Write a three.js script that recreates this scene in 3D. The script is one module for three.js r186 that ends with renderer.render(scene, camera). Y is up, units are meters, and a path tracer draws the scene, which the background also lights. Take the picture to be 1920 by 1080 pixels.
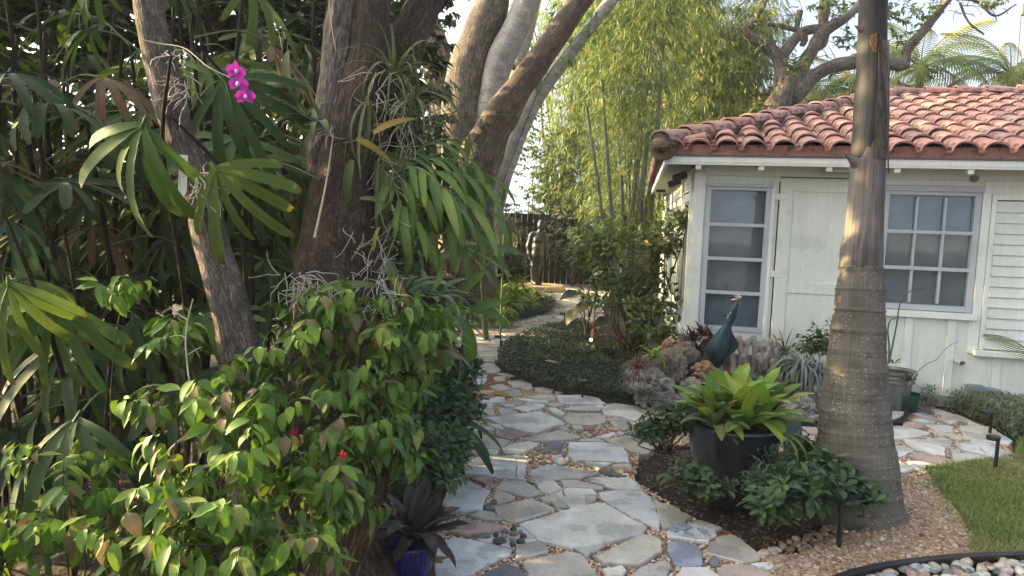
import * as THREE from 'three';
import { mergeGeometries } from 'three/addons/utils/BufferGeometryUtils.js';
import { RoundedBoxGeometry } from 'three/addons/geometries/RoundedBoxGeometry.js';
import { MarchingCubes } from 'three/addons/objects/MarchingCubes.js';

const V = (x, y, z) => new THREE.Vector3(x, y, z), PI = Math.PI, R = (d) => d * PI / 180;
// ---------------------------------------------------------------- camera, sky, sun, exposure
const scene = new THREE.Scene();
const camera = new THREE.PerspectiveCamera(2 * Math.atan(540 / 1387) * 180 / PI, 16 / 9, 0.05, 400);
camera.position.set(0, 1.55, 0);
camera.rotation.order = 'YXZ';
camera.rotation.set(R(-5.27), 0, R(2.0));
camera.updateMatrixWorld(true);
scene.add(camera);
const renderer = new THREE.WebGLRenderer({ antialias: true });
renderer.toneMapping = THREE.LinearToneMapping;
renderer.toneMappingExposure = 4.75;
renderer.shadowMap.enabled = true;
const SUN = V(-0.94, 0.26, -0.20).normalize();
{
  const w = 512, h = 256, d = new Float32Array(w * h * 4), dir = V(0, 0, 0);
  for (let j = 0; j < h; j++) for (let i = 0; i < w; i++) {
    const el = ((j + 0.5) / h - 0.5) * PI, az = ((i + 0.5) / w - 0.5) * 2 * PI;
    dir.set(Math.cos(el) * Math.cos(az), Math.sin(el), Math.cos(el) * Math.sin(az));
    const up = Math.max(0, dir.y), k = Math.pow(1 - up, 2.2), c = Math.max(0, dir.dot(SUN)), glow = 2.0 * Math.pow(c, 2) + 1.6 * Math.pow(c, 12);
    const o = (j * w + i) * 4;
    d[o] = 0.125 + 0.115 * k + glow; d[o + 1] = 0.16 + 0.12 * k + glow * 0.94; d[o + 2] = 0.225 + 0.125 * k + glow * 0.82; d[o + 3] = 1;
    if (dir.y < 0) { d[o] = 0.22; d[o + 1] = 0.2; d[o + 2] = 0.16; }
  }
  const t = new THREE.DataTexture(d, w, h, THREE.RGBAFormat, THREE.FloatType);
  t.mapping = THREE.EquirectangularReflectionMapping; t.magFilter = THREE.LinearFilter; t.minFilter = THREE.LinearFilter; t.needsUpdate = true;
  scene.background = t; scene.environment = t;
}
const sun = new THREE.DirectionalLight(new THREE.Color(1, 0.76, 0.36), 4.8);
sun.position.copy(SUN).multiplyScalar(40); sun.castShadow = true; sun.shadow.mapSize.set(4096, 4096); sun.shadow.bias = -0.0004;
Object.assign(sun.shadow.camera, { left: -22, right: 22, top: 22, bottom: -22, near: 1, far: 90 });
sun.target.position.set(0, 0, -8); sun.position.add(sun.target.position);
scene.add(sun, sun.target);
scene.fog = new THREE.FogExp2(new THREE.Color(0.97, 0.97, 0.93), 0.0014);

// ---------------------------------------------------------------- helpers
let seed = 12345;
const rnd = () => { seed = (seed + 0x6D2B79F5) | 0; let t = Math.imul(seed ^ (seed >>> 15), 1 | seed); t = (t + Math.imul(t ^ (t >>> 7), 61 | t)) ^ t; return ((t ^ (t >>> 14)) >>> 0) / 4294967296; };
const rr = (a, b) => a + (b - a) * rnd(), pick = (a) => a[Math.floor(rnd() * a.length)], reseed = (s) => { seed = s; };
const F = 1387, EYE = camera.position.clone();
const ray = (x, y) => V((x - 960) / F, -(y - 540) / F, -1).applyQuaternion(camera.quaternion);
const G = (x, y, h = 0) => { const d = ray(x, y); return EYE.clone().addScaledVector(d, (h - EYE.y) / d.y); };
const at = (x, y, d) => EYE.clone().addScaledVector(ray(x, y), d);
// noise
const hash3 = (x, y, z) => { let h = Math.imul(x, 374761393) ^ Math.imul(y, 668265263) ^ Math.imul(z, 2147483647 ^ 0x5bd1e995); h = Math.imul(h ^ (h >>> 13), 1274126177); return ((h ^ (h >>> 16)) >>> 0) / 4294967296; };
const sm = (t) => t * t * (3 - 2 * t);
function n3(x, y, z) {
  const X = Math.floor(x), Y = Math.floor(y), Z = Math.floor(z), a = sm(x - X), b = sm(y - Y), c = sm(z - Z);
  const l = (p, q, t) => p + (q - p) * t;
  return l(l(l(hash3(X, Y, Z), hash3(X + 1, Y, Z), a), l(hash3(X, Y + 1, Z), hash3(X + 1, Y + 1, Z), a), b), l(l(hash3(X, Y, Z + 1), hash3(X + 1, Y, Z + 1), a), l(hash3(X, Y + 1, Z + 1), hash3(X + 1, Y + 1, Z + 1), a), b), c);
}
const fbm3 = (x, y, z, o = 4) => { let s = 0, a = 0.5, t = 0; for (let i = 0; i < o; i++) { s += a * n3(x, y, z); t += a; x = x * 2.03 + 7.1; y = y * 2.03 + 3.7; z = z * 2.03 + 1.3; a *= 0.5; } return s / t; };
function pn(x, y, px, py, s) { // tileable value noise
  const X = Math.floor(x), Y = Math.floor(y), a = sm(x - X), b = sm(y - Y), m = (v, p) => ((v % p) + p) % p, l = (p, q, t) => p + (q - p) * t;
  return l(l(hash3(m(X, px), m(Y, py), s), hash3(m(X + 1, px), m(Y, py), s), a), l(hash3(m(X, px), m(Y + 1, py), s), hash3(m(X + 1, px), m(Y + 1, py), s), a), b);
}
const pf = (u, v, fx, fy, s, o = 4) => { let r = 0, a = 0.5, t = 0; for (let i = 0; i < o; i++) { r += a * pn(u * fx, v * fy, fx, fy, s + i); t += a; fx *= 2; fy *= 2; a *= 0.5; } return r / t; };
function tex(w, h, fn, srgb = true, rep = [1, 1]) {
  const d = new Uint8Array(w * h * 4);
  for (let j = 0; j < h; j++) for (let i = 0; i < w; i++) { const c = fn((i + 0.5) / w, (j + 0.5) / h), o = (j * w + i) * 4, k = typeof c === 'number' ? [c, c, c] : c; for (let q = 0; q < 3; q++) d[o + q] = Math.max(0, Math.min(255, k[q] * 255)); d[o + 3] = 255; }
  const t = new THREE.DataTexture(d, w, h); t.wrapS = t.wrapT = THREE.RepeatWrapping; t.magFilter = THREE.LinearFilter; t.minFilter = THREE.LinearMipmapLinearFilter; t.generateMipmaps = true;
  if (srgb) t.colorSpace = THREE.SRGBColorSpace; t.repeat.set(...rep); t.needsUpdate = true; return t;
}
const again = (t, x, y) => { const c = t.clone(); c.repeat.set(x, y); c.needsUpdate = true; return c; };
const lin = (r, g, b) => new THREE.Color().setRGB(r, g, b);
const std = (c, o = {}) => new THREE.MeshStandardMaterial({ color: Array.isArray(c) ? lin(...c) : c, roughness: 0.8, ...o });
const phys = (c, o = {}) => new THREE.MeshPhysicalMaterial({ color: Array.isArray(c) ? lin(...c) : c, roughness: 0.8, ...o });

// objects
const taken = {};
const numbered = (n) => { const k = taken[n] = (taken[n] ?? -1) + 1; return k ? `${n}_${String(k).padStart(3, '0')}` : n; };
const part = (name, geo, mat, parent, label) => { const m = new THREE.Mesh(geo, mat); m.name = name; m.castShadow = m.receiveShadow = true; if (label) m.userData.label = label; parent.add(m); return m; };
function thing(name, label, category, pos, group) {
  const o = new THREE.Group(); o.name = numbered(name); o.position.copy(pos); o.userData = { label, category }; if (group) o.userData.group = group; scene.add(o); return o;
}
function single(name, label, category, geo, mat, group) { const m = part(numbered(name), geo, mat, scene); m.userData = { label, category }; if (group) m.userData.group = group; return m; }
function struct(name, geo, mat, label) { const m = part(numbered(name), geo, mat, scene); m.userData = { kind: 'structure', label, category: name.replace(/_/g, ' ').split(' ').slice(-1)[0] }; return m; }
function copies(name, geo, mat, list, parent) { // stuff that nobody counts: list of [Matrix4, Color]
  const m = new THREE.InstancedMesh(geo, mat, list.length); m.name = name; m.castShadow = m.receiveShadow = true;
  list.forEach(([x, c], i) => { m.setMatrixAt(i, x); if (c) m.setColorAt(i, c); });
  m.userData.kind = 'stuff'; parent.add(m); return m;
}
// frames
const X_ = V(0, 0, 0), Y_ = V(0, 0, 0), Z_ = V(0, 0, 0);
function frame(p, d, n, s, s2) { // y along d, z towards n
  Y_.copy(d).normalize(); X_.crossVectors(Y_, n); if (X_.lengthSq() < 1e-6) X_.set(1, 0, 0.01).cross(Y_); X_.normalize(); Z_.crossVectors(X_, Y_);
  const m = new THREE.Matrix4().makeBasis(X_, Y_, Z_); m.scale(V(s2 ?? s, s, s2 ?? s)); m.setPosition(p); return m;
}
// a leaf along +y, its upper face +z, drooping to -z
function leafGeo({ L = 1, W = 0.3, segs = 5, curl = 0.8, fold = 0.2, kind = 'ovate', stalk = 0, wave = 0, roll = 0 }) {
  const p = [], uv = [], idx = []; let y = stalk, z = 0;
  const prof = { ovate: (t) => Math.pow(Math.sin(PI * Math.pow(t, 0.75)), 0.8), obovate: (t) => Math.pow(Math.sin(PI * Math.pow(t, 1.4)), 0.85) * 0.97 + 0.03 * (1 - t), tongue: (t) => Math.min(1, 0.5 + 1.6 * t) * Math.pow(Math.max(0, 1 - Math.pow(t, 5)), 0.6), strap: (t) => Math.min(1, 0.55 + 2.2 * t) * Math.pow(Math.max(0, 1 - Math.pow(t, 3.2)), 0.75), lance: (t) => Math.pow(Math.sin(PI * Math.pow(t * 0.97 + 0.03, 0.6)), 0.9), blunt: (t) => Math.min(1, 0.35 + 1.9 * t) * (t > 0.97 ? 0.55 : 1) }[kind];
  const ts = []; for (let i = 0; i <= segs; i++) ts.push(i / segs);
  let py = null;
  ts.forEach((t, i) => {
    if (i) { const a = curl * Math.pow((t + ts[i - 1]) / 2, 1.2) , dl = L / segs; y += Math.cos(a) * dl; z -= Math.sin(a) * dl; }
    const w = Math.max(0.004 * L * (i === 0 || i === segs ? 1 : 0), W / 2 * prof(Math.min(0.999, Math.max(0.001, t)))), k = fold * w, tw = wave * Math.sin(t * 9) * w;
    p.push(-w, y, z + k + tw, 0, y, z, w, y, z + k - tw); uv.push(0, t, 0.5, t, 1, t);
    if (i) { const a = (i - 1) * 3, b = i * 3; idx.push(a, a + 1, b, b, a + 1, b + 1, a + 1, a + 2, b + 1, b + 1, a + 2, b + 2); }
  });
  if (stalk) { const b = p.length / 3; p.push(-0.012 * L, 0, 0, 0.012 * L, 0, 0, 0, stalk + 0.02 * L, 0); uv.push(0.5, 0, 0.5, 0, 0.5, 0); idx.push(b, b + 1, b + 2); }
  const g = new THREE.BufferGeometry(); g.setAttribute('position', new THREE.Float32BufferAttribute(p, 3)); g.setAttribute('uv', new THREE.Float32BufferAttribute(uv, 2)); g.setIndex(idx); g.computeVertexNormals(); return g;
}
const leafTex = tex(64, 128, (u, v) => { const m = Math.abs(u - 0.5), vein = Math.pow(0.5 + 0.5 * Math.cos((v * 11 - m * 5) * 2 * PI), 6); return 0.80 + 0.12 * pf(u, v, 4, 8, 5) + 0.10 * Math.exp(-m * m * 900) + 0.05 * vein; });
const leafBump = tex(64, 128, (u, v) => { const m = Math.abs(u - 0.5), vein = Math.pow(0.5 + 0.5 * Math.cos((v * 11 - m * 5) * 2 * PI), 4); return 0.6 - 0.4 * Math.exp(-m * m * 700) - 0.25 * vein; }, false);
const strapTex = tex(64, 128, (u, v) => 0.80 + 0.10 * pf(u, v, 12, 2, 9, 3) + 0.08 * Math.exp(-Math.pow((u - 0.5) * 14, 2)) + 0.06 * pf(u, v, 3, 12, 2));
const fanTex = tex(64, 256, (u, v) => { const k = 0.78 + 0.16 * pf(u, v, 16, 2, 9, 2) + 0.05 * pf(u, v, 3, 12, 2), b = v + 0.10 * pf(u, v, 6, 3, 15, 3) > 1.0 ? 1 : 0, s = pf(u, v, 5, 9, 19, 4) > 0.7 ? 0.85 : 1; return b ? [0.95, 0.72, 0.5] : [k * s, k, k * s]; });
const strapBump = tex(64, 64, (u) => 0.5 + 0.3 * Math.cos(u * 2 * PI * 6), false);
const leafMat = (c, o = {}) => phys(c, { roughness: 0.86, transmission: 0.4, thickness: 0, clearcoat: 0.42, clearcoatRoughness: 0.42, specularIntensity: 0.4, map: leafTex, bumpMap: leafBump, bumpScale: 0.0012, side: THREE.DoubleSide, ...o });
const strapMat = (c, o = {}) => leafMat(c, { map: strapTex, bumpMap: strapBump, bumpScale: 0.0008, ...o });
const tones = (make, cs, o) => cs.map((c) => ({ m: make(c, o), c }));
const WHITE_LEAF = leafMat([1, 1, 1]), WHITE_STRAP = strapMat([1, 1, 1]), WHITE_MATT = leafMat([1, 1, 1], { clearcoat: 0.1, clearcoatRoughness: 0.5 });
// leaves of one thing: xf = [{p,d,n,s,c,g}] in world coordinates; the largest in view become parts
function dress(th, geos, tn, xf, most, { name = 'leaf', rest = 'foliage', base = WHITE_LEAF, jit = 0.4 } = {}) {
  const o = th.position, loc = (x) => { const m = frame(x.p.clone().sub(o), x.d, x.n, x.s, x.w); return m; };
  xf.forEach((x) => { x.key = x.s / Math.max(0.5, x.p.distanceTo(EYE)); x.c ??= Math.floor(rnd() * tn.length); x.g ??= Math.floor(rnd() * geos.length); });
  xf.sort((a, b) => b.key - a.key);
  for (const x of xf.slice(0, most)) { const l = part(name, geos[x.g], tn[x.c].m, th); loc(x).decompose(l.position, l.quaternion, l.scale); }
  const left = xf.slice(most);
  geos.forEach((g, gi) => {
    const list = left.filter((x) => x.g === gi).map((x) => { const k = 1 - jit / 2 + jit * rnd(), c = tn[x.c].c; return [loc(x), lin(c[0] * k, c[1] * k, c[2] * k)]; });
    if (list.length) copies(rest, g, base, list, th);
  });
}
const sph = () => { const z = rr(-1, 1), a = rr(0, 2 * PI), r = Math.sqrt(1 - z * z); return V(r * Math.cos(a), z, r * Math.sin(a)); };
// tapered, noisy limb through points [Vector3, radius]
function limb(pts, { radial = 12, step = 0.05, rough = 0.08, ridges = 0, freq = 6, seedv = 0, cap = true, rings = 0, twist = 0, uvs = 1 } = {}) {
  const c = new THREE.CatmullRomCurve3(pts.map((q) => q[0]), false, 'centripetal'), len = c.getLength(), n = Math.max(2, Math.min(260, Math.ceil(len / step)));
  const fr = c.computeFrenetFrames(n, false), pos = [], uv = [], idx = []; const m = pts.length - 1;
  for (let i = 0; i <= n; i++) {
    const t = i / n, P = c.getPointAt(t), tt = c.getUtoTmapping(t) * m, k = Math.min(m - 1, Math.floor(tt)), f = sm(tt - k), r0 = pts[k][1] + (pts[k + 1][1] - pts[k][1]) * f;
    for (let j = 0; j <= radial; j++) {
      const a = (j % radial) / radial * 2 * PI, ca = Math.cos(a), sa = Math.sin(a), s = t * len;
      let r = r0 * (1 + rough * 2 * (fbm3(ca * freq * 0.35 + seedv, sa * freq * 0.35, s * freq * 0.6, 3) - 0.5));
      if (ridges) { const q = fbm3(ca * freq + seedv + twist * s, sa * freq, s * 2.2, 3); r += ridges * (Math.abs(q - 0.5) * 4 - 0.6); }
      if (rings) r += rings * Math.pow(Math.max(0, Math.cos(s * 2 * PI / 0.11 + 2 * n3(s, 3, seedv))), 14);
      const N = fr.normals[i], B = fr.binormals[i];
      pos.push(P.x + r * (ca * N.x + sa * B.x), P.y + r * (ca * N.y + sa * B.y), P.z + r * (ca * N.z + sa * B.z)); uv.push(j / radial * Math.max(1, Math.round(2 * PI * pts[0][1] * uvs)), s * uvs);
    }
  }
  const q = radial + 1;
  for (let i = 0; i < n; i++) for (let j = 0; j < radial; j++) { const a = i * q + j, b = a + q; idx.push(a, a + 1, b, b, a + 1, b + 1); }
  if (cap) for (const i of [0, n]) { const P = c.getPointAt(i / n), b = pos.length / 3; pos.push(P.x, P.y, P.z); uv.push(0.5, 0.5); for (let j = 0; j < radial; j++) i ? idx.push(i * q + j, i * q + j + 1, b) : idx.push(j + 1, j, b); }
  const g = new THREE.BufferGeometry(); g.setAttribute('position', new THREE.Float32BufferAttribute(pos, 3)); g.setAttribute('uv', new THREE.Float32BufferAttribute(uv, 2)); g.setIndex(idx); g.computeVertexNormals();
  const nn = g.attributes.normal; for (let i = 0; i <= n; i++) { const a = i * q, b = a + radial, x = nn.getX(a) + nn.getX(b), y = nn.getY(a) + nn.getY(b), z = nn.getZ(a) + nn.getZ(b), l = Math.hypot(x, y, z) || 1; nn.setXYZ(a, x / l, y / l, z / l); nn.setXYZ(b, x / l, y / l, z / l); }
  return g;
}
const plx = (list, base) => list.map(([x, y, d, w]) => [at(x, y, d).sub(base), w / 2 / F * d]); // limb points from the photograph's bearings, distances and widths
const tube = (pts, r, radial = 5, step = 0.06) => limb(pts.map((p) => Array.isArray(p) ? p : [p, r]), { radial, step, rough: 0, cap: false });
const box = (x0, x1, y0, y1, z0, z1, bev = 0) => { const g = bev ? new RoundedBoxGeometry(x1 - x0, y1 - y0, z1 - z0, 1, bev) : new THREE.BoxGeometry(x1 - x0, y1 - y0, z1 - z0); g.translate((x0 + x1) / 2, (y0 + y1) / 2, (z0 + z1) / 2); return g; };
function flatUV(g, s = 1) { const p = g.attributes.position, n = g.attributes.normal, uv = new Float32Array(p.count * 2); for (let i = 0; i < p.count; i++) { const ax = Math.abs(n.getX(i)), ay = Math.abs(n.getY(i)), az = Math.abs(n.getZ(i)); const [u, v] = ay > ax && ay > az ? [p.getX(i), p.getZ(i)] : ax > az ? [p.getZ(i), p.getY(i)] : [p.getX(i), p.getY(i)]; uv[2 * i] = u * s; uv[2 * i + 1] = v * s; } g.setAttribute('uv', new THREE.BufferAttribute(uv, 2)); return g; }
const inPoly = (x, z, poly) => { let c = false; for (let i = 0, j = poly.length - 1; i < poly.length; j = i++) { const a = poly[i], b = poly[j]; if ((a.z > z) !== (b.z > z) && x < (b.x - a.x) * (z - a.z) / (b.z - a.z) + a.x) c = !c; } return c; };
const boundsOf = (poly) => [Math.min(...poly.map((p) => p.x)), Math.max(...poly.map((p) => p.x)), Math.min(...poly.map((p) => p.z)), Math.max(...poly.map((p) => p.z))];
function sheet(poly, y, thick = 0.03) { const s = new THREE.Shape(poly.map((p) => new THREE.Vector2(p.x, -p.z))); const g = new THREE.ExtrudeGeometry(s, { depth: thick, bevelEnabled: false }); g.rotateX(-PI / 2); g.translate(0, y - thick, 0); return g; }
const smoothPoly = (pts, n = 6) => new THREE.CatmullRomCurve3(pts, true, 'centripetal').getPoints(pts.length * n).slice(0, -1);
const scatter = (poly, n, fn) => { const [a, b, c, d] = boundsOf(poly); let k = 0, guard = 0; while (k < n && guard++ < n * 40) { const x = rr(a, b), z = rr(c, d); if (inPoly(x, z, poly) && fn(x, z) !== false) k++; } };
// ---------------------------------------------------------------- ground, beds, path
const soilTex = tex(512, 512, (u, v) => { const n = pf(u, v, 6, 6, 1, 6), g = pf(u, v, 90, 90, 4, 2), k = 0.34 + 0.5 * n * (0.6 + 0.8 * g); return [k, k * 0.86, k * 0.72]; }, true, [0.8, 0.8]);
const soilBump = tex(512, 512, (u, v) => pf(u, v, 12, 12, 7, 6), false, [0.8, 0.8]);
const soilM = std([0.105, 0.095, 0.088], { map: soilTex, bumpMap: soilBump, bumpScale: 0.03, roughness: 1 });
const gp = (l) => l.map(([x, y]) => G(x, y));
{
  const g = new THREE.PlaneGeometry(120, 120, 160, 160); g.rotateX(-PI / 2); const p = g.attributes.position;
  for (let i = 0; i < p.count; i++) p.setY(i, -0.055 + 0.012 * fbm3(p.getX(i) * 2, 0, p.getZ(i) * 2));
  g.computeVertexNormals(); flatUV(g); struct('ground', g, soilM, 'dark brown garden soil under the plants');
}
const PATH = [[815, 1110], [800, 1080], [812, 1000], [845, 905], [868, 830], [878, 740], [876, 690], [890, 655], [897, 622], [912, 608], [960, 601], [1030, 587], [1036, 566], [1010, 548], [985, 537], [985, 531], [1130, 531], [1105, 560], [1078, 575], [1066, 594], [1058, 607], [1010, 619], [975, 630], [943, 645], [931, 662], [930, 680], [942, 700], [985, 720], [1045, 738], [1150, 758], [1255, 772], [1300, 780], [1390, 795], [1480, 805], [1560, 803], [1640, 801], [1692, 796], [1703, 778], [1690, 758], [1660, 748], [1665, 742], [1735, 746], [1850, 794], [1898, 826], [1903, 860], [1870, 868], [1800, 880], [1742, 884], [1700, 892], [1640, 900], [1540, 880], [1480, 850], [1440, 830], [1205, 828], [1185, 850], [1190, 895], [1232, 935], [1292, 962], [1368, 990], [1425, 1045], [1460, 1085], [1475, 1110]];
const pathPoly = gp(PATH);
const gravTex = tex(512, 512, (u, v) => { const a = pf(u, v, 64, 64, 3, 2), b = pf(u, v, 110, 110, 8, 1), k = 0.35 + 0.6 * a; return b > 0.55 ? [k * 1.0, k * 0.80, k * 0.62] : [k * 0.92, k * 0.68, k * 0.48]; }, true, [1.3, 1.3]);
const gravBump = tex(512, 512, (u, v) => pf(u, v, 70, 70, 3, 2), false, [1.3, 1.3]);
struct('path', sheet(pathPoly, -0.018, 0.03), std([0.62, 0.58, 0.52], { map: gravTex, bumpMap: gravBump, bumpScale: 0.02, roughness: 1 }), 'winding garden path of irregular pale flagstones bedded in tan pea gravel');
const pathObj = scene.children[scene.children.length - 1];
// stones, traced: [origin x, origin y, scale] of each measuring sheet
const SH = { A: [800, 900, 6], B: [1100, 900, 5.333], C: [840, 740, 6], D: [1020, 720, 5.4], E: [870, 620, 6], G: [1480, 720, 4.364] };
const stoneTex = tex(512, 512, (u, v) => { const s = pf(u, v, 120, 120, 2, 2), b = pf(u, v, 5, 5, 6, 5), c = pf(u, v, 24, 12, 11, 3); return 0.76 + 0.24 * b + 0.12 * (s - 0.5) + 0.10 * (c - 0.5) - (s > 0.80 ? 0.14 : 0) - (b < 0.36 ? 0.07 : 0); }, true, [1.1, 1.1]);
const stoneBump = tex(512, 512, (u, v) => 0.5 * pf(u, v, 10, 10, 6, 5) + 0.5 * pf(u, v, 90, 90, 2, 2), false, [1.1, 1.1]);
const stoneM = (c) => std(c, { map: stoneTex, bumpMap: stoneBump, bumpScale: 0.004, roughness: 0.88 });
const SC = { w: [[0.75, 0.715, 0.645], [0.71, 0.685, 0.63]], b: [[0.68, 0.68, 0.67], [0.71, 0.705, 0.69]], g: [[0.48, 0.46, 0.42], [0.53, 0.51, 0.46]], c: [[0.60, 0.55, 0.46], [0.56, 0.51, 0.44]], t: [[0.50, 0.43, 0.36], [0.52, 0.46, 0.40]], p: [[0.56, 0.40, 0.34], [0.52, 0.39, 0.34]], d: [[0.17, 0.18, 0.20], [0.22, 0.22, 0.24]], s: [[0.34, 0.40, 0.50], [0.36, 0.40, 0.47]], r: [[0.50, 0.24, 0.20], [0.48, 0.22, 0.17]], m: [[0.72, 0.70, 0.67], [0.70, 0.69, 0.66]] };
for (const k in SC) SC[k] = SC[k].map(stoneM);
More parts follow.
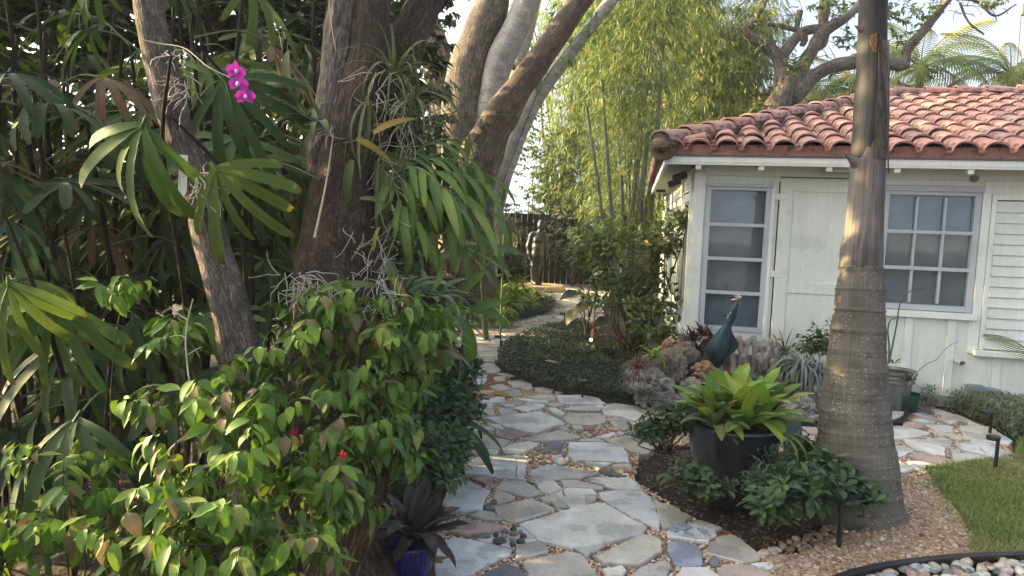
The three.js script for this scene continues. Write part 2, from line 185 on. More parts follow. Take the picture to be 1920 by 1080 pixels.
const ST = [
  ['A', 'b', '290,-30 430,0 700,120 640,230 620,335 400,350 230,330 200,200'], ['A', 'g', '780,100 850,10 950,0 1100,10 1270,130 1260,150 1130,180 970,140'], ['A', 'w', '1225,30 1300,5 1430,5 1530,90 1390,130 1290,110'], ['A', 'g', '760,150 790,115 955,162 985,215 800,250 755,200'],
  ['A', 'c', '770,300 1180,200 1440,320 1040,450 960,455 840,400'], ['A', 'g', '480,400 610,350 740,360 860,440 640,435'], ['A', 'p', '250,560 330,470 420,430 650,470 905,515 800,585 700,575 450,605'], ['A', 'm', '560,640 845,592 905,530 1075,530 1235,670 1005,712 985,758 760,700 590,680'],
  ['A', 'b', '100,740 290,640 560,683 740,722 950,775 930,830 700,920 430,1080 380,1200 130,1200 100,950'], ['A', 'c', '1000,725 1330,712 1370,760 1360,800 1000,890'], ['A', 'w', '1050,500 1450,380 1640,320 1920,262 2002,270 2464,528 2406,612 1800,745 1640,757 1245,658 1085,528'],
  ['A', 'g', '1660,770 1800,757 2010,722 1985,752 1825,838 1770,840'], ['A', 'c', '1090,910 1600,805 1740,830 1780,870 1850,980 1960,1080 1960,1200 1160,1200 1150,1040'], ['A', 'd', '600,1080 860,945 1000,980 1110,1070 1100,1200 560,1200'], ['A', 'd', '660,295 690,258 735,285 720,325 680,325'],
  ['A', 'g', '1290,200 1440,150 1515,213 1420,238 1310,230'], ['A', 'g', '1400,245 1510,228 1565,298 1460,298'], ['A', 'w', '1445,143 1525,108 1570,190 1780,170 1790,285 1625,305 1535,230'], ['A', 'w', '1535,104 1620,90 1860,100 1915,168 1790,162 1578,180'], ['A', 'c', '1798,175 1912,180 1895,238 1800,282'],
  ['B', 'b', '115,122 300,102 560,107 640,170 705,330 735,440 720,488 600,420 470,370 135,160'], ['B', 'c', '660,200 770,240 880,290 1030,360 980,420 780,480 748,440 715,310'], ['B', 'w', '30,8 480,8 550,83 430,103 250,88 130,30'], ['B', 'm', '800,510 900,440 1050,440 1290,500 1300,550 1220,605 1090,600 810,560'],
  ['B', 'c', '1020,428 1130,400 1340,465 1270,493 1080,465'], ['B', 't', '1330,560 1440,535 1560,600 1730,740 1740,780 1560,815 1380,760 1200,720 1220,660'], ['B', 's', '815,612 930,605 1100,652 1145,710 1165,830 1140,850 950,840 870,810 810,700'], ['B', 'c', '90,760 250,690 420,600 560,540 650,560 740,600 750,710 640,770 540,840 330,840 160,820'],
  ['B', 'w', '170,890 350,855 395,900 350,950 210,950'], ['B', 'g', '420,960 560,860 780,800 840,850 790,960 700,1100 450,1100'], ['B', 'w', '930,930 960,870 1200,870 1320,960 1330,1100 900,1100'], ['B', 'p', '1310,890 1370,840 1640,850 1880,960 1860,1100 1400,1100'], ['B', 'b', '1670,840 1840,830 1890,890 1800,885'], ['B', 'd', '1225,800 1270,755 1325,790 1315,840 1240,845'],
  ['C', 'b', '1222,0 1500,0 1680,30 1770,95 1640,104 1330,100 1270,80'], ['C', 'b', '370,70 540,20 640,20 630,70 480,85 400,80'], ['C', 'c', '200,100 510,90 520,230 300,240 180,220'], ['C', 'b', '570,100 740,115 760,130 640,125'], ['C', 'g', '550,150 600,140 780,190 590,215'], ['C', 'b', '740,145 960,85 1090,110 1080,135 890,190'], ['C', 'g', '640,82 720,57 850,72 840,92 730,110'], ['C', 'w', '790,40 1130,72 1110,84 880,67'], ['C', 'c', '890,20 1020,0 1180,10 1205,65 1130,58'], ['C', 'g', '1080,98 1200,80 1330,110 1190,135'], ['C', 'w', '1130,160 1200,145 1320,210 1270,240 1140,180'],
  ['C', 'g', '1290,170 1440,135 1640,118 1720,160 1700,185 1450,180'], ['C', 'b', '1655,117 1750,110 1750,150 1700,152'], ['C', 'w', '400,260 680,230 1030,190 1180,250 1310,320 1180,350 1010,420 860,410 640,340 530,290'], ['C', 'c', '1300,250 1350,215 1700,205 1780,260 1760,310 1600,345 1400,330 1340,300'], ['C', 'b', '230,330 420,350 510,380 320,415 200,390'], ['C', 'w', '450,320 580,335 620,370 600,385 470,345'], ['C', 'p', '540,415 680,375 880,430 860,450 710,495 550,450'], ['C', 'c', '840,490 1010,450 1260,400 1480,460 1470,490 1240,510 1000,510'], ['C', 'c', '230,470 350,440 700,510 600,600 560,605 350,600 220,560'], ['C', 'g', '1230,370 1330,345 1350,385 1290,400'],
  ['C', 'w', '1400,350 1500,350 1520,390 1430,390'], ['C', 'r', '1515,352 1600,352 1650,380 1560,390'], ['C', 'r', '1600,402 1680,430 1640,455'], ['C', 'g', '1540,430 1612,432 1632,458 1570,475'], ['C', 'w', '1680,470 1860,420 1880,450 1790,485'], ['C', 'p', '1780,365 1920,370 1910,400 1830,395'], ['C', 'w', '600,610 730,550 900,520 1030,550 970,590 800,665 640,640'], ['C', 'b', '230,630 480,610 560,625 530,650 330,658'], ['C', 'd', '1070,610 1130,540 1240,515 1290,560 1255,650 1100,630'],
  ['C', 'b', '150,790 330,705 494,690 488,786 160,795'], ['C', 'b', '150,802 488,793 480,903 160,890'], ['C', 'b', '503,690 762,682 762,792 497,787'], ['C', 'b', '497,794 762,799 760,918 488,904'], ['C', 'b', '773,682 872,700 888,750 880,797 773,793'], ['C', 'b', '773,800 880,803 860,930 770,920'], ['C', 'm', '840,672 1000,592 1075,640 1150,655 1360,664 1360,708 1335,740 1290,688 1178,700 1190,760 1240,790 1100,798 912,826 885,745 885,700'],
  ['C', 'c', '1185,703 1288,695 1328,750 1260,778 1198,752'], ['C', 'g', '940,850 1060,812 1230,802 1700,870 1690,890 1500,930 1000,955 930,940'], ['C', 'p', '260,930 500,925 500,1000 420,1010'], ['C', 'g', '1280,960 1450,960 1600,1000 1750,1030 1740,1065 1560,1045 1300,1040'],
  ['D', 'w', '590,240 640,200 720,190 1100,240 1150,260 1200,310 1210,410 1050,390 900,360 780,320 610,300'], ['D', 'b', '1260,290 1430,290 1500,340 1400,370 1290,340'], ['D', 'g', '660,360 720,332 840,362 950,430 1080,450 1050,480 830,470 720,430'], ['D', 'w', '870,382 1000,396 1230,424 1200,450 960,420'], ['D', 'w', '750,480 930,490 950,518 820,518'], ['D', 't', '620,560 780,530 980,530 1060,600 1110,640 1050,700 960,700 800,640 680,600'], ['D', 'b', '245,590 600,592 800,645 850,720 865,790 600,785 330,770 255,720'], ['D', 'w', '510,540 700,482 720,500 650,548'],
  ['D', 'g', '420,790 600,797 690,802 560,860 480,830'], ['D', 't', '680,840 760,812 870,812 880,880 800,880'], ['D', 'd', '550,870 700,880 820,920 800,935 620,910'], ['D', 'w', '450,950 860,950 900,980 990,1070 920,1078 700,1020 560,980'], ['D', 'g', '330,575 420,548 560,552 600,580'],
  ['E', 'c', '110,430 200,360 330,360 420,440 330,470 200,460'], ['E', 't', '150,200 360,190 340,240 200,260'], ['E', 'g', '180,300 340,290 350,345 220,340'], ['E', 'b', '60,480 260,490 240,520 70,530'], ['E', 'c', '340,520 470,510 460,550 360,555'], ['E', 't', '375,472 500,482 575,515 480,518'], ['E', 'b', '60,550 260,540 210,610 80,600'], ['E', 't', '290,620 420,590 550,650 400,670'], ['E', 'c', '480,570 640,550 770,600 560,640'], ['E', 'g', '640,640 760,610 770,640 720,670'], ['E', 't', '780,640 900,640 1010,660 980,700 850,690'], ['E', 'g', '1020,678 1110,690 1060,700'], ['E', 'g', '430,690 620,670 640,720 560,735 440,710'], ['E', 'p', '70,690 330,670 370,700 330,740 80,735'],
  ['G', 'p', '60,350 250,355 230,410 100,415'], ['G', 'w', '90,435 230,460 250,480 150,500'], ['G', 'w', '160,420 260,420 250,450'], ['G', 'w', '560,450 560,370 900,342 1120,390 1150,410 1000,435 880,445'], ['G', 'p', '930,310 1020,310 1130,360 1050,365 930,340'], ['G', 'b', '990,290 1050,278 1190,297 1180,310 1080,315'], ['G', 'c', '1000,240 1120,243 1200,280 1060,268'], ['G', 'w', '1210,280 1290,280 1420,310 1310,325'], ['G', 'w', '1230,245 1370,250 1550,330 1460,320 1330,278'], ['G', 'c', '830,140 950,150 1090,190 1000,190 900,165'], ['G', 'd', '940,195 1040,192 1170,230 1100,238 960,215'], ['G', 'w', '1160,202 1240,212 1330,240 1200,235'], ['G', 'g', '790,112 1000,122 1200,190 1100,180 950,148'],
  ['G', 'b', '1100,320 1220,330 1340,345 1330,390 1220,385'], ['G', 'w', '1390,340 1550,340 1650,350 1820,460 1800,490 1640,470 1450,440'], ['G', 'c', '1180,390 1330,402 1480,450 1400,450 1230,408'], ['G', 'w', '1100,450 1250,435 1340,460 1310,505 1200,480'], ['G', 'w', '930,450 1080,460 1270,520 1270,590 1140,565 1010,525'], ['G', 'b', '1370,490 1490,470 1610,480 1830,570 1830,610 1700,615 1560,575 1420,540'], ['G', 'c', '1330,580 1450,560 1650,600 1640,670 1500,670 1340,620'], ['G', 'p', '960,590 1060,560 1280,610 1270,660 1100,625'], ['G', 'w', '560,480 950,505 1010,540 930,585 600,580'], ['G', 'w', '840,620 900,620 1010,690 960,710 850,730'], ['G', 'w', '970,630 1070,630 1290,690 1130,715 1030,680'], ['G', 'w', '1300,660 1400,645 1470,680 1400,700'], ['G', 'g', '1310,535 1390,530 1400,555 1340,580'], ['G', 'p', '250,520 500,500 520,600 300,600'], ['G', 'w', '270,360 540,365 540,480 280,490'], ['G', 'c', '620,600 820,620 830,730 640,720'],
];
const stonePolys = [];
function stone(poly, mat, name = 'flagstone', parent = pathObj, top = null, thick = 0.05) { // poly: Vector3 list on the ground
  if (THREE.ShapeUtils.area(poly.map((p) => new THREE.Vector2(p.x, -p.z))) < 0) poly = poly.slice().reverse();
  const out = []; poly.forEach((a, i) => { const b = poly[(i + 1) % poly.length], l = a.distanceTo(b), n = Math.max(1, Math.min(14, Math.round(l / 0.045))); for (let k = 0; k < n; k++) { const t = k / n, x = a.x + (b.x - a.x) * t, z = a.z + (b.z - a.z) * t, j = k ? 0.012 : 0.005; out.push(new THREE.Vector2(x + (rnd() - 0.5) * j, -(z + (rnd() - 0.5) * j))); } });
  const bev = Math.min(0.007, Math.sqrt(Math.abs(THREE.ShapeUtils.area(out))) * 0.07);
  const g = new THREE.ExtrudeGeometry(new THREE.Shape(out), { depth: thick, bevelEnabled: true, bevelThickness: bev, bevelSize: bev * 0.8, bevelOffset: -bev * 0.8, bevelSegments: 1 });
  g.rotateX(-PI / 2); const b = new THREE.Box3(); g.computeBoundingBox(); b.copy(g.boundingBox); g.translate(0, (top ?? rr(-0.003, 0.005)) - b.max.y, 0);
  stonePolys.push(poly.map((p) => V(p.x, 0, p.z))); return part(name, g, mat, parent);
}
reseed(77);
for (const [s, c, pts] of ST) { const [ox, oy, k] = SH[s]; stone(pts.split(' ').map((q) => { const [x, y] = q.split(',').map(Number); return G(ox + x / k, oy + y / k); }).map((p, i, l) => { const m = l.reduce((s, v) => s.add(v), V(0, 0, 0)).divideScalar(l.length); return p.clone().add(p.clone().sub(m).normalize().multiplyScalar(c === 'm' ? 0 : 0.006)); }), pick(SC[c])); }
// the farther stretch: cells between random seeds
{
  const far = gp([[876, 652], [897, 622], [912, 608], [960, 601], [1030, 587], [1036, 566], [1010, 548], [985, 537], [990, 531], [1110, 531], [1105, 555], [1078, 572], [1066, 592], [1058, 606], [1010, 618], [975, 629], [943, 644], [931, 656], [928, 664], [878, 664]]);
  const S = []; scatter(far, 130, (x, z) => S.every((q) => Math.hypot(q.x - x, (q.z - z) * 0.8) > 0.26) && S.push(V(x, 0, z)));
  for (const a of S) {
    let cell = [[-1, -1], [1, -1], [1, 1], [-1, 1]].map(([x, z]) => V(a.x + x * 0.6, 0, a.z + z * 0.6));
    const cut = (nx, nz, c) => { const o = []; cell.forEach((p, i) => { const q = cell[(i + 1) % cell.length], dp = p.x * nx + p.z * nz - c, dq = q.x * nx + q.z * nz - c; if (dp <= 0) o.push(p); if ((dp < 0) !== (dq < 0)) { const t = dp / (dp - dq); o.push(V(p.x + (q.x - p.x) * t, 0, p.z + (q.z - p.z) * t)); } }); cell = o; };
    for (const b of S) if (b !== a && a.distanceTo(b) < 1.8) { const nx = b.x - a.x, nz = b.z - a.z, l = Math.hypot(nx, nz); cut(nx / l, nz / l, (nx * (a.x + b.x) / 2 + nz * (a.z + b.z) / 2) / l - 0.022); }
    if (cell.length > 2) stone(cell, pick(SC[pick(['c', 't', 'g', 'p', 'w', 'c', 't'])]));
  }
}
// pebbles set in the mortar slabs, slate slivers
const pebG = (() => { const g = new THREE.IcosahedronGeometry(1, 3), p = g.attributes.position; for (let i = 0; i < p.count; i++) { const k = 1 + 0.25 * (fbm3(p.getX(i) * 1.3 + 5, p.getY(i) * 1.3, p.getZ(i) * 1.3, 2) - 0.5); p.setXYZ(i, p.getX(i) * k, p.getY(i) * k, p.getZ(i) * k); } g.computeVertexNormals(); return g; })();
const pebG2 = new THREE.IcosahedronGeometry(1, 1);
const setIn = (s, list, w) => { const [ox, oy, k] = SH[s]; for (const [x, y, rx, ry, m] of list) { const c = G(ox + x / k, oy + y / k), e = G(ox + (x + rx) / k, oy + y / k), f = G(ox + x / k, oy + (y + ry) / k), o = part('pebble', pebG, m, pathObj); o.position.set(c.x, 0.004, c.z); o.scale.set(c.distanceTo(e), 0.013, c.distanceTo(f)); o.rotation.y = rr(-0.15, 0.15); } };
{
  const k = std([0.025, 0.027, 0.032], { roughness: 0.55 }), br = std([0.16, 0.075, 0.055], { roughness: 0.6 }), gr = std([0.20, 0.19, 0.16], { roughness: 0.7 }), tb = [[0.23, 0.14, 0.085], [0.28, 0.18, 0.11], [0.17, 0.115, 0.085]].map((c) => std(c, { roughness: 0.65 }));
  setIn('A', [[975, 565, 40, 20, k], [778, 628, 28, 27, k], [815, 695, 78, 30, k], [965, 733, 34, 22, k], [1055, 700, 53, 26, k], [1085, 642, 40, 20, k], [880, 593, 44, 20, br], [975, 618, 50, 24, br], [1055, 597, 30, 16, gr], [870, 645, 40, 21, gr], [965, 677, 34, 24, gr], [640, 640, 78, 28, std([0.12, 0.12, 0.12], { roughness: 0.8 })]]);
  setIn('C', [[1010, 617, 48, 22], [935, 643, 27, 20], [885, 670, 50, 16], [1090, 657, 48, 17], [1200, 663, 48, 13], [1310, 680, 28, 20], [935, 707, 34, 24], [1015, 673, 52, 12], [1050, 707, 36, 28], [1130, 707, 32, 27], [932, 755, 34, 26], [998, 742, 22, 16], [1062, 773, 48, 22], [1148, 762, 44, 24], [968, 808, 54, 22]].map((a) => [...a, pick(tb)]));
  const sl = SC.s; for (const pts of ['905,455 1040,490 1058,488 960,442', '860,490 965,520 1035,497 905,472', '818,515 890,535 918,526 852,497', '970,540 1058,573 1068,560 1000,532', '1100,495 1200,573 1238,573 1212,527']) { const [ox, oy, q] = SH.B; stone(pts.split(' ').map((z) => { const [x, y] = z.split(',').map(Number); return G(ox + x / q, oy + y / q); }), pick(sl), 'slate_sliver', pathObj, 0.013, 0.02); }
}
// pea gravel in the joints
{
  reseed(5); const boxes = stonePolys.map((p) => [p, boundsOf(p)]), onStone = (x, z) => boxes.some(([p, b]) => x > b[0] && x < b[1] && z > b[2] && z < b[3] && inPoly(x, z, p));
  const cols = [[0.50, 0.36, 0.23], [0.62, 0.50, 0.37], [0.38, 0.25, 0.15], [0.66, 0.58, 0.47], [0.42, 0.22, 0.12], [0.30, 0.24, 0.19]], list = [];
  const add = (poly, n, r0, r1, y, skip) => scatter(poly, n, (x, z) => { if (skip && onStone(x, z)) return; const r = rr(r0, r1), m = new THREE.Matrix4().compose(V(x, y + rr(-0.003, 0.004), z), new THREE.Quaternion().setFromEuler(new THREE.Euler(rr(-0.5, 0.5), rr(0, 6), rr(-0.5, 0.5))), V(r * rr(0.8, 1.5), r * 0.6, r)), c = pick(cols), k = rr(0.75, 1.15); list.push([m, lin(c[0] * k, c[1] * k, c[2] * k)]); });
  const near = gp([[800, 1100], [815, 1000], [850, 905], [870, 830], [878, 740], [980, 725], [1260, 775], [1400, 800], [1480, 810], [1692, 800], [1720, 750], [1860, 800], [1900, 850], [1720, 890], [1540, 880], [1440, 835], [1205, 830], [1190, 895], [1300, 965], [1430, 1050], [1470, 1100]]);
  add(near, 42000, 0.0045, 0.0085, -0.017, true);
  const o = copies('pea_gravel', pebG2, std([1, 1, 1], { roughness: 0.75 }), list, scene); o.userData = { kind: 'stuff', label: 'tan pea gravel filling the joints between the flagstones', category: 'gravel' };
}
// gravel ribbon by the palm, with river stones and edging
const gravelPoly = gp([[1660, 905], [1700, 895], [1745, 886], [1762, 922], [1802, 962], [1818, 1000], [1812, 1043], [1740, 1051], [1640, 1069], [1590, 1083], [1560, 1110], [1440, 1110], [1455, 1080], [1425, 1045], [1500, 1038], [1570, 1010], [1640, 985], [1690, 960]]);
struct('gravel_strip', sheet(gravelPoly, -0.012, 0.04), std([0.5, 0.42, 0.36], { map: gravTex, bumpMap: gravBump, bumpScale: 0.02, roughness: 1 }), 'tan gravel strip curving round the palm trunk beside the lawn');
{
  reseed(9); const cols = [[0.25, 0.155, 0.09], [0.31, 0.21, 0.13], [0.34, 0.25, 0.165], [0.20, 0.115, 0.07], [0.42, 0.34, 0.25], [0.28, 0.18, 0.11]], list = [];
  const put = (n, r0, r1, y) => scatter(gravelPoly, n, (x, z) => { const r = rr(r0, r1), c = pick(cols), k = rr(0.75, 1.1); list.push([new THREE.Matrix4().compose(V(x, y + rr(-0.004, 0.008), z), new THREE.Quaternion().setFromEuler(new THREE.Euler(rr(-0.6, 0.6), rr(0, 6), rr(-0.6, 0.6))), V(r * rr(0.9, 1.6), r * rr(0.5, 0.8), r)), lin(c[0] * k, c[1] * k, c[2] * k)]); });
  put(19000, 0.0045, 0.0098, -0.006); put(900, 0.009, 0.015, -0.002);
  const bed = gp([[1420, 1045], [1500, 1040], [1600, 1000], [1660, 975], [1600, 960], [1540, 985], [1440, 1020]]); scatter(bed, 260, (x, z) => { const r = rr(0.006, 0.018), c = pick(cols), k = rr(0.7, 1.05); list.push([new THREE.Matrix4().compose(V(x, -0.025, z), new THREE.Quaternion().setFromEuler(new THREE.Euler(rr(-0.6, 0.6), rr(0, 6), 0)), V(r * 1.3, r * 0.8, r)), lin(c[0] * k, c[1] * k, c[2] * k)]); });
  { const edge = new THREE.CatmullRomCurve3(gp([[1745, 886], [1762, 922], [1802, 962], [1820, 1000], [1813, 1043]])); for (let i = 0; i < 900; i++) { const p = edge.getPoint(rnd()), r = rr(0.004, 0.010), c = pick(cols), k = rr(0.7, 1.1), s = (rnd() + rnd() - 1) * 0.10 * (0.5 + fbm3(p.x * 9, 2, p.z * 9)); list.push([new THREE.Matrix4().compose(V(p.x + s, -0.003 + rr(0, 0.006), p.z + rr(-0.03, 0.03)), new THREE.Quaternion().setFromEuler(new THREE.Euler(rr(-0.6, 0.6), rr(0, 6), 0)), V(r * 1.3, r * 0.8, r)), lin(c[0] * k, c[1] * k, c[2] * k)]); } }
  const o = copies('tan_gravel', pebG2, std([1, 1, 1], { roughness: 0.75 }), list, scene); o.userData = { kind: 'stuff', label: 'small tan pebbles covering the strip beside the palm', category: 'gravel' };
}
const edging = (pts, h, name, label, y0 = -0.05, w = 0.012) => { // a thin upstanding strip
  const c = new THREE.CatmullRomCurve3(pts, false, 'centripetal'), n = pts.length * 10, P = [], I = [];
  for (let i = 0; i <= n; i++) { const p = c.getPointAt(i / n), t = c.getTangentAt(i / n), s = V(-t.z, 0, t.x).multiplyScalar(w); for (const [k, y] of [[1, y0], [1, h * 0.7], [1.7, h * 0.72], [1.7, h], [-1.7, h], [-1.7, h * 0.72], [-1, h * 0.7], [-1, y0]]) P.push(p.x + s.x * k, y, p.z + s.z * k); }
  for (let i = 0; i < n; i++) for (let k = 0; k < 7; k++) { const a = i * 8 + k, b = a + 8; I.push(a, b, a + 1, a + 1, b, b + 1); }
  let g = new THREE.BufferGeometry(); g.setAttribute('position', new THREE.Float32BufferAttribute(P, 3)); g.setIndex(I); g = g.toNonIndexed(); g.computeVertexNormals(); return single(name, label, 'edging', g, blackPlastic);
};
const blackPlastic = std([0.012, 0.012, 0.014], { roughness: 0.45, side: THREE.DoubleSide });
edging(gp([[1540, 1105], [1590, 1083], [1640, 1070], [1700, 1060], [1780, 1051], [1850, 1047], [1925, 1045], [2050, 1046]]), 0.022, 'garden_edging', 'black plastic garden edging in front of the river stones');
{
  const bedP = gp([[1545, 1110], [1600, 1085], [1650, 1073], [1710, 1063], [1790, 1054], [1925, 1049], [2060, 1049], [2100, 1180], [1540, 1180]]);
  const bed = struct('river_stone_bed', sheet(bedP, -0.03, 0.03), soilM, 'bed of smooth river stones inside the black edging'); bed.userData.category = 'stone bed';
  reseed(21); const ms = [[0.60, 0.52, 0.43], [0.50, 0.40, 0.31], [0.62, 0.58, 0.52], [0.42, 0.28, 0.20], [0.36, 0.36, 0.37], [0.55, 0.45, 0.37], [0.17, 0.18, 0.20], [0.66, 0.62, 0.55]].map((c) => std(c, { roughness: 0.6, map: stoneTex })), put = [];
  scatter(bedP, 290, (x, z) => { const r = rr(0.019, 0.033); let y = -0.015; for (const q of put) { const d = Math.hypot(q.x - x, q.z - z); if (d < 0.028) return false; } put.push({ x, z }); const o = part('river_stone', pebG, pick(ms), bed); o.position.set(x, y + rr(0, 0.014), z); o.scale.set(r * rr(1, 1.5), r * 0.72, r * rr(0.8, 1)); o.rotation.set(rr(-0.3, 0.3), rr(0, 6), rr(-0.3, 0.3)); });
  for (const [x, y, r, c] of [[1433, 1040, 0.03, 1], [1448, 1035, 0.026, 5], [1462, 1050, 0.034, 3], [1456, 1032, 0.022, 1], [1490, 1055, 0.024, 3], [1512, 1062, 0.02, 1]]) { const o = part('river_stone', pebG, ms[c], bed), p = G(x, y); o.position.set(p.x, 0.002, p.z); o.scale.set(r * 1.2, r * 0.75, r * 0.85); o.rotation.y = rr(0, 6); }
}
// mulch and litter on the dark soil round the pot
{
  reseed(41); const poly = gp([[1190, 850], [1210, 832], [1300, 825], [1440, 835], [1540, 885], [1640, 905], [1680, 960], [1560, 1010], [1430, 1042], [1370, 988], [1295, 960], [1235, 933], [1195, 895]]), fl = leafGeo({ W: 0.4, segs: 2, curl: 0.6, fold: 0.2 }), list = [], cs = [[0.10, 0.07, 0.05], [0.16, 0.11, 0.075], [0.06, 0.05, 0.04], [0.22, 0.16, 0.11]];
  scatter(poly, 4200, (x, z) => { const a = rr(0, 6.28), c = pick(cs), k = rr(0.6, 1.2); list.push([frame(V(x, rr(-0.05, -0.032), z), V(Math.cos(a), rr(-0.3, 0.4), Math.sin(a)), V(rr(-0.5, 0.5), 1, rr(-0.5, 0.5)), rr(0.012, 0.04)), lin(c[0] * k, c[1] * k, c[2] * k)]); });
  const o = copies('mulch', fl, std([1, 1, 1], { roughness: 1, side: THREE.DoubleSide }), list, scene); o.userData = { kind: 'stuff', label: 'dark brown mulch and leaf litter on the soil round the black pot', category: 'mulch' };
}
// lawn
{
  const lawn = gp([[1742, 884], [1800, 880], [1872, 868], [1903, 860], [1905, 835], [1960, 812], [2300, 815], [3400, 900], [3400, 1044], [1925, 1044], [1812, 1044], [1822, 1000], [1803, 960], [1764, 920]]);
  struct('lawn', sheet(lawn, -0.008, 0.04), std([0.12, 0.12, 0.055], { map: soilTex, bumpMap: soilBump, bumpScale: 0.02, roughness: 1 }), 'short green lawn at the right edge');
  reseed(31); const bl = leafGeo({ L: 1, W: 0.11, segs: 3, curl: 0.9, fold: 0.15, kind: 'lance' }), list = [];
  const near = gp([[1735, 880], [1905, 852], [1912, 825], [2000, 815], [2010, 1048], [1808, 1048], [1818, 1000], [1797, 958], [1757, 918]]);
  const cs = [[0.23, 0.35, 0.055], [0.28, 0.40, 0.065], [0.34, 0.44, 0.09], [0.48, 0.44, 0.19], [0.18, 0.29, 0.05]];
  const blade = (x, z) => { const patch = fbm3(x * 2.6, 3, z * 2.6), c = patch < 0.46 && rnd() < 0.6 ? cs[3] : pick(cs), k = rr(0.7, 1.15), a = rr(0, 2 * PI), t = rr(0.1, 0.75); list.push([frame(V(x, -0.012, z), V(Math.cos(a) * t, 1, Math.sin(a) * t), V(-Math.cos(a), 0.2, -Math.sin(a)), rr(0.025, 0.062) * (0.5 + 0.9 * patch), 0.045), lin(c[0] * k, c[1] * k, c[2] * k)]); };
  scatter(near, 52000, (x, z) => { blade(x, z); });
  scatter(gp([[1640, 900], [1720, 888], [1760, 930], [1790, 955], [1745, 950], [1715, 905]]), 0, () => {});
  for (const [px, py, n] of [[1838, 872, 60], [1760, 888, 90], [1795, 878, 60], [1880, 868, 80], [1785, 955, 120], [1808, 985, 90], [1770, 925, 120], [1818, 1030, 60], [1850, 850, 40]]) { const c = G(px, py); for (let i = 0; i < n; i++) blade(c.x + rr(-0.09, 0.09), c.z + rr(-0.09, 0.09)); }
  const o = copies('grass', bl, WHITE_MATT, list, scene); o.userData = { kind: 'stuff', label: 'short green grass blades of the lawn', category: 'grass' };
}
// ---------------------------------------------------------------- cottage
const paintTex = tex(512, 512, (u, v) => { const n = pf(u, v, 5, 5, 21, 5), f = pf(u, v, 60, 6, 23, 3), s = pf(u, v, 40, 40, 29, 3); const k = 0.90 + 0.10 * n + 0.05 * (f - 0.5) - (s > 0.80 && n < 0.45 ? 0.06 : 0) - (n < 0.30 ? 0.03 : 0); return [k, k, k * 0.985]; }, true, [0.7, 0.7]);
const paintBump = tex(256, 256, (u, v) => 0.6 * pf(u, v, 90, 3, 31, 2) + 0.4 * pf(u, v, 12, 12, 33, 4), false, [1.2, 1.2]);
const paint = std([0.77, 0.78, 0.71], { map: paintTex, bumpMap: paintBump, bumpScale: 0.0008, roughness: 0.62 });
const trimP = std([0.80, 0.81, 0.76], { map: paintTex, bumpMap: paintBump, bumpScale: 0.0008, roughness: 0.55 });
const greyFrame = std([0.50, 0.53, 0.57], { map: paintTex, bumpMap: paintBump, bumpScale: 0.0008, roughness: 0.5 });
const screenM = std([0.16, 0.18, 0.20], { roughness: 0.75, bumpMap: tex(128, 128, (u, v) => 0.5 + 0.25 * Math.cos(u * 2 * PI * 32) + 0.25 * Math.cos(v * 2 * PI * 32), false, [6, 6]), bumpScale: 0.001, map: tex(128, 128, (u, v) => 0.75 + 0.3 * pf(u, v, 3, 6, 40, 4), true, [1.5, 1.5]) });
const glassM = phys([0.93, 0.96, 0.97], { roughness: 0.03, transmission: 1, thickness: 0, ior: 1.5 });
const H0 = V(1.706, 0, -7.117);
const house = thing('cottage', 'low cream cottage with red barrel tile roof and grey framed windows', 'house', H0);
house.rotation.y = -R(13);
const hb = (name, b, m, parent = house, bev = 0) => part(name, flatUV(box(...b, bev)), m, parent);
const TOP = 2.14;
// front wall pieces round the openings (local x along the front, z outward)
const wallP = new THREE.Group(); wallP.name = 'front_wall'; house.add(wallP);
for (const b of [[0.0, 0.115, 0, TOP, -0.1, 0], [0.115, 0.70, 0, 0.56, -0.1, -0.001], [0.115, 0.70, 1.955, TOP, -0.1, -0.001], [0.70, 1.665, 0, TOP, -0.1, -0.002], [1.665, 2.456, 0, 0.855, -0.1, -0.003], [1.665, 2.456, 1.95, TOP, -0.1, -0.003], [2.456, 5.6, 0, TOP, -0.1, -0.002]]) part('wall_panel', flatUV(box(...b)), paint, wallP);
hb('corner_board', [-0.004, 0.10, 0.5, 2.05, 0, 0.022], trimP, house, 0.004); hb('corner_base', [-0.03, 0.03, 0.47, 0.53, -0.01, 0.035], trimP, house, 0.004);
hb('frieze_board', [0.1, 5.5, 2.035, 2.13, 0.0, 0.016], trimP); hb('frieze_batten', [0.1, 5.5, 1.985, 2.03, 0.0, 0.01], trimP);
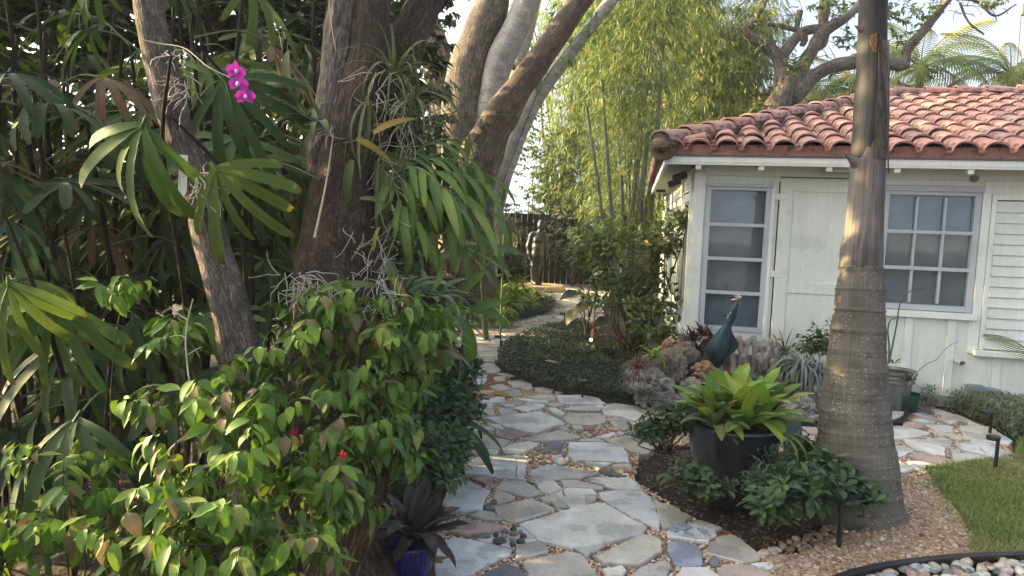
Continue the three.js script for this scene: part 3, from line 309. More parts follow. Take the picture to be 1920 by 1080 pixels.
// window 1: four stacked panes
function windowUnit(name, x0, x1, y0, y1, cols, rows, f, label) {
  const w = new THREE.Group(); w.name = name; house.add(w); if (label) w.userData.label = label;
  const fr = (n, b, m = greyFrame) => part(n, flatUV(box(...b, 0.003)), m, w);
  fr('frame', [x0, x0 + f, y0, y1, -0.05, 0.014]); fr('frame', [x1 - f, x1, y0, y1, -0.05, 0.014]); fr('frame', [x0 + f, x1 - f, y0, y0 + f, -0.05, 0.012]); fr('frame', [x0 + f, x1 - f, y1 - f * 0.7, y1, -0.05, 0.012]);
  const ix0 = x0 + f, ix1 = x1 - f, iy0 = y0 + f, iy1 = y1 - f * 0.7, cw = (ix1 - ix0) / cols, rh = (iy1 - iy0) / rows;
  for (let j = 1; j < rows; j++) fr('rail', [ix0 - 0.012, ix1 + 0.012, iy0 + j * rh - 0.016, iy0 + j * rh + 0.016, -0.03, 0.017]);
  for (let i = 1; i < cols; i++) for (let j = 0; j < rows; j++) fr('mullion', [ix0 + i * cw - 0.011, ix0 + i * cw + 0.011, iy0 + j * rh + 0.017, iy0 + (j + 1) * rh - 0.017, -0.03, 0.010]);
  for (let i = 0; i < cols; i++) for (let j = 0; j < rows; j++) part('pane', box(ix0 + i * cw + 0.004, ix0 + (i + 1) * cw - 0.004, iy0 + j * rh + 0.004, iy0 + (j + 1) * rh - 0.004, -0.034, -0.031), glassM, w);
  part('insect_screen', flatUV(box(x0 + 0.01, x1 - 0.01, y0 + 0.01, y1 - 0.01, -0.075, -0.07)), screenM, w);
  return w;
}
windowUnit('window', 0.115, 0.70, 0.56, 1.93, 1, 4, 0.045, 'tall grey framed window of four stacked panes beside the corner');
hb('window_head', [0.1, 0.715, 1.93, 1.957, 0, 0.03], greyFrame, house, 0.004); hb('window_casing', [0.70, 0.735, 0.5, 1.99, 0, 0.018], trimP, house, 0.003);
// door with two recessed panels
{
  const d = new THREE.Group(); d.name = 'door'; house.add(d); const x0 = 0.775, x1 = 1.60;
  const bd = (n, b, bev = 0.003) => part(n, flatUV(box(...b, bev)), paint, d);
  bd('door_stile', [x0, x0 + 0.115, 0.06, 2.022, 0.0, 0.02]); bd('door_stile', [x1 - 0.115, x1, 0.06, 2.022, 0, 0.02]); bd('door_rail', [x0 + 0.115, x1 - 0.115, 1.90, 2.022, 0, 0.0195]); bd('door_rail', [x0 + 0.115, x1 - 0.115, 0.96, 1.07, 0, 0.0195]); bd('door_rail', [x0 + 0.115, x1 - 0.115, 0.06, 0.24, 0, 0.0195]);
  bd('door_panel', [x0 + 0.116, x1 - 0.116, 1.071, 1.899, 0, 0.008], 0); bd('door_panel', [x0 + 0.116, x1 - 0.116, 0.241, 0.959, 0, 0.008], 0);
  for (const y of [0.45, 1.1, 1.82]) part('hinge', flatUV(box(x0 - 0.045, x0 + 0.07, y, y + 0.06, 0.0, 0.0245, 0.004)), trimP, d);
}
hb('door_gap', [0.764, 0.774, 0.06, 2.022, -0.0015, 0.003], std([0.03, 0.03, 0.03])); hb('door_casing', [1.615, 1.66, 0.06, 2.03, 0, 0.022], trimP, house, 0.003); hb('door_head_flashing', [0.77, 1.61, 2.024, 2.034, 0, 0.03], std([0.12, 0.12, 0.13]));
windowUnit('window', 1.665, 2.456, 0.865, 1.93, 3, 3, 0.05, 'wide grey framed window of nine panes behind the palm');
hb('window_head', [1.64, 2.475, 1.93, 1.978, 0, 0.03], greyFrame, house, 0.004); hb('window_sill', [1.62, 2.495, 0.80, 0.86, 0, 0.06], trimP, house, 0.006);
hb('wall_batten', [1.925, 1.995, 0.1, 0.798, -0.002, 0.02], trimP, house, 0.004); hb('wall_batten', [2.275, 2.345, 0.1, 0.798, -0.002, 0.02], trimP, house, 0.004); hb('wall_batten', [2.44, 2.505, 0.505, 0.798, -0.002, 0.02], trimP, house, 0.004); hb('wall_batten', [1.30, 1.36, 0.1, 0.5, -0.002, 0.006], trimP);
hb('wall_batten', [2.66, 2.73, 0.1, 0.49, -0.002, 0.018], trimP, house, 0.004);
hb('post', [2.462, 2.53, 0.545, 2.03, 0, 0.024], trimP, house, 0.004);
{ // louvred shutter
  const s = new THREE.Group(); s.name = 'louvred_shutter'; house.add(s);
  part('shutter_frame', flatUV(box(2.533, 2.575, 0.545, 1.915, 0, 0.03, 0.004)), trimP, s); part('shutter_frame', flatUV(box(2.575, 3.5, 1.87, 1.915, 0, 0.028, 0.004)), trimP, s); part('shutter_frame', flatUV(box(3.46, 3.5, 0.545, 1.87, 0, 0.03, 0.004)), trimP, s);
  part('shutter_back', flatUV(box(2.57, 3.47, 0.545, 1.88, 0, 0.002)), std([0.2, 0.2, 0.2]), s);
  const sl = new RoundedBoxGeometry(0.884, 0.098, 0.012, 1, 0.003); flatUV(sl);
  for (let i = 0; i < 14; i++) { const m = part('slat', sl, trimP, s); m.position.set(3.018 + rr(-0.001, 0.001), 0.60 + i * 0.093, 0.024); m.rotation.x = -0.20; }
  part('shutter_sill', flatUV(box(2.495, 3.6, 0.49, 0.543, 0, 0.085, 0.008)), trimP, s);
}
// plinth, pipe stub, meter box with conduit and tap
hb('plinth', [0.0, 5.6, 0, 0.10, 0, 0.012], std([0.42, 0.41, 0.38], { map: stoneTex }));
{
  const g = new THREE.CylinderGeometry(0.024, 0.024, 0.17, 20, 1, true); g.rotateX(PI / 2); g.translate(2.37, 0.43, 0.085); part('drain_pipe', g, std([0.66, 0.66, 0.60], { side: THREE.DoubleSide }), house);
  const gm = std([0.20, 0.22, 0.25], { roughness: 0.5 }), w = new THREE.Group(); w.name = 'junction_box'; house.add(w);
  part('box_cover', new RoundedBoxGeometry(0.15, 0.065, 0.08, 2, 0.008).translate(2.52, 0.195, 0.045), gm, w); part('conduit', tube([V(2.59, 0.19, 0.05), V(2.66, 0.19, 0.055), V(2.735, 0.165, 0.06), V(2.755, 0.09, 0.06), V(2.755, -0.04, 0.06)], 0.026, 12, 0.012), gm, w);
  part('tap', mergeGeometries([tube([V(2.53, 0.12, 0.0), V(2.53, 0.12, 0.06), V(2.53, 0.09, 0.07)], 0.011, 8, 0.01), new THREE.TorusGeometry(0.02, 0.005, 6, 12).toNonIndexed().translate(2.53, 0.13, 0.06)].map((g) => (g.index ? g.toNonIndexed() : g))), gm, w);
}
// eaves: soffit, fascia, rafter tails, fittings
const EZ = 0.45, EX = -0.30, EY = 2.19, NZ = -3.45, RX = 2.5, RY = 3.27; // eave line, ridge end
const skew = -Math.tan(R(3.6)); // the side wall runs back and a little to the left
hb('fascia', [EX + 0.02, 5.9, 2.098, 2.172, EZ - 0.05, EZ - 0.022], trimP, house, 0.004);
hb('eave_flashing', [EX + 0.01, 5.9, 2.172, 2.196, EZ - 0.05, EZ - 0.005], std([0.10, 0.105, 0.12], { roughness: 0.55, map: paintTex }));
{ const g = box(EX + 0.05, 5.9, -0.008, 0.008, 0, 0.52); g.rotateX(0.16); g.translate(0, 2.205, -0.08); part('soffit', flatUV(g), paint, house); }
const rafter = flatUV(box(-0.024, 0.024, -0.035, 0.035, 0, 0.42, 0.004));
for (const x of [0.02, 0.56, 1.12, 1.66, 2.22, 2.78, 3.34]) { const m = part('rafter_tail', rafter, trimP, house); m.position.set(x, 2.16, 0.0); m.rotation.x = 0.16; }
{ const f = new THREE.Group(); f.name = 'soffit_light'; house.add(f); part('light_body', new RoundedBoxGeometry(0.25, 0.06, 0.12, 2, 0.012).translate(1.27, 2.105, 0.12), std([0.28, 0.30, 0.32]), f); part('light_lens', new RoundedBoxGeometry(0.2, 0.045, 0.02, 1, 0.006).translate(1.265, 2.092, 0.19), std([0.6, 0.62, 0.62], { roughness: 0.3 }), f); }
part('vent_cap', new THREE.CylinderGeometry(0.028, 0.034, 0.05, 18).rotateX(PI / 2).translate(2.38, 2.05, 0.03), std([0.25, 0.25, 0.27]), house);
// side wall (faces left), boards and windows
{
  const s = new THREE.Group(); s.name = 'side_wall'; s.position.set(0, 0, 0); s.rotation.y = Math.atan(-skew) ; house.add(s); // local -z runs back
  const sb = (n, b, m = trimP) => part(n, flatUV(box(...b)), m, s);
  sb('side_panel', [0.012, 0.10, 0, 2.14, -9, -0.1], paint);
  let z = -0.12; for (let k = 0; k < 4; k++) {
    sb('side_post', [-0.03, 0.012, 0.45, 2.1, z - 0.10, z]); sb('side_window_frame', [-0.018, 0.012, 1.80, 1.88, z - 1.2, z - 0.10], trimP); sb('side_window_frame', [-0.018, 0.012, 0.56, 0.64, z - 1.2, z - 0.10], trimP); sb('side_window_frame', [-0.016, 0.012, 0.64, 1.80, z - 0.68, z - 0.62], trimP);
    sb('side_pane', [-0.004, 0.0, 0.64, 1.80, z - 0.62, z - 0.10], std([0.06, 0.055, 0.05], { roughness: 0.12 })); sb('side_pane', [-0.004, 0.0, 0.64, 1.80, z - 1.2, z - 0.68], std([0.06, 0.055, 0.05], { roughness: 0.12 })); z -= 1.32;
  }
  for (let k = 0; k < 6; k++) sb('siding_board', [-0.022, 0.012, 1.90 + k * 0.036, 1.93 + k * 0.036, -5.5, -0.12], paint);
  sb('side_sill', [-0.07, 0.012, 0.49, 0.55, -5.5, -0.1]); for (let k = 0; k < 5; k++) sb('siding_board', [-0.02, 0.012, 0.05 + k * 0.088, 0.13 + k * 0.088, -5.5, -0.1], paint);
  sb('side_fascia', [EX + 0.0, EX + 0.03, 2.098, 2.172, -8, EZ - 0.05]); sb('side_soffit', [EX + 0.03, 0.0, 2.15, 2.165, -8, EZ - 0.06], paint);
  for (let k = 0; k < 8; k++) sb('side_rafter', [EX + 0.04, -0.03, 2.08, 2.148, -0.4 - k * 0.7, -0.35 - k * 0.7]);
  const bk = std([0.015, 0.015, 0.017]); for (const zz of [-0.30, -1.35]) { const g = new RoundedBoxGeometry(0.14, 0.07, 0.16, 1, 0.01); g.rotateZ(0.35); g.translate(-0.13, 2.03, zz); part('side_floodlight', g, bk, s); }
  part('gutter_end', new RoundedBoxGeometry(0.12, 0.035, 0.1, 1, 0.008).translate(-0.24, 1.99, -2.6), bk, s);
}
hb('rear_wall', [0.0, 5.6, 0, 2.14, -7.3, -7.2], paint); hb('end_wall', [5.55, 5.65, 0, 2.14, -7.2, -0.1], paint); hb('floor_slab', [0.0, 5.6, 0.0, 0.12, -7.2, -0.1], std([0.4, 0.4, 0.38])); hb('ceiling', [0.0, 5.6, 2.141, 2.16, -7.2, 0.0], std([0.5, 0.5, 0.48]));
// roof deck and tiles
const clayTex = tex(256, 256, (u, v) => { const n = pf(u, v, 6, 6, 50, 5), s = pf(u, v, 60, 60, 52, 2), k = 0.72 + 0.32 * n + 0.12 * (s - 0.5) - (n < 0.38 ? 0.24 : 0); return [k, k * (n < 0.38 ? 1.05 : 0.985), k * (n < 0.34 ? 1.06 : 0.98)]; }, true, [1.6, 1.6]);
const clay = [[0.42, 0.20, 0.16], [0.46, 0.23, 0.185], [0.38, 0.175, 0.145], [0.48, 0.26, 0.21], [0.30, 0.16, 0.14], [0.46, 0.205, 0.165], [0.37, 0.22, 0.185]].map((c) => std(c, { map: clayTex, bumpMap: soilBump, bumpScale: 0.004, roughness: 0.78 }));
const mortar = std([0.40, 0.39, 0.375], { map: soilTex, bumpMap: soilBump, bumpScale: 0.03, roughness: 1 });
const roofG = new THREE.Group(); roofG.name = 'roof'; house.add(roofG);
{
  const tri = (...p) => { const g = new THREE.BufferGeometry(); g.setAttribute('position', new THREE.Float32BufferAttribute(p.flat(), 3)); g.computeVertexNormals(); return flatUV(g); };
  const A = [EX, EY, EZ - 0.02], B = [6.2, EY, EZ - 0.02], C = [6.2, RY - 0.05, NZ], D = [RX, RY - 0.05, NZ], E2 = [EX + skew * 7.8, EY, -7.7], Fb = [6.2, EY, -7.7];
  part('roof_deck', tri(A, B, C, A, C, D, A, D, E2, D, C, Fb, D, Fb, E2), std([0.06, 0.035, 0.03], { side: THREE.DoubleSide }), roofG);
  const run = EZ - NZ, rise = RY - EY, sl = Math.hypot(run, rise), pitch = Math.atan2(rise, run), rows = 11, ex = sl / rows, TW = 0.235;
  // one barrel tile: a wide arched cover and its narrow pan, with real thickness, tapering uphill
  const tile = (() => {
    const P = [], I = [], N = 12, L = ex * 1.16, th = 0.016; const prof = (q, f) => { const w = TW * 0.5; const x = -w + 2 * w * q; if (q < 0.72) { const a = PI * q / 0.72; return [-w - 0.012 + (0.72 * TW + 0.024) * 0.5 * (1 - Math.cos(a)) * f + 0.36 * TW * (1 - f), 0.074 * Math.sin(a) * f]; } const b = (q - 0.72) / 0.28; return [x, -0.012 * Math.sin(PI * b)]; };
    for (const [zz, f, lift] of [[0, 1, 0.022], [-L, 0.92, 0]]) for (const o of [0, -th]) for (let i = 0; i <= N; i++) { const [x, y] = prof(i / N, f); P.push(x, y + lift + o, zz); }
    const q = N + 1; for (let i = 0; i < N; i++) { I.push(i, i + 1, 2 * q + i, 2 * q + i, i + 1, 2 * q + i + 1); I.push(q + i, 3 * q + i, q + i + 1, q + i + 1, 3 * q + i, 3 * q + i + 1); I.push(i, q + i, i + 1, i + 1, q + i, q + i + 1); }
    let g = new THREE.BufferGeometry(); g.setAttribute('position', new THREE.Float32BufferAttribute(P, 3)); g.setIndex(I); g = g.toNonIndexed(); g.computeVertexNormals(); return flatUV(g);
  })();
  const tileS = tile; reseed(88);
  // smooth shading of the arch
  { const g = tileS, p = g.attributes.position, n = g.attributes.normal, acc = new Map(), key = (i) => `${p.getX(i).toFixed(4)},${p.getY(i).toFixed(4)},${p.getZ(i).toFixed(4)}`; for (let i = 0; i < p.count; i++) { if (Math.abs(n.getZ(i)) > 0.8) continue; const k = key(i), a = acc.get(k) ?? V(0, 0, 0); a.add(V(n.getX(i), n.getY(i), n.getZ(i))); acc.set(k, a); } for (let i = 0; i < p.count; i++) { if (Math.abs(n.getZ(i)) > 0.8) continue; const a = acc.get(key(i)).clone().normalize(); n.setXYZ(i, a.x, a.y, a.z); } }
  let count = 0;
  for (let r = 0; r < rows; r++) for (let c = 0; c < 26; c++) {
    const t = (r + 0.1) / rows, z = EZ + 0.05 - run * r / rows, x = EX + 0.12 + c * TW, hipX = EX + (RX - EX) * r / rows; if (x < hipX - 0.02 || x > 5.9) continue; if (count++ > 292) break;
    const m = part('roof_tile', tileS, pick(clay), roofG); m.position.set(x + rr(-0.005, 0.005), EY + 0.035 + rise * r / rows + rr(-0.003, 0.003), z + rr(-0.012, 0.012)); m.rotation.set(pitch + rr(-0.012, 0.012), rr(-0.02, 0.02), rr(-0.015, 0.015));
  }
  // hip and ridge caps on a mortar bed
  const capGeo = (L, w) => { const P = [], I = [], N = 10, th = 0.016; for (const [zz, f, lift] of [[0, 1, 0.03], [-L, 0.86, 0]]) for (const o of [0, th]) for (let i = 0; i <= N; i++) { const a = PI * i / N; P.push(-Math.cos(a) * (w - o) * f, Math.sin(a) * (w * 0.75 - o) * f + lift, zz); } const q = N + 1; for (let i = 0; i < N; i++) { I.push(i, i + 1, 2 * q + i, 2 * q + i, i + 1, 2 * q + i + 1, i, q + i, i + 1, i + 1, q + i, q + i + 1); } const g = new THREE.BufferGeometry(); g.setAttribute('position', new THREE.Float32BufferAttribute(P, 3)); g.setIndex(I); g.computeVertexNormals(); return flatUV(g); };
  const cap = capGeo(0.44, 0.12), a = V(EX - 0.02, EY + 0.09, EZ + 0.03), b = V(RX, RY + 0.08, NZ), line = (p, q, n) => { const d = q.clone().sub(p), l = d.length(); d.normalize(); const m4 = new THREE.Matrix4().lookAt(V(0, 0, 0), d, V(0, 1, 0)); for (let i = 0; i < n; i++) { const m = part('ridge_cap', cap, pick(clay), roofG); m.position.copy(p).addScaledVector(d, l * i / n); m.quaternion.setFromRotationMatrix(m4); m.rotateZ(rr(-0.04, 0.04)); m.position.y += rr(-0.004, 0.006); } };
  line(a, b, 14); line(b, V(6.1, RY + 0.08, NZ), 10);
  part('hip_mortar', limb([[a.clone().add(V(0, -0.04, 0)), 0.12], [b.clone().add(V(0, -0.05, 0)), 0.12]], { radial: 14, step: 0.05, rough: 0.22, freq: 9 }), mortar, roofG); part('hip_mortar', limb([[b.clone().add(V(0, -0.06, 0)), 0.12], [V(6.1, RY + 0.02, NZ), 0.12]], { radial: 14, step: 0.05, rough: 0.2, freq: 9, seedv: 4 }), mortar, roofG);
  const blob = pebG.clone(); const bm = part('hip_end', blob, mortar, roofG); bm.position.set(a.x + 0.03, a.y - 0.01, a.z - 0.02); bm.scale.set(0.115, 0.07, 0.10);
  // edge tiles of the side slope
  for (let k = 0; k < 26; k++) { const m = part('verge_tile', cap, pick(clay), roofG); m.position.set(EX - 0.03 + skew * (0.12 + k * 0.235), EY + 0.01, EZ - 0.12 - k * 0.235); m.rotation.set(0.3, -PI / 2, 0, 'YXZ'); m.scale.set(0.9, 0.9, 1); }
}
hb('eave_closure', [EX + 0.04, 5.9, EY - 0.005, EY + 0.085, EZ - 0.02, EZ + 0.0], clay[2], roofG);
// dry leaves lying on the tiles
{ const dl = leafGeo({ L: 0.12, W: 0.05, curl: 1.6, fold: 0.5 }), dm = leafMat([0.30, 0.15, 0.05], { clearcoat: 0 }); house.updateMatrixWorld(true); for (const [x, y, z, l] of [[0.42, 2.36, 0.32, 'curled brown dead leaf lying on the lowest tiles near the hip'], [0.78, 2.37, 0.30, 'curled brown dead leaf lying on the third lowest tile from the hip'], [1.55, 2.36, 0.31, 'curled brown dead leaf on the eave tiles left of the palm']]) { const m = single('dead_leaf', l, 'leaf', dl, dm); m.position.set(x, y, z).applyMatrix4(house.matrixWorld); m.rotation.set(-1.2, rr(0, 6), 0.3); } }
// ---------------------------------------------------------------- bark and trees
const fis = (u, v) => { const w = pf(u, v, 5, 5, 61, 3), a = Math.abs(pf(u + 0.10 * w, v, 20, 7, 63, 4) - 0.5) * 2, b = Math.abs(pf(u + 0.05 * w, v + 0.03 * w, 46, 18, 67, 3) - 0.5) * 2; return 0.6 * a + 0.4 * b; };
const barkTex = tex(512, 512, (u, v) => { const r = fis(u, v), s = pf(u, v, 90, 60, 65, 2), n = pf(u, v, 4, 4, 69, 3), k = 0.38 + 0.75 * r + 0.22 * (s - 0.5) + 0.3 * (n - 0.5); return [k, k * 0.90, k * 0.81]; });
const barkBump = tex(512, 512, (u, v) => 0.85 * fis(u, v) + 0.15 * pf(u, v, 70, 50, 66, 2), false);
const bark = (c, o = {}) => std(c, { map: barkTex, bumpMap: barkBump, bumpScale: 0.03, roughness: 0.95, ...o });
const smoothTex = tex(512, 512, (u, v) => { const n = pf(u, v, 6, 8, 71, 5), l = pf(u, v, 30, 40, 73, 3), h = pf(u, v, 5, 40, 75, 3), k = 0.62 + 0.3 * n + 0.16 * (h - 0.5) + (l > 0.66 ? 0.12 : 0); return [k, k * 0.97, k * 0.93]; });
const barkBrown = bark([0.19, 0.155, 0.13]), barkDark = bark([0.15, 0.125, 0.10]), barkGrey = bark([0.42, 0.42, 0.42], { bumpScale: 0.015 }), barkPale = std([0.46, 0.45, 0.44], { map: smoothTex, bumpMap: smoothTex, bumpScale: 0.008, roughness: 0.9 });
const twigM = bark([0.26, 0.20, 0.15], { bumpScale: 0.002 }), greenStem = std([0.10, 0.14, 0.04], { roughness: 0.7 }), paleTwig = std([0.36, 0.32, 0.26], { roughness: 0.9 }), rootM = std([0.42, 0.38, 0.33], { roughness: 0.9 });
const GEO = {
  ovate: [leafGeo({ W: 0.36, segs: 6, curl: 2.0, fold: 0.5, stalk: 0.08, wave: 0.3 }), leafGeo({ W: 0.40, segs: 5, curl: -0.3, fold: 0.6, stalk: 0.06, wave: 0.15 }), leafGeo({ W: 0.44, segs: 5, curl: 0.9, fold: 0.28, stalk: 0.06 }), leafGeo({ W: 0.38, segs: 5, curl: 0.4, fold: 0.4, stalk: 0.06, wave: 0.2 }), leafGeo({ W: 0.48, segs: 5, curl: 1.3, fold: 0.15, stalk: 0.05 })],
  small: [leafGeo({ W: 0.52, segs: 3, curl: 0.5, fold: 0.25 }), leafGeo({ W: 0.44, segs: 3, curl: 0.9, fold: 0.3 })],
  obov: [leafGeo({ W: 0.46, segs: 5, curl: 0.4, fold: 0.25, kind: 'obovate' }), leafGeo({ W: 0.40, segs: 5, curl: 0.8, fold: 0.2, kind: 'obovate' })],
  lance: [leafGeo({ W: 0.2, segs: 4, curl: 0.8, fold: 0.3, kind: 'lance' }), leafGeo({ W: 0.17, segs: 4, curl: 1.3, fold: 0.3, kind: 'lance' })],
  bamboo: [leafGeo({ W: 0.13, segs: 2, curl: 0.6, fold: 0.3, kind: 'lance' }), leafGeo({ W: 0.16, segs: 2, curl: 0.2, fold: 0.3, kind: 'lance' })],
  strap: [leafGeo({ W: 0.17, segs: 8, curl: 1.5, fold: 0.35, kind: 'strap' }), leafGeo({ W: 0.13, segs: 8, curl: 2.0, fold: 0.3, kind: 'strap' }), leafGeo({ W: 0.17, segs: 8, curl: 0.9, fold: 0.3, kind: 'strap' })],
  brom: [leafGeo({ W: 0.27, segs: 9, curl: 0.9, fold: 0.34, kind: 'tongue', wave: 0.06 }), leafGeo({ W: 0.24, segs: 9, curl: 1.6, fold: 0.3, kind: 'tongue' }), leafGeo({ W: 0.30, segs: 9, curl: 0.35, fold: 0.36, kind: 'tongue', wave: 0.08 })],
  thin: [leafGeo({ W: 0.045, segs: 8, curl: 1.6, fold: 0.4, kind: 'strap' }), leafGeo({ W: 0.04, segs: 8, curl: 2.4, fold: 0.4, kind: 'strap' }), leafGeo({ W: 0.05, segs: 6, curl: 0.7, fold: 0.4, kind: 'strap' })],
  broad: [leafGeo({ W: 0.62, segs: 7, curl: 0.9, fold: 0.25, kind: 'ovate', wave: 0.12 })],
};
const UP = V(0, 1, 0);
// clusters of leaves through blobs: returns leaf list and twig ends
function clusters(blobs, per, leaves, size, { droop = 0.5, twig = 0.12, shell = 0.55, up = 0.4, whorl = 0 } = {}) {
  const xf = [], ends = [];
  for (const [c, r, k = 1] of blobs) for (let i = 0; i < per * k; i++) {
    const u = sph(), rad = Math.pow(rr(shell, 1), 0.6), p = V(c.x + u.x * r.x * rad, c.y + u.y * r.y * rad, c.z + u.z * r.z * rad); if (p.y < 0.03) p.y = rr(0.03, 0.1);
    const d = V(u.x * 0.8 + rr(-0.4, 0.4), Math.abs(u.y) * up + rr(-0.2, up), u.z * 0.8 + rr(-0.4, 0.4)).normalize(); ends.push([c, p, d]);
    const side = V(0, 0, 0).crossVectors(d, UP).normalize(); if (side.lengthSq() < 0.1) side.set(1, 0, 0); const n = Math.round(rr(leaves * 0.7, leaves * 1.3));
    for (let j = 0; j < n; j++) {
      const t = j / n, q = p.clone().addScaledVector(d, twig * t), sgn = j % 2 ? 1 : -1, ld = whorl ? d.clone().multiplyScalar(0.25 + 0.7 * t).addScaledVector(side, Math.cos(j * 2.4)).addScaledVector(V(0, 0, 0).crossVectors(side, d), Math.sin(j * 2.4)).add(V(0, 0.15, 0)) : d.clone().multiplyScalar(0.25 + 0.6 * t).addScaledVector(side, sgn * rr(0.5, 1)).add(V(rr(-0.3, 0.3), -droop * rr(0.4, 1.3), rr(-0.3, 0.3))); ld.normalize();
      xf.push({ p: q, d: ld, n: V(rr(-0.35, 0.35), 1, rr(-0.35, 0.35)).addScaledVector(u, 0.5), s: size * rr(0.6, 1.3) });
    }
  }
  return [xf, ends];
}
function stems(base, ends, r, n, mat, th, name = 'branch', sag = 0.15) { // n main branches, the rest merged as twigs
  const g = []; ends.slice(0, n).forEach(([c, p, d]) => { const b = base.clone().add(V(rr(-0.05, 0.05), 0, rr(-0.05, 0.05))), mid = b.clone().lerp(c, 0.5).add(V(rr(-1, 1), rr(0, 1), rr(-1, 1)).multiplyScalar(sag)); g.push(tube([[b, r], [mid, r * 0.7], [c.clone().lerp(p, 0.5), r * 0.45], [p.clone().addScaledVector(d, 0.08), r * 0.2]].map(([v, q]) => [v.clone().sub(th.position), q]), 0, 5, 0.09)); });
  if (g.length) part(name, mergeGeometries(g), mat, th);
}
const ell = (x, y, z, a, b, c) => [V(x, y, z), V(a, b, c)];
const blobAt = (x, y, d, rpx, sy = 0.8, k = 1) => { const p = at(x, y, d), r = rpx / F * d; return [p, V(r, r * sy, r * 0.8), k]; };

const shrub = (name, label, cat, base, blobs, per, leaves, size, geo, tn, most, opt = {}, group) => { const t = thing(name, label, cat, base, group), [xf, ends] = clusters(blobs, per, leaves, size, opt); stems(base, ends.filter((_, i) => i % Math.ceil(ends.length / (opt.stems ?? 12)) === 0), opt.r ?? 0.012, opt.stems ?? 12, opt.wood ?? twigM, t); dress(t, geo, tn, xf, most, { base: opt.base ?? WHITE_LEAF }); return t; };
// --- big old tree at the left, with two stems
reseed(101);
const bigBase = G(668, 1120);
const bigTree = thing('old_tree', 'thick brown barked tree hung with orchids rising through the left foreground', 'tree', bigBase);
part('trunk', limb(plx([[690, 1150, 3.15, 190], [655, 1040, 3.2, 165], [628, 920, 3.35, 150], [618, 780, 3.5, 150], [622, 640, 3.55, 165], [632, 520, 3.6, 160], [642, 420, 3.62, 138], [660, 300, 3.65, 122], [684, 190, 3.7, 104], [694, 90, 3.75, 78], [694, 0, 3.8, 68], [694, -160, 3.9, 66], [700, -420, 4.1, 50]], bigBase), { radial: 72, step: 0.022, rough: 0.10, ridges: 0.006, freq: 9, seedv: 3, uvs: 2.5 }), barkBrown, bigTree);
part('branch', limb(plx([[600, 330, 3.72, 55], [612, 250, 3.70, 62], [625, 170, 3.7, 58], [638, 60, 3.75, 60], [655, -60, 3.8, 56], [640, -300, 4.0, 40]], bigBase), { radial: 36, step: 0.02, rough: 0.05, rings: 0.002, freq: 6 }), barkGrey, bigTree, 'paler ringed stem against the left of the trunk');
part('branch', limb(plx([[640, 300, 3.9, 60], [640, 100, 3.95, 54], [642, -40, 4.0, 52], [620, -300, 4.2, 40]], bigBase), { radial: 30, step: 0.03, ridges: 0.006, freq: 8, seedv: 9, uvs: 2.5 }), barkBrown, bigTree);
part('branch', limb(plx([[700, 260, 3.8, 90], [735, 140, 3.9, 74], [775, 50, 4.0, 66], [815, -40, 4.2, 60], [880, -260, 4.5, 40]], bigBase), { radial: 36, step: 0.025, ridges: 0.008, freq: 8, seedv: 17, uvs: 2.5 }), barkBrown, bigTree);
{ // crown above the picture
  const [xf] = clusters([ell(-1.6, 5.4, -3.6, 2.2, 1.1, 1.8), ell(-0.2, 5.9, -4.6, 1.6, 0.9, 1.6), ell(-3.2, 5.2, -4.6, 1.8, 1.2, 1.9)], 260, 7, 0.14); dress(bigTree, GEO.small, tones(leafMat, [[0.06, 0.11, 0.025], [0.08, 0.14, 0.03]]), xf, 0, { rest: 'crown' });
}
// --- slender leaning stem with an orchid
const slimBase = G(470, 1000).lerp(at(452, 700, 3.0), 0.0); slimBase.copy(at(455, 720, 3.0)); slimBase.y = 0;
const slim = thing('slender_tree', 'slender leaning grey trunk crossing the dark palms at the left', 'tree', slimBase);
part('trunk', limb(plx([[478, 1010, 3.05, 95], [462, 760, 3.0, 82], [446, 640, 3.0, 78], [425, 550, 2.97, 72], [398, 455, 2.95, 66], [382, 385, 2.95, 62], [362, 318, 2.93, 56], [334, 250, 2.92, 52], [318, 190, 2.9, 62], [300, 120, 2.9, 60], [283, 40, 2.88, 54], [272, -40, 2.88, 52], [250, -250, 2.9, 40]], slimBase), { radial: 48, step: 0.012, rough: 0.09, ridges: 0.005, freq: 5.5, seedv: 31, uvs: 3 }), barkGrey, slim);
{ const [xf] = clusters([ell(-1.9, 4.2, -2.9, 1.0, 0.6, 1.0)], 120, 7, 0.12); dress(slim, GEO.small, tones(leafMat, [[0.07, 0.12, 0.03]]), xf, 0, { rest: 'crown' }); }

// --- pale many-stemmed tree over the path
reseed(140);
const paleBase = at(895, 600, 13); paleBase.y = 0;
const pale = thing('pale_tree', 'many stemmed pale grey tree leaning right over the path', 'tree', paleBase);
const pl = (l, o, m = barkPale, label) => part('stem', limb(plx(l, paleBase), { radial: 30, step: 0.08, rough: 0.12, freq: 4, seedv: l[0][0] % 17, ...o }), m, pale, label);
pl([[868, 590, 11.88, 120], [872, 540, 11.88, 110], [878, 420, 11.88, 96], [892, 320, 11.70, 84], [935, 225, 11.52, 66], [985, 148, 11.34, 50], [1030, 85, 11.16, 46], [1085, 5, 10.98, 44], [1150, -90, 10.98, 38], [1250, -300, 10.80, 20]], { ridges: 0.007, freq: 5 }, bark([0.34, 0.31, 0.29], { bumpScale: 0.012 }), 'dark brown diagonal stem nearest the path');
pl([[905, 590, 13.32, 40], [912, 560, 13.32, 36], [922, 430, 13.32, 34], [942, 340, 13.32, 32], [972, 255, 13.32, 30], [1015, 170, 13.32, 27], [1065, 105, 13.32, 25], [1135, 15, 13.32, 24], [1230, -110, 13.32, 20]], {}, barkPale, 'thin pale stem leaning furthest right');
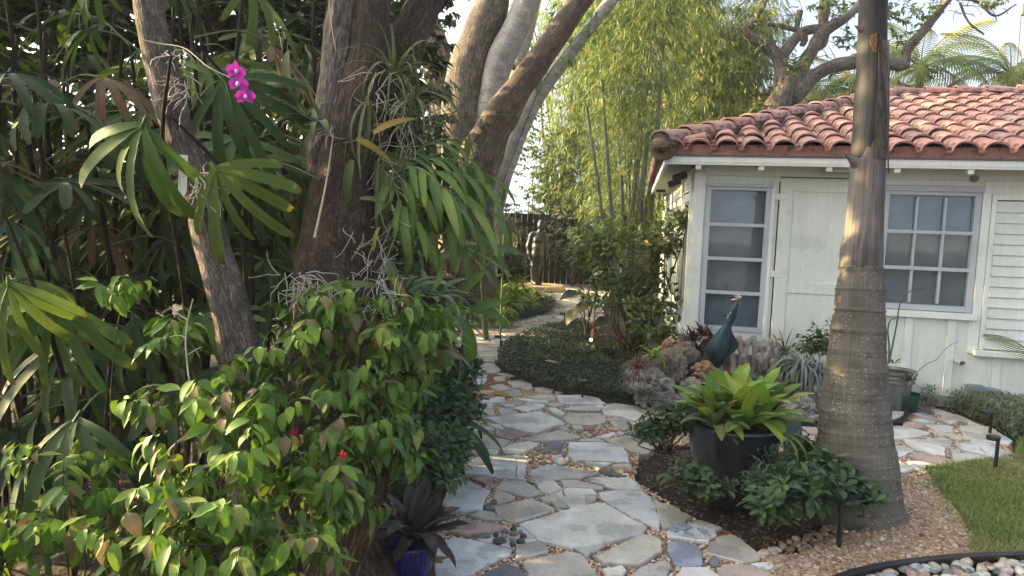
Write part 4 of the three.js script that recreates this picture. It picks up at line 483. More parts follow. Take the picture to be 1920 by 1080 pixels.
pl([[890, 590, 12.60, 66], [900, 480, 12.60, 56], [908, 330, 12.60, 50], [916, 210, 12.60, 52], [935, 120, 12.60, 52], [975, 35, 12.60, 48], [1010, -60, 12.60, 40], [1060, -260, 12.60, 24]], {});
pl([[870, 590, 12.96, 120], [872, 420, 12.96, 100], [868, 260, 12.78, 84], [878, 140, 12.78, 80], [905, 60, 12.78, 74], [930, -20, 12.78, 60], [960, -220, 12.78, 40]], { ridges: 0.012, freq: 4 }, barkGrey);
pl([[850, 420, 13.68, 70], [838, 250, 13.68, 64], [820, 120, 13.68, 58], [790, 20, 13.68, 56], [760, -120, 13.68, 40]], { ridges: 0.008 }, barkGrey);
pl([[900, 560, 14.04, 42], [925, 360, 14.22, 34], [948, 230, 14.40, 30], [975, 110, 14.40, 26], [1000, 10, 14.40, 24], [1030, -150, 14.40, 18]], {});
pl([[955, 250, 14.22, 26], [985, 215, 14.22, 34], [1000, 195, 14.22, 30], [1008, 180, 14.22, 6]], { rough: 0.3 }, barkGrey);
{
  const [xf] = clusters([ell(0.8, 8.2, -11.5, 2.2, 1.1, 2.2), ell(3.0, 8.6, -12.5, 1.8, 1.0, 2.0), ell(-1.6, 8.0, -12.5, 2.2, 1.2, 2.2)], 240, 7, 0.13); dress(pale, GEO.small, tones(leafMat, [[0.08, 0.14, 0.03], [0.11, 0.18, 0.035]]), xf, 0, { rest: 'crown' });
  // climbing leaves on the stems
  const xv = []; const vine = thing('climbing_vine', 'round leaved vine climbing the thin pale stem above the path', 'vine', paleBase); const vt = [];
  for (const [x, y, d] of [[1050, 25, 13.14], [1095, 30, 13.14], [1085, 60, 13.14], [1065, 95, 13.14], [1050, 120, 13.14], [1100, 70, 13.14], [1015, 175, 13.14], [995, 200, 13.14], [1040, 60, 12.96], [1060, 15, 12.96], [1010, 150, 12.96], [1120, 30, 13.14], [965, 130, 13.14], [985, 165, 13.14]]) { const c = at(x, y, d); vt.push(c); for (let i = 0; i < 9; i++) xv.push({ p: c.clone().add(sph().multiplyScalar(0.2)), d: V(rr(-1, 1), rr(-1, 0.3), rr(-1, 1)), n: V(rr(-0.5, 0.5), 0.7, 1), s: rr(0.11, 0.18) }); }
  dress(vine, GEO.ovate, tones(leafMat, [[0.10, 0.20, 0.04], [0.15, 0.27, 0.05]]), xv, 120, {}); part('stem', tube([at(940, 350, 13.14), at(990, 220, 13.14), at(1015, 160, 13.14), at(1060, 95, 13.14), at(1120, 25, 13.14)].map((p) => p.sub(paleBase)), 0.008), twigM, vine);
}
// --- crooked tree behind the cottage roof
reseed(170);
{
  const b = at(1455, 300, 15.6); b.y = 0; const t = thing('crooked_tree', 'crooked grey barked tree with sparse leaves behind the cottage roof', 'tree', b), D = 15.6;
  const L = (l, r) => part('branch', limb(l.map(([x, y, w, dd = 0]) => [at(x, y, D + dd).sub(b), w / 2 / F * D]), { radial: 20, step: 0.09, rough: 0.18, ridges: r ?? 0.02, freq: 4, seedv: l[0][0] % 13 }), barkGrey, t);
  part('trunk', limb([[V(0, -0.1, 0), 0.34], ...plx([[1440, 300, D, 52], [1450, 215, D, 48], [1470, 178, D, 46], [1478, 150, D, 36]], b)], { radial: 26, step: 0.09, rough: 0.15, ridges: 0.03, freq: 4 }), barkGrey, t);
  L([[1466, 185, 34], [1465, 150, 28], [1462, 115, 25], [1445, 92, 24], [1416, 73, 22], [1396, 60, 18], [1410, 44, 16], [1428, 15, 14], [1440, -40, 10]]); L([[1475, 185, 36], [1490, 160, 30], [1500, 132, 27], [1520, 98, 25], [1543, 60, 24], [1580, 38, 18], [1612, 8, 14], [1650, -40, 10]]); L([[1462, 112, 22], [1480, 86, 20], [1505, 60, 18], [1542, 52, 17]]);
  L([[1480, 185, 38], [1500, 168, 32], [1530, 140, 26], [1570, 122, 24], [1616, 117, 23], [1660, 115, 23], [1693, 123, 22], [1700, 95, 19], [1728, 62, 17], [1765, 15, 15], [1790, -15, 12], [1830, -80, 8]]); L([[1543, 60, 14], [1545, 20, 22], [1552, -30, 20]]); L([[1500, 60, 9], [1470, 50, 10], [1440, 46, 7]], 0.005); L([[1505, 58, 14], [1508, 80, 13], [1500, 85, 4]], 0.01); L([[1525, 95, 10], [1545, 85, 9], [1555, 60, 6], [1575, 40, 5]], 0.004); L([[1785, -5, 8], [1830, 2, 6], [1865, 30, 4], [1905, 8, 3]], 0); L([[1800, 5, 5], [1815, 40, 4], [1845, 65, 3]], 0); L([[1500, 20, 12], [1495, 60, 9], [1510, 85, 5]], 0.003);
  const tw = []; for (let i = 0; i < 90; i++) { const [x, y] = pick([[1440, 60], [1480, 30], [1520, 60], [1560, 30], [1600, 60], [1720, 60], [1780, 10], [1830, 20], [1870, 20], [1530, 120], [1570, 100], [1640, 90], [1400, 30]]); const p = at(x + rr(-30, 30), y + rr(-20, 20), D + rr(-0.6, 0.6)), q = p.clone().add(V(rr(-0.5, 0.5), rr(-0.3, 0.4), rr(-0.4, 0.4))); tw.push(tube([[p.sub(b), 0.012], [q.clone().sub(b).add(V(rr(-0.1, 0.1), 0.05, 0)).lerp(p, 0.5), 0.009], [q.sub(b), 0.004]], 0, 4, 0.12)); }
  part('twigs', mergeGeometries(tw), barkGrey, t);
  const bl = [[1560, 20, 34], [1590, 75, 22], [1720, 40, 26], [1690, 75, 22], [1740, 12, 30], [1500, 120, 30], [1545, 130, 24], [1420, 115, 26], [1430, 170, 30], [1480, 135, 20], [1600, 10, 26], [1400, 20, 30], [1860, 5, 24], [1690, 20, 24], [1640, 25, 30], [1540, 5, 22], [1420, 200, 26], [1380, 120, 22]].map(([x, y, r]) => blobAt(x, y, D + rr(-0.8, 0.8), r, 0.8)); const [xf] = clusters(bl, 13, 7, 0.13, { shell: 0.2, droop: 0.4 });
  dress(t, GEO.ovate.slice(0, 2), tones(leafMat, [[0.11, 0.19, 0.035], [0.16, 0.26, 0.045], [0.21, 0.28, 0.05], [0.09, 0.15, 0.03]]), xf, 60);
}
// --- feather palms beyond the roof
reseed(190);
const featherG = [0, 1, 2].map((k) => { const g = [], L = 1.7, n = 26; const pos = (t) => V(0, L * Math.sin(t * 1.25) / 1.25, -L * (0.25 + 0.14 * k) * t * t * 1.5); for (let i = 3; i < n; i++) for (const s of [-1, 1]) { const t = i / n, l = 0.55 * Math.sin(PI * (0.12 + 0.86 * t)) + 0.06, q = leafGeo({ L: l, W: 0.035, segs: 3, curl: 1.0 + 0.3 * k, fold: 0.3, kind: 'lance' }); const tan = pos(t + 0.01).sub(pos(t)).normalize(); q.applyMatrix4(frame(pos(t), V(s * 1.0, 0, 0).addScaledVector(tan, 0.75).add(V(0, 0, -0.1)), V(0, 0.4, 1), 1)); g.push(q); } g.push(tube([[V(0, -0.35, 0.06), 0.02], [pos(0), 0.018], [pos(0.3), 0.014], [pos(0.6), 0.01], [pos(1), 0.004]], 0, 5, 0.12)); return mergeGeometries(g); });
const palmTones = [[0.17, 0.25, 0.045], [0.28, 0.33, 0.05], [0.36, 0.36, 0.06]].map((c) => strapMat(c));
[[1725, 128, 17.5, 1.15, 'sunlit feathery palm whose crown shows just right of the palm trunk above the roof'], [1895, 140, 17, 1.0, 'sunlit yellow green palm crown at the right edge above the roof'], [1600, 170, 18.5, 1.0, 'feathery palm crown behind the roof just left of the palm trunk'], [1530, 190, 19, 0.9, 'low feathery palm crown right of the crooked tree fork'], [1405, 225, 19, 0.9, 'feathery palm crown left of the crooked tree behind the hip']].forEach(([x, y, d, s, label]) => {
  const c = at(x, y, d), b = V(c.x, 0, c.z), t = thing('feather_palm', label, 'palm', b, 'palms behind the cottage'); part('trunk', limb([[V(0, 0, 0), 0.13], [V(0.1, c.y * 0.5, 0), 0.1], [V(0, c.y, 0), 0.08]], { radial: 14, rings: 0.006, step: 0.06 }), barkGrey, t);
  for (let i = 0; i < 18; i++) { const a = i * 2.4 + rr(-0.2, 0.2), el = 0.1 + 1.2 * (i / 18), m = part('frond', pick(featherG), pick(palmTones), t), dir = V(Math.cos(a) * Math.cos(el), Math.sin(el), Math.sin(a) * Math.cos(el)); frame(V(0, c.y, 0), dir, UP.clone().addScaledVector(dir, -dir.y).add(V(0, 0.01, 0)), s * rr(0.8, 1.1)).decompose(m.position, m.quaternion, m.scale); }
});
// --- bamboo
reseed(200);
const culmM = std([0.10, 0.12, 0.04], { roughness: 0.5 }), culmD = std([0.10, 0.105, 0.05], { roughness: 0.55 });
const bamT = tones(strapMat, [[0.18, 0.28, 0.07], [0.24, 0.34, 0.07], [0.32, 0.38, 0.06], [0.15, 0.24, 0.07], [0.42, 0.40, 0.07]]);
[[1050, 19.8, 8, 0.75, 'sparse bamboo clump with bright gaps beside the leaning pale stems'], [1128, 19.4, 9, 1.0, 'tall green bamboo clump left of the dark leaning culms'], [1178, 14.6, 8, 1.0, 'tall bamboo clump with dark leaning culms beside the cottage eave'], [1255, 17.5, 8, 1.1, 'dense bamboo clump directly above the corner of the roof'], [1325, 17.2, 8, 1.1, 'dense bamboo clump behind the lower end of the roof hip'], [1390, 18.2, 7.2, 0.6, 'rightmost bamboo clump next to the crooked tree']].forEach(([px, d, h, dens, label], ci) => {
  const b = at(px, 450, d); b.y = 0; const t = thing('bamboo_clump', label, 'bamboo', b, 'bamboo behind the cottage'), xf = [];
  for (let k = 0; k < 8; k++) {
    const a = rr(0, 6.28), o = V(Math.cos(a) * rr(0, 0.35), 0, Math.sin(a) * rr(0, 0.35)), lean = V(rr(-0.9, 0.9), 0, rr(-0.8, 0.8)), H = h * rr(0.75, 1.1);
    const P = [0, 0.3, 0.6, 0.85, 1].map((q) => o.clone().add(V(lean.x * q * q * 1.4, H * q * (1 - 0.08 * q), lean.z * q * q * 1.4))); const cv = new THREE.CatmullRomCurve3(P); const R0 = rr(0.014, 0.024);
    part('culm', limb(P.map((p, i) => [p, R0 * (1 - 0.18 * i)]), { radial: 8, step: 0.12, rough: 0, rings: 0 }), k % 3 ? culmM : culmD, t);
    const n = Math.round(400 * dens); for (let i = 0; i < n; i++) {
      const q = Math.pow(rr(0.02, 1), 0.8), p = cv.getPoint(0.14 + 0.86 * q), a2 = rr(0, 6.28), reach = rr(0.15, 0.95) * (0.7 + 0.5 * (1 - q)), dir = V(Math.cos(a2), rr(-0.15, 0.35), Math.sin(a2)), e = p.clone().add(b).addScaledVector(dir, reach); e.y -= reach * reach * 0.45;
      for (let j = 0; j < 6; j++) xf.push({ p: e.clone().add(V(rr(-0.1, 0.1), rr(-0.14, 0.04), rr(-0.1, 0.1))), d: V(dir.x * 0.5 + rr(-0.6, 0.6), -rr(0.15, 1.1), dir.z * 0.5 + rr(-0.6, 0.6)), n: V(rr(-0.6, 0.6), 0.8, rr(-0.6, 0.6)), s: rr(0.12, 0.21) });
    }
  }
  dress(t, GEO.bamboo, bamT, xf, 30, { base: WHITE_STRAP });
});
{ const b = at(1050, 450, 22.5); b.y = 0; const t = shrub('canopy_tree', 'bright leafy tree filling the gap between the pale stems and the bamboo', 'tree', b, [ell(b.x, 4.6, b.z, 1.9, 1.5, 1.2), ell(b.x - 0.8, 6.6, b.z, 1.7, 1.4, 1.2), ell(b.x + 0.6, 8.2, b.z, 1.6, 1.3, 1.2), ell(b.x + 0.3, 2.9, b.z, 1.8, 1.0, 1.0)], 150, 7, 0.15, GEO.small, bamT, 0, { shell: 0.2, stems: 14, r: 0.05 }); }
{ // dark culms leaning together by the eave
  const t = thing('bamboo_stand', 'dark leaning bamboo culms bunched at the rear corner of the cottage', 'bamboo', G(1175, 560)); const D = 13.6;
  for (const [x0, x1, y1, w] of [[1160, 1128, 150, 8], [1170, 1165, 330, 9], [1178, 1195, 300, 10], [1186, 1215, 250, 13], [1196, 1222, 340, 12], [1150, 1100, 200, 7], [1205, 1245, 60, 9]]) part('culm', limb([[at(x0, 560, D).sub(t.position), w / 2 / F * D], [at((x0 * 2 + x1) / 3, 430, D).sub(t.position), w / 2 / F * D], [at(x1, y1, D + 0.4).sub(t.position), w / 2.6 / F * D]], { radial: 8, rough: 0, step: 0.1 }), culmD, t);
}
// --- neighbour's house, fence and dark shrubs at the back
{
  const b = at(1330, 450, 27); b.y = 0; const t = thing('neighbour_house', 'white neighbouring house glimpsed through the bamboo', 'house', b); t.rotation.y = -0.25; const wm = std([0.78, 0.77, 0.74], { map: paintTex });
  part('wall', flatUV(box(-3.4, 3.6, 0, 5.6, -3, 0)), wm, t); const g = new THREE.ConeGeometry(5.6, 1.5, 4, 1); g.rotateY(PI / 4); g.scale(1, 1, 0.62); g.translate(0.1, 6.36, -1.5); part('roof', flatUV(g), clay[1], t); for (const x of [-2, 0.2, 2.2]) for (const y of [1, 3.6]) { const w = part('window', flatUV(box(x - 0.5, x + 0.5, y, y + 1.2, 0, 0.03)), greyFrame, t); part('pane', box(x - 0.43, x + 0.43, y + 0.07, y + 1.13, 0.031, 0.04), std([0.05, 0.06, 0.07], { roughness: 0.1 }), w); }
  const w2 = thing('garden_wall', 'low white boundary wall with a coral coping behind the bamboo', 'wall', at(1215, 440, 21).setY(0)); part('wall_body', flatUV(box(-2.2, 2.5, 0, 1.75, -0.15, 0)), wm, w2); part('coping', flatUV(box(-2.25, 2.55, 1.751, 1.86, -0.2, 0.05)), std([0.52, 0.27, 0.18], { map: clayTex }), w2);
}
reseed(220);
{
  const f = thing('wooden_fence', 'dark brown board fence behind the statue', 'fence', V(0.8, 0, -18.4)); const fm = [[0.06, 0.045, 0.034], [0.075, 0.056, 0.042], [0.052, 0.04, 0.031]].map((c) => bark(c, { bumpScale: 0.004 })), pg = flatUV(box(-0.07, 0.07, 0, 1.75, -0.012, 0.012, 0.003), 1.5);
  for (let i = 0; i < 58; i++) { const m = part('board', pg, pick(fm), f); m.position.set(-4.2 + i * 0.146, -0.04 + rr(-0.01, 0.01), rr(-0.003, 0.003)); } for (const y of [0.35, 1.4]) part('rail', flatUV(box(-4.3, 4.4, y, y + 0.08, -0.06, -0.016)), fm[2], f);
}
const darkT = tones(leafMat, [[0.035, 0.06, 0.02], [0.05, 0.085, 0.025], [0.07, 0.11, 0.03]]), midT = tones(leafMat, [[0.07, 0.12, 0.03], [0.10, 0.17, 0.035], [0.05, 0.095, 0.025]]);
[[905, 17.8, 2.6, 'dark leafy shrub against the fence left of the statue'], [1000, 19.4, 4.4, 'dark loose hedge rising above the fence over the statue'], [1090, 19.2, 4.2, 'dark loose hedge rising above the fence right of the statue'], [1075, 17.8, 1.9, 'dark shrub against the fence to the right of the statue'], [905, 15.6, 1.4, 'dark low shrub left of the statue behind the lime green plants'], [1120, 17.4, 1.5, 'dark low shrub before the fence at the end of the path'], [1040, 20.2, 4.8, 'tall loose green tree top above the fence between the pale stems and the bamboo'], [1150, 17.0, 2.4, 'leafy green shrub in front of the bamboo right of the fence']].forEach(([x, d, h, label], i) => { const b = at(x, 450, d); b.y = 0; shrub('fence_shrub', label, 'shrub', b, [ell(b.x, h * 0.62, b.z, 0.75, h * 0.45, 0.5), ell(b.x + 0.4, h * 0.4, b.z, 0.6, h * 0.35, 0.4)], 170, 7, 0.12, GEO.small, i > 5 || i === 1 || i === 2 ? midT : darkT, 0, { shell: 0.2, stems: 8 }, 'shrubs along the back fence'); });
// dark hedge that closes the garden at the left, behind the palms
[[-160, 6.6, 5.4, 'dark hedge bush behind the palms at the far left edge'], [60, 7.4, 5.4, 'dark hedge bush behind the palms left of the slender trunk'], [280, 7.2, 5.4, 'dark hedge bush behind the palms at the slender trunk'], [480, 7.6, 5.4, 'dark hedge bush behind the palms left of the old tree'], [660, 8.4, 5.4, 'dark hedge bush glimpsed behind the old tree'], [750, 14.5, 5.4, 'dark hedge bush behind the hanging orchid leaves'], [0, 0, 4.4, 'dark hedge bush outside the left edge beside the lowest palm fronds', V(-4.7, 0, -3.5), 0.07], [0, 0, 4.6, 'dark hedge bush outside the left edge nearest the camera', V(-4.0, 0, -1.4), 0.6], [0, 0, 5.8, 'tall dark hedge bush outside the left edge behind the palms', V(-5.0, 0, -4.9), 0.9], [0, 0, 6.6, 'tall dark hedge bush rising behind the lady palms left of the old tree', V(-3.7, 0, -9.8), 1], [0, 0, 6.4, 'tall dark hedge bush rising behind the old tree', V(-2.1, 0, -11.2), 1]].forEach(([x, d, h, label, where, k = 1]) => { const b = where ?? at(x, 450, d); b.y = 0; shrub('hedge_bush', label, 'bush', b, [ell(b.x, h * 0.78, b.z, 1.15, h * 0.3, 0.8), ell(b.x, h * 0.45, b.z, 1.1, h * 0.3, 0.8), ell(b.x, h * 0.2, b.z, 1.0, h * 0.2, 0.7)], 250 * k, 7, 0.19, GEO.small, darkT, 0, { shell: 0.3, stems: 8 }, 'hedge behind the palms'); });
// ---------------------------------------------------------------- lady palms
reseed(300);
const fanG = [[8, 1.25, 0.75], [7, 1.1, 1.1], [9, 1.35, 0.5], [6, 0.95, 1.3], [8, 1.2, 0.95]].map(([n, spread, curl]) => { const g = []; for (let i = 0; i < n; i++) { const a = (i / (n - 1) - 0.5) * 2 * spread + rr(-0.05, 0.05), q = leafGeo({ L: rr(0.35, 0.46) * (1 - 0.15 * Math.abs(a)), W: rr(0.031, 0.048), segs: 7, curl: curl * rr(0.7, 1.3), fold: 0.22, kind: 'blunt' }); q.rotateY(rr(-0.35, 0.35)); q.rotateX(rr(-0.2, 0.12)); q.rotateZ(-a); g.push(q); } g.push(tube([[V(0, -0.03, 0), 0.006], [V(0, 0.02, 0), 0.006]], 0, 5, 0.02)); return mergeGeometries(g); });
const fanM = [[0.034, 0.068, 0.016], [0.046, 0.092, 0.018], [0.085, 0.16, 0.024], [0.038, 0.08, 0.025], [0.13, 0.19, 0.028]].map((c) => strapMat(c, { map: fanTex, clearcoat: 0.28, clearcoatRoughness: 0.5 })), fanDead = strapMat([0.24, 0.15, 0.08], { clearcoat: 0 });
const caneM = bark([0.10, 0.075, 0.05], { bumpScale: 0.01 });
function fan(t, p, dir, n, s, m, g) { const o = part('frond', g ?? pick(fanG), m ?? pick(fanM), t); frame(p.clone().sub(t.position), dir, n, s).decompose(o.position, o.quaternion, o.scale); return o; }
function ladyPalm(label, x, d, h, n, canes = 4) {
  const b = at(x, 500, d); b.y = 0; const t = thing('lady_palm', label, 'palm', b, 'lady palms in the dark thicket'), tops = [], pet = [];
  for (let k = 0; k < canes; k++) { const o = V(rr(-0.3, 0.3), 0, rr(-0.25, 0.25)), H = h * rr(0.7, 1), l = V(rr(-0.25, 0.25), 0, rr(-0.2, 0.2)), P = [o, o.clone().add(l.clone().multiplyScalar(0.4)).setY(H * 0.5), o.clone().add(l).setY(H)]; tops.push(P); part('cane', limb(P.map((p, i) => [p, 0.017 - 0.003 * i]), { radial: 8, step: 0.06, rough: 0.2, freq: 20 }), caneM, t); }
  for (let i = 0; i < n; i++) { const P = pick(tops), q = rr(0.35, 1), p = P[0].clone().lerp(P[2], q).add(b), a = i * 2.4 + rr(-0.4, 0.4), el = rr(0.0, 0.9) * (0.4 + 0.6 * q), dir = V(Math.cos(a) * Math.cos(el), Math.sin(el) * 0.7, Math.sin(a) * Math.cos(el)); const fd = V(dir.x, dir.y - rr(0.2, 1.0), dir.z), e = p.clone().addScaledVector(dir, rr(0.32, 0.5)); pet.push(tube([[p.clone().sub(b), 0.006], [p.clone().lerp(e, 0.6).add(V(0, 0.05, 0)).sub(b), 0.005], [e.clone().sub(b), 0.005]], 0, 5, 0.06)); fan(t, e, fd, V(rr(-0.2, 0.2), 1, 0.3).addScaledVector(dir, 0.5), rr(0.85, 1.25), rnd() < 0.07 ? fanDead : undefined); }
  part('petioles', mergeGeometries(pet), greenStem, t); return t;
}
[['lady palm filling the dark left edge of the picture', -70, 3.5, 2.3, 20], ['tall lady palm behind the leftmost drooping fronds', 60, 4.1, 3.0, 22], ['lady palm left of the slender trunk, its fronds over dead brown leaves', 170, 3.8, 2.4, 20], ['tall lady palm directly behind the slender trunk', 270, 4.4, 3.1, 22], ['lady palm behind the purple orchid flowers', 390, 4.1, 2.7, 22], ['tall lady palm between the slender trunk and the old tree', 460, 4.8, 3.2, 22], ['lady palm against the left side of the old tree', 540, 4.5, 2.9, 20], ['rear lady palm showing in the gaps at the upper left', 130, 5.4, 3.4, 18], ['rear lady palm showing in the gaps right of the slender trunk', 340, 5.5, 3.4, 18], ['rear lady palm showing beside the old tree', 520, 5.8, 3.4, 18], ['lady palm outside the left edge reaching into the picture', -170, 4.4, 3.2, 18], ['low lady palm with sunlit leaf tips at the left edge', 0, 3.1, 1.25, 13], ['low lady palm with drooping fronds above the red flowered shrub', 190, 3.15, 1.1, 12], ['lady palm glimpsed behind the hanging orchid leaves', 770, 5.6, 2.1, 14], ['low lady palm beside the path hedge', 700, 4.3, 0.6, 5]].forEach((a) => ladyPalm(...a));
{ // the two fronds that stand out beside the slender trunk, and those below
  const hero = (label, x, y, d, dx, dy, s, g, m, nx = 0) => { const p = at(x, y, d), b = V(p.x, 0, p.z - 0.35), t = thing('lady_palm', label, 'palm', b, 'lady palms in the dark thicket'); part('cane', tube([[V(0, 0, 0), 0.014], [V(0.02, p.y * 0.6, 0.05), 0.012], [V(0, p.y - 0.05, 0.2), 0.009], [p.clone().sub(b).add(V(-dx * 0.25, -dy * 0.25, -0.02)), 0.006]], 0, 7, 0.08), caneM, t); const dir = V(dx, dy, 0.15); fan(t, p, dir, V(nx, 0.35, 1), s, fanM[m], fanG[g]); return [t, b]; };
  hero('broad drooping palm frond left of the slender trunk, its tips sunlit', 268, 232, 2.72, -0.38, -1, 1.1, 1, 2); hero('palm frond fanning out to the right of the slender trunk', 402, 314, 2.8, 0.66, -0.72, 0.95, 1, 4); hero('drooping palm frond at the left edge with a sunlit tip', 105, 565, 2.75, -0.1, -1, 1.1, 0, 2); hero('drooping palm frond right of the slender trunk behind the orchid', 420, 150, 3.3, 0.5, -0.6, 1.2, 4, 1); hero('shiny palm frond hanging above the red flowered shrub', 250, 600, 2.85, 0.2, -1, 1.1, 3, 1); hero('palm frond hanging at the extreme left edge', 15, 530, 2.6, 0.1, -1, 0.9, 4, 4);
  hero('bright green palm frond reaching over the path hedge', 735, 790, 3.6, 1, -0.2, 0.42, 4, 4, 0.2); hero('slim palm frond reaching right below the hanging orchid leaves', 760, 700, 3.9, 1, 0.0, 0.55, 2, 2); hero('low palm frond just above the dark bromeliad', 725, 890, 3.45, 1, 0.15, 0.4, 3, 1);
}
// ---------------------------------------------------------------- red flowered shrubs in front
reseed(330);
const puffT = tones(leafMat, [[0.115, 0.235, 0.022], [0.155, 0.29, 0.026], [0.22, 0.35, 0.03], [0.09, 0.18, 0.03], [0.28, 0.34, 0.055], [0.25, 0.18, 0.08]]);
puffT.push(puffT[0], puffT[1], puffT[1], puffT[2], puffT[3]);
const red = std([0.55, 0.02, 0.06], { roughness: 0.8 });
[['red flowered shrub sprawling across the bottom left corner', [120, 1150, 2.4], [[110, 950, 2.35, 120, 0.7, 0.7], [20, 1020, 2.2, 110, 0.8, 0.8], [260, 1050, 2.1, 120, 0.8, 0.9], [130, 860, 2.5, 70, 0.6, 0.4]]], ['red flowered shrub with sunlit yellow leaves below the slender trunk', [400, 1150, 2.5], [[380, 760, 2.55, 110, 0.9, 0.8], [470, 850, 2.4, 130, 0.9], [360, 930, 2.25, 110, 0.9], [450, 1010, 2.1, 130], [330, 620, 2.75, 50, 0.7, 0.25], [230, 540, 2.8, 45, 0.5, 0.25]]], ['red flowered shrub growing up against the old tree trunk', [640, 1120, 2.9], [[560, 690, 2.8, 120, 0.9], [680, 620, 2.9, 90, 0.8], [760, 620, 2.95, 80, 0.8], [640, 770, 2.75, 110, 0.9], [700, 720, 2.9, 100, 0.8], [800, 650, 3.1, 60, 0.8, 0.7], [590, 610, 2.95, 70, 0.7, 0.7]]], ['red flowered shrub covering the foot of the old tree', [590, 1150, 2.6], [[600, 860, 2.55, 100, 0.8], [690, 830, 2.75, 80, 0.9], [540, 950, 2.35, 100, 0.8, 0.8], [640, 940, 2.6, 50, 0.7, 0.5], [560, 1040, 2.3, 60, 0.7, 0.4]]]].forEach(([label, [bx, by, bd], bl], i) => {
  const b = at(bx, by, bd); b.y = 0; const t = shrub('powderpuff_shrub', label, 'shrub', b, bl.map((q) => blobAt(...q)), 21, 8, 0.08, GEO.ovate, puffT, 290, { droop: 1.1, twig: 0.1, shell: 0.0, stems: 22, r: 0.0045, wood: twigM }, 'red flowered shrubs in the left foreground');
  const fl = { 0: [], 1: [], 2: [[710, 645, 2.8], [551, 812, 2.62]], 3: [[642, 855, 2.42], [555, 830, 2.35]] }[i]; for (const [x, y, d] of fl) { const g = []; for (let k = 0; k < 34; k++) { const u = sph(); g.push(tube([[V(0, 0, 0), 0.0012], [u.clone().multiplyScalar(0.012), 0.001], [u.multiplyScalar(rr(0.016, 0.022)), 0.0008]], 0, 3, 0.01)); } const f = part('flower', mergeGeometries(g), red, t); f.position.copy(at(x, y, d).sub(b)); }
});
{ // bare pale twigs of the shrub
  const b = at(360, 1130, 2.5); b.y = 0; const t = thing('bare_twig', 'bare pale twig standing up left of the slender trunk', 'twig', b); const w = (l, r) => part('branch', tube(l.map(([x, y, d = 2.6], i) => [at(x, y, d).sub(b), r * (1 - i / l.length * 0.6)]), 0, 6, 0.03), paleTwig, t);
  w([[355, 1010], [360, 760], [352, 690], [348, 640], [352, 600], [362, 560]], 0.004); w([[350, 635], [335, 628], [318, 632]], 0.003); w([[352, 600], [335, 590], [318, 575]], 0.003); w([[352, 665], [368, 655], [380, 650]], 0.002); w([[275, 930], [310, 855], [345, 820], [375, 810]], 0.006); w([[50, 1070, 2.3], [110, 1040, 2.3], [170, 1018, 2.3], [225, 1003, 2.3]], 0.006);
}
// ---------------------------------------------------------------- epiphytes on the old tree
reseed(360);
const orchT = tones(strapMat, [[0.15, 0.26, 0.05], [0.20, 0.32, 0.055], [0.12, 0.21, 0.05], [0.27, 0.36, 0.065]]), airT = tones(strapMat, [[0.14, 0.19, 0.05], [0.19, 0.24, 0.07], [0.10, 0.15, 0.045], [0.25, 0.25, 0.08]]);
function rosette(xf, c, n, L, tilt, { spin = 0, lean = V(0, 0, 0), flat = 0 } = {}) { for (let i = 0; i < n; i++) { const a = i * 2.39996 + spin + rr(-0.2, 0.2), f = i / n, te = tilt[0] + (tilt[1] - tilt[0]) * f + rr(-0.12, 0.12), rad = V(Math.cos(a), 0, Math.sin(a)), d = rad.clone().multiplyScalar(Math.sin(te)).addScaledVector(UP, Math.cos(te)).add(lean); xf.push({ p: c.clone().addScaledVector(rad, 0.012), d, n: UP.clone().multiplyScalar(Math.sin(te) + 0.05).addScaledVector(rad, -Math.cos(te)), s: L * rr(0.75, 1.15) }); } }
const rootsOf = (t, list) => { const g = list.map((l) => tube(l, 0, 4, 0.03)); if (g.length) part('aerial_roots', mergeGeometries(g), rootM, t); };
const wires = (x, y, d, n, rx, ry, len) => { const o = []; for (let i = 0; i < n; i++) { const p = at(x + rr(-rx, rx), y + rr(-ry, ry), d + rr(-0.06, 0.03)), pts = [[p, 0.0022]]; let q = p.clone(), v = V(rr(-1, 1), rr(-1.2, 0.3), rr(-0.3, 0.6)); for (let k = 0; k < 4; k++) { v.add(V(rr(-0.7, 0.7), rr(-0.7, 0.4), rr(-0.4, 0.4))).normalize(); q = q.clone().addScaledVector(v, len / 4 * rr(0.6, 1.3)); pts.push([q, 0.0022 - 0.0003 * k]); } o.push(pts); } return o; };
const localRoots = (t, l) => rootsOf(t, l.map((w) => w.map(([p, r]) => [p.clone().sub(t.position), r])));
